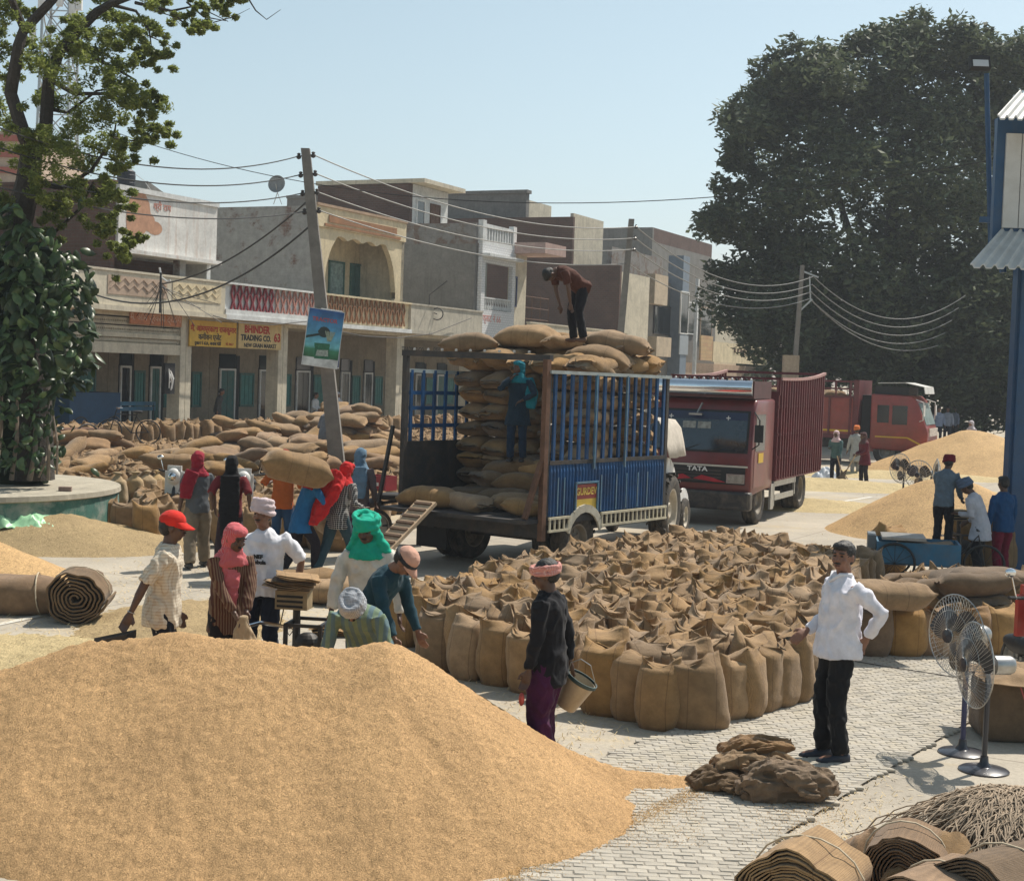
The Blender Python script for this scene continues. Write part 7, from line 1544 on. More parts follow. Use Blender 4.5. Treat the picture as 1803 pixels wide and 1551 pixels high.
# ---------------------------------------------------------------- weighing scales
def scale(loc, rz, label, hz=.92):
    e = empty('weighing_scale', loc, rz, label, 'scale'); m = MB()
    for x in (-.02, .3):
        for z in (.38, .66): m.bar((x, -.2, z), (x, .2, z), .03)
    for x in (-.02, .3):
        for y in (-.2, .2): m.bar((x, y, 0), (x, y, .675), .035)
    for y in (-.2, .2):
        for z in (.38, .66): m.bar((-.02, y, z), (.3, y, z), .03)
    m.build('frame', BLACKM, e); m = MB(); m.box(-.05, -.25, .1, .33, .25, .14); m.build('platform', STEEL, e)
    m = MB(); m.tube([(.02, 0, .3), (.02, 0, hz-.1)], .035, 8); m.build('post', BLACKM, e)
    m = MB(); m.box(-.16, -.09, hz-.17, .14, .09, hz); b = m.build('display_box', M('box_wood', (.3, .22, .12), .8, .25, 9, .2), e)
    for k in range(3): m = MB(); m.box(-.14, -.1, hz-.15+k*.045, .1, -.091, hz-.13+k*.045); m.build('slot', BLACK, b)
    m = MB(); m.tube([(.0, 0, .6), (-.3, -.05, .64), (-.42, -.05, .6)], .018, 7); m.build('handle', CHROME, e)
    m = MB(); m.tube([(-.1, 0, hz-.17), (-.13, .0, hz-.32), (-.04, 0, hz-.42), (.04, 0, hz-.3)], .006, 5); m.ell((.13, 0, .47), (.12, .1, .1)); m.build('motor', BLACKM, e); return e
sp0 = AT(518, 1100, 13.4); sp0.z = 0; scale(sp0, R(-8), 'black framed weighing scale with sack draped display behind the big heap', .95)
for k in range(3): o = link('empty_sack', fold_mesh(31+k, .42-.04*k, .3, 3, .014, BUR if k != 1 else BURD, .02), None, sp0+Vector((-.04+.03*k, 0, .955+k*.045)), (0, .12, .1*k)); tag(o, ('lowest', 'middle', 'topmost')[k]+' folded sack laid over the weighing scale display', 'empty sack', 'sacks on the scale')
p = G(1682, 1012); scale(p, R(10), 'dark weighing scale between the maroon turbaned man and the leaning man', 1.05)
# big sacks near the second scale
for i, (px, py, s) in enumerate(((1705, 1008, 1.5), (1745, 1010, 1.7), (1560, 1010, 1.3))): sack(SMC[i*2], G(px, py), .4, ('tall brown sack below the leaning man', 'tall sack between the leaning man and the blue jacket', 'sack standing left of the blue tricycle cart')[i], None, s)
# ---------------------------------------------------------------- green tarp, litter
m = MB(); n = 34; vs = []; tpz = G(22, 960)
for j in range(n+1):
    for i in range(n+1):
        u, v = i/n-.5, j/n-.5; x = u*1.5; y = v*1.15; z = .30*max(0, 1-(2*abs(v))**2)*max(0, 1-(2*abs(u))**3)+abs(noise.noise(Vector((x*3.2, y*6, 4))))*.22+abs(noise.noise(Vector((x*9+y*5, y*9, 8))))*.08; vs.append((x+.09*noise.noise(Vector((y*5, 1, 1))), y+.1*noise.noise(Vector((x*5, 2, 2))), z))
m.add(vs, [(j*(n+1)+i, j*(n+1)+i+1, (j+1)*(n+1)+i+1, (j+1)*(n+1)+i) for j in range(n) for i in range(n)]); me = with_mods(m.mesh('green_tarp', M('tarp_pale_green', (.3, .55, .32), .4, .2, 3, .2, 20), True), [('SOLIDIFY', dict(thickness=.006))]); tpz.z = .28; o = link('green_tarp', me, None, tpz, (0, R(8), .2)); tag(o, 'crumpled pale green tarpaulin dumped on the chaff mound at the planter', 'tarpaulin')
o = link('plastic_bag', draped(41, .45, .3, .14, M('bag_pinkwhite', (.62, .5, .5), .4, .4, 11, .1), 6), None, G(78, 1008)+Vector((0, 0, .02)), (0, 0, .5)); tag(o, 'torn pink and white plastic bag in front of the green tarpaulin', 'bag'); smooth_mesh(o.data)
p = G(1455, 845); o = link('white_bag', draped(42, .9, .5, .4, M('bag_white', (.6, .62, .65), .4, .1, 5, .1), 4), None, p, (0, 0, .2)); tag(o, 'white plastic sack on the ground left of the sweepers', 'bag'); smooth_mesh(o.data)
m = MB(); pts = [G(1505, 1170), G(1570, 1181), G(1650, 1193), G(1690, 1200), G(1712, 1218), G(1695, 1300)]; m.tube([q-pts[0]+Vector((0, 0, .008+.03)) for q in pts], .005, 5); o = m.build('floor_cable', WIRE, None, loc=pts[0]); tag(o, 'thin black cable lying on the paving towards the fans', 'cable')
# ============================================================ PEOPLE
def ik(a, t, l1, l2, hint):
    a, t = Vector(a), Vector(t); d = t-a; L = min(d.length, (l1+l2)*.995); dn = d.normalized(); t = a+dn*L
    c = (l1*l1-l2*l2+L*L)/(2*L); h = math.sqrt(max(0, l1*l1-c*c)); hv = Vector(hint)-dn*Vector(hint).dot(dn)
    if hv.length < 1e-3: hv = Vector((0, -1, 0))
    return a+dn*c+hv.normalized()*h, t
def frame(d, fwd=(0, 1, 0)):
    d = Vector(d).normalized(); f = Vector(fwd)-d*Vector(fwd).dot(d)
    if f.length < 1e-3: f = Vector((0, 0, 1))-d*d.z
    f.normalize(); x = f.cross(d); return x, f, d
def lf_(mb, secs, n=16, pw=2.2):
    """secs: list of (point, rx, ry); directions follow the path"""
    out = []
    for i, (p, rx, ry) in enumerate(secs):
        a = Vector(secs[max(0, i-1)][0]); b = Vector(secs[min(len(secs)-1, i+1)][0]); x, f, d = frame(b-a); out.append((p, rx, ry, x, f))
    mb.loft(out, n, pw=pw)
CLM = {}
def cm(c, c2=None, kind='plain', sc=22):
    k = (c, c2, kind, sc)
    if k not in CLM: CLM[k] = cloth('cloth_%d' % len(CLM), c, c2, kind, sc)
    return CLM[k]
EYEM = M('eye_dark', (.01, .008, .008), .3, .1, 5, 0); LIPM = M('lip_brown', (.13, .05, .04), .6, .1, 9, 0)
def person(loc, yaw, label, H=1.68, lean=5, hlean=None, hyaw=0, hpitch=0, rh=(.3, .05, .78), lh=(-.3, .05, .78), re=(.3, -1, -.2), le=(-.3, -1, -.2), rf=(.1, .04), lf=(-.1, -.04), hip=.93, sit=False,
           shirt=(.5, .5, .48), sk=None, sleeve='long', trous=(.03, .03, .04), skin=SKIN, head='hair', hc=(.5, .5, .5), hck=None, vox=.016, hem=-.12, shoes=(.03, .03, .03), legw=1.0, wide=1.0, group=None, knees=(0, 1, .1), wr=.012, kurta=0, extra=None, face=True, tail=None, skirt=False):
    S = H/1.70; e = empty('person', loc, R(yaw), label, 'person', group); e.scale = (S, S, S)
    dr = lambda a: Vector((0, math.sin(R(a)), math.cos(R(a))))
    P = Vector((0, 0, hip)); Cc = P+dr(lean*.7)*.26; N = Cc+dr(lean)*.25; hl = lean*.6 if hlean is None else hlean
    Hb = N+dr(hl)*.052; HQ = Matrix.Rotation(R(hyaw), 3, 'Z') @ Matrix.Rotation(-R(hl+hpitch), 3, 'X')
    HC = Hb+HQ @ Vector((0, .018, .108)); hp_ = lambda x, y, z: HC+HQ @ Vector((x, y, z))
    ud = (N-Cc).normalized()
    sh = {s: N-ud*.045+Vector((s*.185*wide, 0, 0)) for s in (1, -1)}
    arms = {}
    for s, t, h in ((1, rh, re), (-1, lh, le)):
        el, wr_ = ik(sh[s], t, .285, .255, h); arms[s] = (sh[s], el, wr_)
    legs = {}
    for s, ft in ((1, rf), (-1, lf)):
        hp = P+Vector((s*.09, 0, -.03)); an = Vector((s*.11 if len(ft) < 2 else ft[0], ft[1], .085+(ft[2] if len(ft) > 2 else 0))); kn, an = ik(hp, an, .418, .405, knees); legs[s] = (hp, kn, an)
    near = vox < .013
    # ---- body
    b = MB(); lf_(b, [(P-ud*.06, .11, .08), (P+ud*.03, .12, .085), (Cc, .12*wide, .08), (N-ud*.09, .14, .09), (N-ud*.03, .08, .065), (N+ud*.03, .056, .058), (Hb+HQ @ Vector((0, .01, .04)), .054, .058)])
    b.ell(HC+HQ @ Vector((0, -.008, .03)), (.077, .098, .092), 16, 10, HQ); b.ell(HC+HQ @ Vector((0, .022, -.035)), (.062, .072, .08), 14, 9, HQ)
    b.ell(hp_(0, .045, -.08), (.033, .035, .028), 10, 7, HQ); b.tube([hp_(0, .088, .03), hp_(0, .103, -.005), hp_(0, .113, -.022)], [.010, .013, .018], 8); b.ell(hp_(0, .078, .045), (.05, .022, .012), 10, 6, HQ); b.ell(hp_(0, .087, -.052), (.026, .014, .012), 10, 6, HQ)
    for s in (1, -1): b.ell(hp_(s*.079, -.005, -.005), (.012, .022, .032), 8, 6, HQ); b.ell(hp_(s*.042, .068, -.02), (.022, .02, .02), 8, 6, HQ)
    for s in (1, -1):
        a, el, wr_ = arms[s]; lf_(b, [(a-Vector((s*.05, 0, .02)), .03, .03), (a.lerp(el, .2), .036, .036), (a.lerp(el, .5), .042, .043), (el, .036, .038), (el.lerp(wr_, .35), .037, .037), (wr_, .024, .021)], 12)
        hd = (wr_-el).normalized(); x, f, d = frame(hd, (0, 1, 0)); x = x*s
        lf_(b, [(wr_-hd*.01, .022, .024), (wr_+hd*.04, .022, .038), (wr_+hd*.085, .018, .040)], 10)
        cv_ = x*-1   # fingers curl towards the thigh
        for q in range(4):
            o = f*(.032-.021*q); L = (.075, .085, .08, .062)[q]; p0 = wr_+hd*.075+o; b.tube([p0, p0+hd*L*.45+cv_*.006, p0+hd*L*.78+cv_*.022, p0+hd*L+cv_*.042], [.0105, .010, .009, .007], 7)
        p0 = wr_+hd*.025+f*.034; b.tube([p0, p0+f*.024+hd*.03+cv_*.01, p0+f*.024+hd*.062+cv_*.022], [.013, .0115, .008], 7)
        hp, kn, an = legs[s]; lf_(b, [(hp, .07, .07), (hp.lerp(kn, .5), .056, .058), (kn, .044, .046), (kn.lerp(an, .3), .042, .046), (an, .032, .034)], 12)
        b.ell(an+Vector((0, .06, -.045)), (.04, .12, .035), 12, 8); b.ell(an+Vector((0, -.01, -.03)), (.035, .045, .05), 10, 7)
    link('body', remesh(b, skin, vox*.8 if near else vox, 1), e)
    # ---- trousers
    tm = cm(trous) if isinstance(trous, tuple) and len(trous) == 3 and not isinstance(trous[0], tuple) else cm(*trous)
    b = MB(); lf_(b, [(P-ud*.10, .142, .112), (P-ud*.0, .145, .110), (P+ud*.07, .132, .10)])
    if skirt:
        lf_(b, [(P+ud*.02, .16, .13), (P-Vector((0, 0, .25)), .19, .17), (P-Vector((0, 0, .6)), .22, .2), (P-Vector((0, 0, .8)), .23, .21)])
    for s in (1, -1):
        hp, kn, an = legs[s]; g = legw; lf_(b, [(hp+Vector((0, 0, .02)), .084, .096), (hp.lerp(kn, .35), .09*g, .10*g), (kn, .068*g, .074*g), (kn.lerp(an, .5), .066*g, .072*g), (an-(an-kn).normalized()*.0, .060*g, .068*g)], 14)
    link('trousers', remesh(b, tm, vox, 2, noise_amp=wr, noise_sc=(9, 9, 6)), e)
    # ---- shirt
    sm = cm(shirt) if sk is None else cm(shirt, *sk)
    b = MB(); hm = P+Vector((0, 0, hem)) if lean < 40 else P+ud*(hem)
    W = wide; lf_(b, [(hm-ud*kurta if lean >= 40 else hm-Vector((0, 0, kurta)), .182*W+.05*(kurta > 0), .146*W+.03*(kurta > 0)), (P, .176*W, .142*W), (P.lerp(Cc, .5), .160*W, .124*W), (Cc, .166*W, .122*W), (N-ud*.10, .19*W, .122), (N-ud*.045, .165, .105), (N+ud*.0, .105, .085), (N+ud*.028, .07, .07)], 20)
    for s in (1, -1):
        a, el, wr_ = arms[s]; a2 = a-Vector((s*.03, 0, .0))
        if sleeve == 'long': lf_(b, [(a2, .066, .07), (a.lerp(el, .4), .060, .062), (el, .052, .054), (el.lerp(wr_, .5), .048, .050), (el.lerp(wr_, .93), .037, .037)], 14)
        else: lf_(b, [(a2, .066, .07), (a.lerp(el, .4), .062, .064), (a.lerp(el, .95 if sleeve == 'elbow' else .75), .062, .062)], 14)
    link('shirt', remesh(b, sm, vox, 2, noise_amp=wr*1.15, noise_sc=(7, 7, 5)), e)
    # ---- shoes
    if not sit and shoes:
        for s in (1, -1):
            an = legs[s][2]; m = MB(); m.loft([(an+Vector((0, y, -.085+z)), w_, h_, (1, 0, 0), (0, 0, 1)) for y, z, w_, h_ in ((-.075, .045, .03, .035), (-.05, .045, .042, .045), (.03, .042, .043, .045), (.09, .035, .048, .033), (.15, .03, .044, .027), (.185, .025, .025, .018))], 12, pw=2.6); so = m.build('shoe', M('shoe_%.2f' % shoes[0], shoes, .6, .2, 8, .1), e, smooth=True)
            if near: m = MB(); m.loft([(an+Vector((0, y, -.078)), w_, .011, (1, 0, 0), (0, 0, 1)) for y, w_ in ((-.08, .032), (-.04, .046), (.05, .046), (.1, .051), (.16, .046), (.192, .026))], 12, pw=3); m.build('sole', WHITEP, so, smooth=True)
    # ---- face details
    if face:
        m = MB()
        for s in (1, -1): m.ell(hp_(s*.031, .0865, .018), (.013, .008, .007), 8, 5, HQ)
        m.build('eyes', EYEM, e)
        m = MB()
        for s in (1, -1): m.bar(hp_(s*.015, .101, .043), hp_(s*.052, .086, .04), .010, .010)
        m.build('eyebrows', HAIR, e)
        m = MB(); m.ell(hp_(0, .100, -.037), (.031, .012, .007), 10, 5, HQ); m.build('moustache', HAIR, e); m = MB(); m.ell(hp_(0, .0985, -.055), (.023, .008, .006), 10, 5, HQ); m.build('lips', LIPM, e)
    def hg(nm, mb, mat, v=None, wr2=.008, sc=(14, 14, 22), par=None): return link(nm, remesh(mb, mat, v or vox*.8, 1, noise_amp=wr2, noise_sc=sc), par or e)
    hm_ = cm(hc) if hck is None else cm(hc, *hck)
    if head in ('hair', 'cap', 'band', 'turban', 'headband'):
        b = MB(); b.ell(hp_(0, -.02, .042), (.086, .1, .09), 16, 10, HQ); b.ell(hp_(0, -.05, -.0), (.078, .068, .075), 12, 8, HQ)
        if head == 'hair': b.ell(hp_(0, .045, .088), (.066, .05, .035), 12, 8, HQ)
        hg('hair', b, HAIR, None, .006, (40, 40, 40))
    if head == 'cap':
        b = MB(); b.ell(hp_(0, -.008, .06), (.094, .112, .085), 18, 10, HQ); c_ = hg('cap', b, hm_, None, .003); b = MB(); secs = []
        m = MB(); vs = []
        for j in range(5):
            for i in range(9): a = -1.25+2.5*i/8; r_ = .085+.085*j/4*max(.25, math.cos(a*.9)); vs.append(hp_(math.sin(a)*.092*(1+.0*j), math.cos(a)*r_+.012, .052-.012*j*math.cos(a)-.012*abs(math.sin(a))*j*.6))
        m.add(vs, [(j*9+i, j*9+i+1, j*9+i+10, j*9+i+9) for j in range(4) for i in range(8)]); link('peak', with_mods(m.mesh('peak', hm_, True), [('SOLIDIFY', dict(thickness=.006))]), c_)
    if head in ('turban', 'band', 'headband'):
        b = MB(); T0 = HQ; n = 5 if head == 'turban' else 3; 
        for k in range(n):
            z = .035+k*(.024 if head == 'turban' else .016); ti = (.25, -.2, .12, -.15, .05)[k]; rx, ry = (.094-.004*k*(head == 'turban'), .115-.004*k*(head == 'turban')); pts = []
            for a in range(17): t_ = a*math.pi/8; pts.append(hp_(rx*math.cos(t_), -.01+ry*math.sin(t_), z+ti*.09*math.cos(t_)+(.018*math.sin(t_) if head == 'turban' else .0)))
            b.tube(pts, .023 if head == 'turban' else .017, 8)
        if head == 'turban': b.ell(hp_(0, -.015, .075), (.09, .105, .085), 16, 9, HQ)
        hg('turban' if head == 'turban' else 'headcloth', b, hm_, None, .007)
    if head in ('scarf', 'hood', 'turbantail'):
        b = MB(); b.ell(hp_(0, -.032, .03), (.098, .108, .115), 18, 11, HQ); b.ell(hp_(0, -.045, -.045), (.094, .09, .1), 16, 10, HQ); b.ell(hp_(0, .022, .088), (.082, .082, .048), 14, 8, HQ)
        if head == 'turbantail':
            for k in range(4):
                z = .045+k*.026; pts = [hp_(.1*math.cos(a*math.pi/8), -.01+.118*math.sin(a*math.pi/8), z+.02*math.cos(a*math.pi/8)*(1 if k % 2 else -1)) for a in range(17)]; b.tube(pts, .024, 8)
            for s in (1, -1): b.tube([hp_(s*.09, .0, .0), hp_(s*.11, -.01, -.09), hp_(s*.15, -.02, -.17), hp_(s*.19, -.02, -.22)], [.035, .045, .05, .03], 9)
        lf_(b, [(Hb+ud*.03, .085, .088), (N+ud*.03, .105, .105), (N-ud*.03, .155, .13), (N-ud*.08, .185, .135)], 16)
        if tail:
            for tl in tail: lf_(b, [(Vector(p), w_, t_) for p, w_, t_ in tl], 12, 2.6)
        hg('scarf' if head != 'hood' else 'hooded_shawl', b, hm_, None, .012, (9, 9, 11))
    if head == 'mask' : pass
    if extra: extra(e, dict(P=P, N=N, C=Cc, HC=HC, hp=hp_, arms=arms, legs=legs, ud=ud, hg=hg))
    return e
def wpos(e, p): return e.location + Matrix.Rotation(e.rotation_euler.z, 3, 'Z') @ (Vector(p)*e.scale.x)
V = .012
# --- near group -------------------------------------------------------------
def stripes(e, q):
    m = MB()
    for k in range(3): m.box(.155, -.03-.0, .80-k*.045, .163, .05, .815-k*.045)
    m.build('side_stripes', WHITEP, e)
    b = MB(); b.tube([q['N']+Vector((s*.085, .02, .0)) if s else q['N']+Vector((0, .105, -.06)) for s in (-1, 0, 1)], .014, 7); b.build('collar', cm((.62, .57, .47)), e, smooth=True)
    a, el, w_ = q['arms'][1]; d = (w_-el).normalized(); x, f, d = frame(d); m = MB(); m.tube([w_-d*.01+(x*math.cos(t*.5236)+f*math.sin(t*.5236))*.031 for t in range(13)], .004, 5); m.build('bracelet', STEEL, e)
p1 = person(Vector((AT(287, 1000, 12.2).x, 12.2, 0)), -82, 'man in red cap and pale checked shirt holding a scoop behind the big heap', 1.72, 6, hyaw=-4, rh=(.30, -.33, .74), re=(.4, -1, 0), lh=(-.25, .12, .8), shirt=(.62, .56, .45), sk=((.42, .33, .24), 'check', 40), sleeve='elbow', trous=(.012, .014, .02), skin=SKIND, head='cap', hc=(.6, .03, .02), vox=V, hem=-.14, wide=1.05, extra=stripes, wr=.021)
hp = AT(222, 1120, 11.85); e = empty('grain_scoop', hp, R(-96), 'flat black scoop held by the man in the red cap', 'scoop'); m = MB(); m.add([(-.1, .04, -.02), (.1, .04, -.02), (.15, -.33, -.13), (-.15, -.33, -.13), (-.1, .04, .04), (.1, .04, .04), (.16, -.33, -.06), (-.16, -.33, -.06)], [(3,2,1,0),(0,1,5,4),(1,2,6,5),(3,0,4,7)]); link('pan', with_mods(m.mesh('pan', BLACKM), [('SOLIDIFY', dict(thickness=.008))]), e)
tl = [[((.03, .10, 1.36), .10, .05), ((.03, .16, 1.22), .08, .04), ((.02, .17, 1.05), .05, .03), ((.02, .18, .95), .035, .02)]]
p2 = person(Vector((AT(402, 1000, 12.7).x, 12.7, 0)), -148, 'person wrapped in red and white checked headscarf opening an empty sack', 1.60, 9, hlean=18, hyaw=12, rh=(.06, .34, .93), lh=(-.05, .34, .93), re=(1, -.4, -.2), le=(-1, -.4, -.2), shirt=(.09, .035, .025), sk=((.17, .11, .07), 'stripe', 45), trous=(.015, .012, .014), skin=SKIND, head='scarf', hc=(.5, .035, .05), hck=((.5, .3, .3), 'check', 110), vox=V, tail=tl, hem=-.22)
hp = wpos(p2, (0, .40, .90)); b = MB(); lf_(b, [((0, 0, .02), .03, .02), ((0, .0, -.1), .08, .04), ((0, .02, -.28), .15, .05), ((0, .03, -.5), .2, .045)]); o = link('empty_sack', remesh(b, BURL, .014, 1, noise_amp=.02, noise_sc=(8, 8, 5)), None, hp, (0, 0, R(-148))); tag(o, 'pale empty sack hanging from the hands of the checked headscarf person', 'empty sack')
def tee(e, q):
    for i, (s, z, sz) in enumerate((('NEF', 1.22, .05), ('Nebula', 1.17, .05))): text(e, s, (.0, .155, z), sz, BLACK, (math.pi/2, 0, math.pi), .003, nm='shirt_print')
person(Vector((AT(463, 1000, 13.7).x, 13.7, 0)), 172, 'stout man in white printed tee shirt and pale head wrap', 1.70, 3, hyaw=-10, rh=(.30, .08, .98), re=(1, -.7, 0), lh=(-.30, -.1, .92), le=(-1, -.8, 0), shirt=(.66, .66, .70), sleeve='elbow', trous=(.012, .016, .03), head='turban', hc=(.55, .45, .46), vox=V, wide=1.13, hem=-.08, wr=.022, extra=tee)
person(Vector((AT(650, 1000, 12.9).x, 12.9, 0)), 176, 'tall labourer in bright green turban and pale long sleeved shirt', 1.70, 10, hlean=16, hyaw=-8, rh=(.33, .1, .76), re=(1, -.6, 0), lh=(-.31, .12, .80), le=(-1, -.6, 0), shirt=(.58, .56, .50), trous=(.05, .05, .05), skin=SKIND, head='turbantail', hc=(.01, .36, .24), vox=V, hem=-.16, wr=.021)
def vest(e, q):
    b = MB(); HCp = q['hp']; pts = [HCp(.092*math.cos(a*math.pi/8), -.01+.11*math.sin(a*math.pi/8), .035) for a in range(17)]; b.tube(pts, .02, 8); b.build('head_strap', BLACK, e, smooth=True)
person(Vector((AT(650, 1000, 12.25).x, 12.3, 0)), -118, 'bending man in peach cap and dark teal shirt beside the green turban', 1.62, 32, hlean=48, rh=(.2, .45, .7), lh=(-.2, .45, .7), shirt=(.015, .05, .07), trous=(.03, .03, .05), head='cap', hc=(.55, .32, .24), vox=V, extra=vest)
person(Vector((AT(652, 1000, 11.75).x, 11.85, 0)), 168, 'man in grey checked turban and green shirt stooping over the heap edge', 1.62, 58, hlean=50, hpitch=10, hyaw=8, rh=(.22, .42, .55), re=(1, .2, .3), lh=(-.25, .4, .55), le=(-1, .2, .3), hip=.80, shirt=(.16, .22, .15), sk=((.10, .16, .18), 'stripe', 14), trous=(.05, .08, .14), head='turban', hc=(.42, .44, .47), hck=((.12, .13, .15), 'check', 90), vox=V, wide=1.1)
p7 = person(Vector((AT(968, 1100, 10.95).x, 10.95, .0)), 68, 'man in black jacket and pink head wrap standing at the grain edge with a bucket', 1.60, 2, hyaw=22, rh=(.30, -.10, .74), lh=(-.25, .09, .73), shirt=(.012, .012, .015), trous=(.06, .012, .05), skin=SKIND, head='band', hc=(.52, .2, .17), hck=((.6, .4, .35), 'check', 80), vox=V, wide=1.02, hem=-.20, legw=1.25, wr=.019, hpitch=8)
hp = AT(1022, 1200, 11.1); e = empty('bucket', hp, 0, 'translucent pale bucket with dark rim hanging behind the man in black jacket', 'bucket'); e.rotation_euler = (R(8), R(28), 0); e.scale = (.82,)*3
m = MB(); m.lathe([(0, -.28), (.095, -.28), (.10, -.27), (.145, .02), (.138, .02), (.09, -.262), (0, -.262)], 24); o = m.build('bucket_body', M('bucket_plastic', (.42, .35, .24), .45, .25, 4, 0, dirt=.5), e); smooth_mesh(o.data, 40)
m = MB(); m.lathe([(.146, .0), (.158, .01), (.158, .04), (.146, .04)], 24); m.build('rim', M('rim_dark_green', (.02, .05, .05), .5, .2, 4, 0), e); m = MB(); m.tube([(-.15, 0, .03), (-.17, -.02, .12), (-.11, -.03, .2), (0.0, -.02, .19), (.15, 0, .03)], .005, 6); m.build('handle', STEEL, e)
hp = wpos(p7, (-.25, .12, .64)); m = MB(); m.ell((0, 0, 0), (.022, .03, .05)); o = m.build('red_packet', M('packet_red', (.5, .08, .06), .5, .5, 20, 0), None, smooth=True, loc=hp); tag(o, 'small red packet in the hand of the man in black jacket', 'packet')
def wsh(e, q):
    b = MB(); b.tube([q['N']+Vector((-.09, -.03, .03)), q['N']+Vector((-.075, .06, .03)), q['N']+Vector((0, .105, -.03)), q['N']+Vector((.075, .06, .03)), q['N']+Vector((.09, -.03, .03))], .016, 8); b.build('collar', cm((.74, .74, .78)), e, smooth=True)
    b = MB(); b.ell(q['hp'](0, .035, -.07), (.05, .05, .03), 12, 8); 
    m = MB(); m.box(-.158, -.11, .905, -.152, -.05, .99); m.build('pocket_patch', cm((.03, .03, .032)), e)
    m = MB()
    for i in range(5): m.ell(q['P']+Vector((0, .137, .08+i*.075)), (.006, .004, .006), 6, 4)
    m.build('buttons', WHITEP, e)
person(G(1466, 1340), 100, 'man in white shirt, black trousers and dark sneakers standing on the brick paving', 1.73, -3, hlean=2, hyaw=42, rh=(.16, .20, 1.0), re=(.5, -.8, -.5), lh=(-.15, -.17, 1.0), le=(-.8, -1, .3), rf=(.07, .06), lf=(-.09, -.02), hip=.935, shirt=(.72, .71, .77), trous=(.012, .012, .014), skin=M('skin_warm', (.22, .105, .065), .5, .1, 14, .1, 90), vox=.011, wide=1.18, hem=-.10, legw=.94, shoes=(.02, .025, .04), wr=.021, extra=wsh)
# --- loaders ---------------------------------------------------------------
V2 = .017
back = lambda z0=1.4, z1=.75, w=.15, y=-.15: [[((0, y, z0), w, .05), ((0, y-.03, (z0+z1)/2), w*1.1, .04), ((.0, y-.02, z1), w*.9, .03)]]
person(G(345, 1000), 28, 'woman in dark red headscarf, grey top and khaki trousers walking away', 1.66, 4, hyaw=-30, rh=(.3, .1, .85), lh=(-.28, .0, .8), rf=(.16, .12), lf=(-.14, -.16), shirt=(.10, .11, .12), sleeve='elbow', trous=(.21, .17, .12), skin=SKIND, head='scarf', hc=(.25, .015, .03), vox=V2, legw=1.35, tail=[[((-.12, -.12, 1.45), .1, .06), ((-.2, -.14, 1.25), .11, .05), ((-.22, -.12, 1.05), .08, .04)]], hem=-.1)
person(G(403, 1008), 4, 'woman in long black scarf over a dark red shirt seen from behind', 1.64, 2, rh=(.27, .05, 1.0), lh=(-.27, .05, 1.0), shirt=(.16, .02, .025), sleeve='elbow', trous=(.03, .015, .02), skin=SKIND, head='scarf', hc=(.008, .008, .010), vox=V2, tail=back(1.45, .55, .14), skirt=True, hem=-.1)
person(G(494, 985), -8, 'worker in orange shirt and blue jeans standing behind the carried sack', 1.66, 12, shirt=(.42, .1, .02), trous=(.02, .06, .14), skin=SKIND, head='scarf', hc=(.3, .05, .03), vox=V2, rh=(.2, .2, 1.3), lh=(-.25, .2, 1.2), sleeve='elbow')
person(G(527, 1013), -62, 'worker in blue shirt bent under a burlap sack walking to the trailer', 1.60, 24, hlean=38, rh=(.12, .38, 1.22), lh=(-.12, .30, 1.25), re=(1, 0, -1), le=(-1, 0, -1), rf=(.1, .22), lf=(-.1, -.24), hip=.88, shirt=(.02, .13, .3), trous=(.02, .015, .02), skin=SKIND, head='scarf', hc=(.35, .02, .02), vox=V2, hem=-.16, kurta=.06)
p = AT(517, 825, 20.6); sack(lying_mesh(95, .48, .32, .24), p-Vector((0, 0, .2)), .25, 'burlap sack carried on the back of the worker in blue shirt', None, 1.0, (0, R(12)), 'filled_sack')
p = AT(552, 872, 21.6); sack(lying_mesh(96, .46, .3, .18), p-Vector((0, 0, .3)), .5, 'second sack slumping down behind the worker in blue shirt', None, 1.0, (0, R(62)), 'filled_sack')
def shawl(e, q):
    b = MB(); lf_(b, [((0, -.02, 1.52), .14, .12), ((-.02, -.14, 1.36), .23, .08), ((-.04, -.26, 1.15), .24, .06), ((-.05, -.38, .92), .17, .045), ((-.05, -.47, .78), .07, .03)], 16); q['hg']('shawl', b, cm((.5, .02, .02)), None, .03, (7, 7, 5))
person(G(592, 1013), -38, 'worker in bright red shawl over a black and white checked shirt', 1.64, 16, hlean=14, rh=(.24, .3, 1.0), lh=(-.22, .3, 1.0), rf=(.12, .22), lf=(-.12, -.3), hip=.9, shirt=(.02, .02, .022), sk=((.5, .48, .45), 'check', 36), trous=(.03, .06, .075), skin=SKIND, head='scarf', hc=(.5, .02, .02), vox=V2, extra=shawl, hem=-.2)
person(G(628, 980), -10, 'worker in blue grey hooded cloth and purple trousers near the plank', 1.68, 6, rh=(.25, .1, .9), lh=(-.25, .1, .9), shirt=(.13, .1, .1), trous=(.07, .02, .06), skin=SKIND, head='scarf', hc=(.12, .2, .28), vox=V2, tail=back(1.45, .95, .17), hem=-.22)
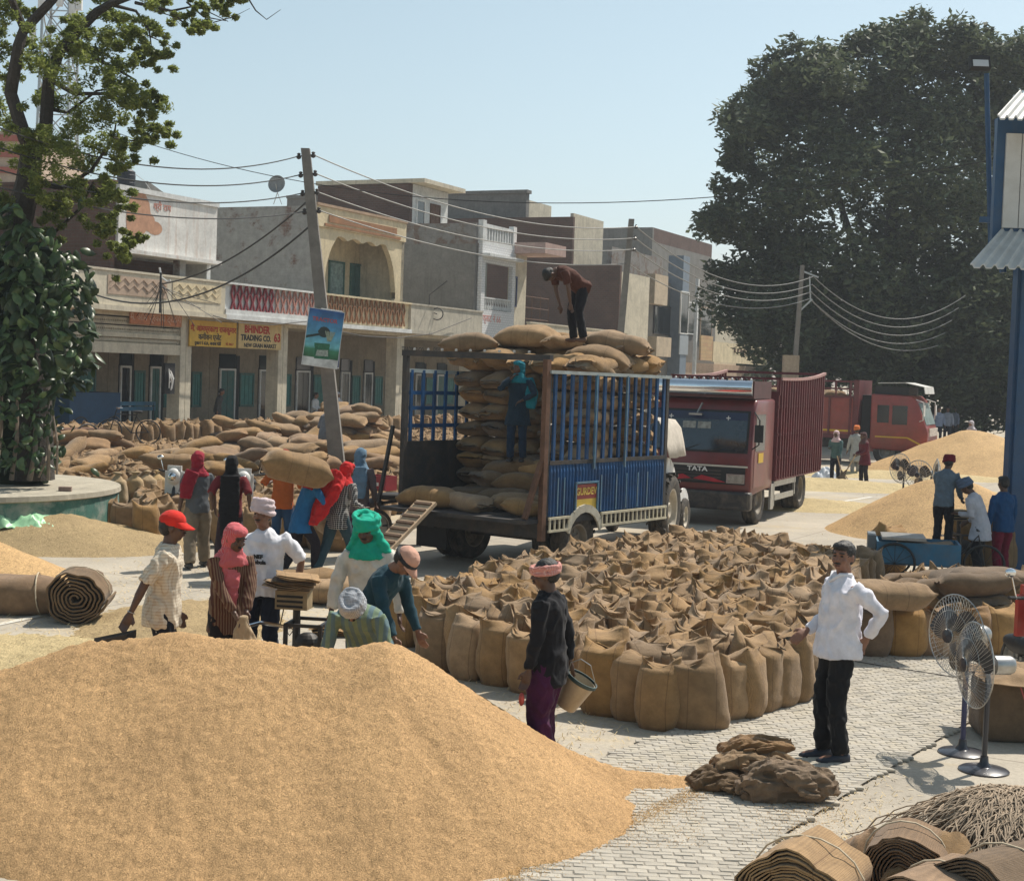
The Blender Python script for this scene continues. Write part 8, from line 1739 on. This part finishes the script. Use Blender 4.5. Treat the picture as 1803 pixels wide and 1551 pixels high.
# --- on the trailer ----------------------------------------------------------
pf = TP(1.52, 1.0, 1.60)
person(pf, 168, 'loader in teal hooded shawl and dark clothes standing inside the trailer', 1.55, 3, hyaw=-25, rh=(.10, .2, 1.42), re=(1, .2, -1), lh=(-.12, .28, 1.06), le=(-1, 0, -.4), shirt=(.012, .03, .05), trous=(.012, .03, .06), skin=SKIND, head='hood', hc=(.01, .17, .22), vox=.015, kurta=.18, face=False, tail=[[((-.12, -.03, 1.42), .12, .12), ((-.2, -.02, 1.15), .14, .12), ((-.2, 0, .92), .1, .08)], [((.02, .09, 1.47), .085, .04), ((.02, .12, 1.36), .09, .045)]])
sk_ = person(TP(2.0, 1.9, 3.50), 118, 'bare backed man bending low with hands at his knees on top of the load', 1.62, 72, hlean=105, hpitch=5, hip=.92, rh=(.16, .26, .52), lh=(-.16, .24, .52), re=(.5, .3, .3), le=(-.5, .3, .3), rf=(.14, .0), lf=(-.14, -.02), shirt=(.08, .03, .02), trous=(.012, .012, .016), skin=SKIND, vox=.015, sleeve='short', face=False, shoes=None)
# --- shade and background ------------------------------------------------------
V3 = .024
sitk = dict(hip=.5, rf=(.12, .4), lf=(-.12, .38), rh=(.18, .3, .6), lh=(-.18, .3, .6), knees=(0, .3, 1), sit=True, vox=V3, face=False)
p = G(572, 778, 1.25); person(Vector((p.x, p.y, .95)), -30, 'crouching person in grey cloth and white head wrap on the sacks by the pole', 1.6, 22, shirt=(.17, .18, .2), trous=(.16, .17, .18), head='scarf', hc=(.55, .55, .58), **sitk)
for i, (px, sh_, hc_, lb) in enumerate(((553, (.5, .5, .5), None, 'seated man with white shirt and black hair in the shade left of the pole'), (576, (.35, .3, .33), (.2, .06, .05), 'seated person in maroon head cloth between the two in the shade'), (593, (.45, .43, .47), (.5, .5, .53), 'seated person in white head cloth in the shade right behind the pole'))):
    q = arc(px, 700, .8); person(Vector((q.x, q.y, PL+.25)), -110-i*15, lb, 1.65, 8, shirt=sh_, trous=(.05, .05, .06), head='hair' if hc_ is None else 'scarf', hc=hc_ or (0, 0, 0), **sitk)
for i in range(3):
    q = arc((553, 576, 593)[i], 700, .75); e = empty('stool', (q.x, q.y, PL), ANG, ('stool under the white shirted man in the shade', 'stool under the maroon head cloth person', 'stool under the white head cloth person')[i], 'stool'); bx('seat', RUST, e, -.22, -.2, .6, .22, .2, .66); m = MB()
    for a in (-.18, .18):
        for b_ in (-.16, .16): m.bar((a, b_, 0), (a, b_, .6), .04)
    m.build('leg', RUST, e)
q = arc(684, 700, .6); person(Vector((q.x, q.y, PL)), -100, 'man in white shirt standing in the arcade shade beyond the trailer rails', 1.66, 3, shirt=(.5, .5, .5), sleeve='elbow', trous=(.03, .03, .04), vox=V3, face=False)
q = arc(383, 700, 1.2); person(Vector((q.x, q.y, PL)), -90, 'faint figure in dark clothes leaning at the shop counter under the signboards', 1.6, 15, shirt=(.07, .065, .06), trous=(.05, .04, .04), vox=V3, face=False)
def broom(loc, tip, label):
    e = empty('broom', loc, 0, label, 'broom'); t_ = Vector(tip); m = MB(); m.tube([(0, 0, 0), t_*.5], .02, 6); m.build('handle', WOOD, e); m = MB()
    for i in range(40): a, b_ = rnd.gauss(0, .08), rnd.gauss(0, .08); m.tube([t_*.45, t_+Vector((a, b_, rnd.uniform(0, .06)))], .008, 3)
    m.build('bristles', M('broom_straw', (.2, .15, .1), .9, .2, 9, 0), e)
s1 = person(G(1470, 849), 150, 'sweeper in teal shirt and pale pink scarf on the pale chaff', 1.55, 8, rh=(.15, .25, 1.15), lh=(-.2, .3, .8), shirt=(.07, .13, .13), trous=(.02, .02, .03), skin=SKIND, head='scarf', hc=(.58, .42, .43), vox=.02, face=False); broom(wpos(s1, (-.15, .35, .9)), (.25, -.1, -.85), 'long straw broom of the sweeper in the pale pink scarf')
s2 = person(G(1521, 854), 110, 'sweeper in maroon dress leaning on a broom beside the lorry wheel', 1.55, 10, rh=(.1, .3, 1.0), lh=(-.1, .3, 1.0), shirt=(.12, .02, .03), trous=(.025, .02, .025), skin=SKIND, head='scarf', hc=(.1, .05, .05), vox=.02, face=False, kurta=.15); broom(wpos(s2, (0, .35, 1.0)), (-.55, -.15, -.95), 'splayed broom of the sweeper in maroon')
person(G(1505, 838), -10, 'person in pale cloth and orange turban standing between the sweepers', 1.60, 2, shirt=(.35, .35, .33), trous=(.3, .28, .25), head='turban', hc=(.6, .16, .04), vox=.022, face=False, kurta=.3)
p25 = G(1655, 1018); person(Vector((p25.x, p25.y, .42)), -35, 'man in maroon turban and grey blue shirt standing on the blue cart', 1.50, 14, hlean=20, rh=(.2, .35, .95), lh=(-.1, .4, 1.0), rf=(.1, .02), lf=(-.1, -.03), shirt=(.11, .15, .19), trous=(.012, .013, .018), skin=SKIND, head='turban', hc=(.14, .01, .02), vox=.016, face=False, wr=.019)
person(G(1722, 1025), 52, 'man in blue head cloth and pale shirt leaning towards the scale', 1.62, 22, hlean=35, rh=(.2, .3, .95), lh=(-.1, .35, 1.1), shirt=(.42, .43, .48), trous=(.015, .015, .02), skin=SKIND, head='turban', hc=(.09, .13, .2), vox=.016, face=False, kurta=.12)
person(G(1762, 1022), 20, 'person in dark blue jacket and red trousers by the blue column', 1.62, 4, rh=(.25, .1, .8), lh=(-.25, .1, .8), shirt=(.01, .06, .16), trous=(.16, .01, .03), skin=SKIND, head='hair', vox=.016, face=False)
for i, (px, c_, lb) in enumerate(((1652, (.3, .34, .45), 'man in light blue shirt far behind the lorry nose, on the near side'), (1668, (.4, .42, .5), 'man in white blue shirt far behind the lorry nose, in the middle'), (1680, (.26, .3, .4), 'man in grey blue shirt far behind the lorry nose, next to the heap'))):
    q = AT(px, 760, 66+i); person(Vector((q.x, q.y, .45)), 160-i*20, lb, 1.65, 4, shirt=c_, trous=(.03, .03, .04), vox=.03, face=False, shoes=None)
q = AT(1712, 770, 58); person(Vector((q.x, q.y, .0)), 120, 'person in pale shroud like scarf behind the distant heap', 1.7, 10, shirt=(.42, .38, .4), trous=(.2, .2, .2), head='scarf', hc=(.55, .5, .52), vox=.03, face=False)
# low platform under the far men
m = MB(); q = AT(1664, 760, 67); m.box(-2.2, -1.0, 0, 2.2, 3, .45); tag(m.build('stone_platform', CONC, None, loc=(q.x, q.y, 0)), 'low stone platform under the men far behind the lorry', 'platform')
# ============================================================ HAZE
m = MB(); m.box(-120, -8, -1.0, 150, 190, 37); hz = NT('haze_air'); hz.t.nodes.clear(); ho = hz.t.nodes.new('ShaderNodeOutputMaterial'); hv = hz.t.nodes.new('ShaderNodeVolumePrincipled'); hv.inputs['Color'].default_value = (.86, .93, 1, 1); hv.inputs['Density'].default_value = .0007; hv.inputs['Anisotropy'].default_value = .25
hz.t.links.new(hv.outputs[0], ho.inputs[1]); tag(m.build('haze', hz.m), kind='stuff')
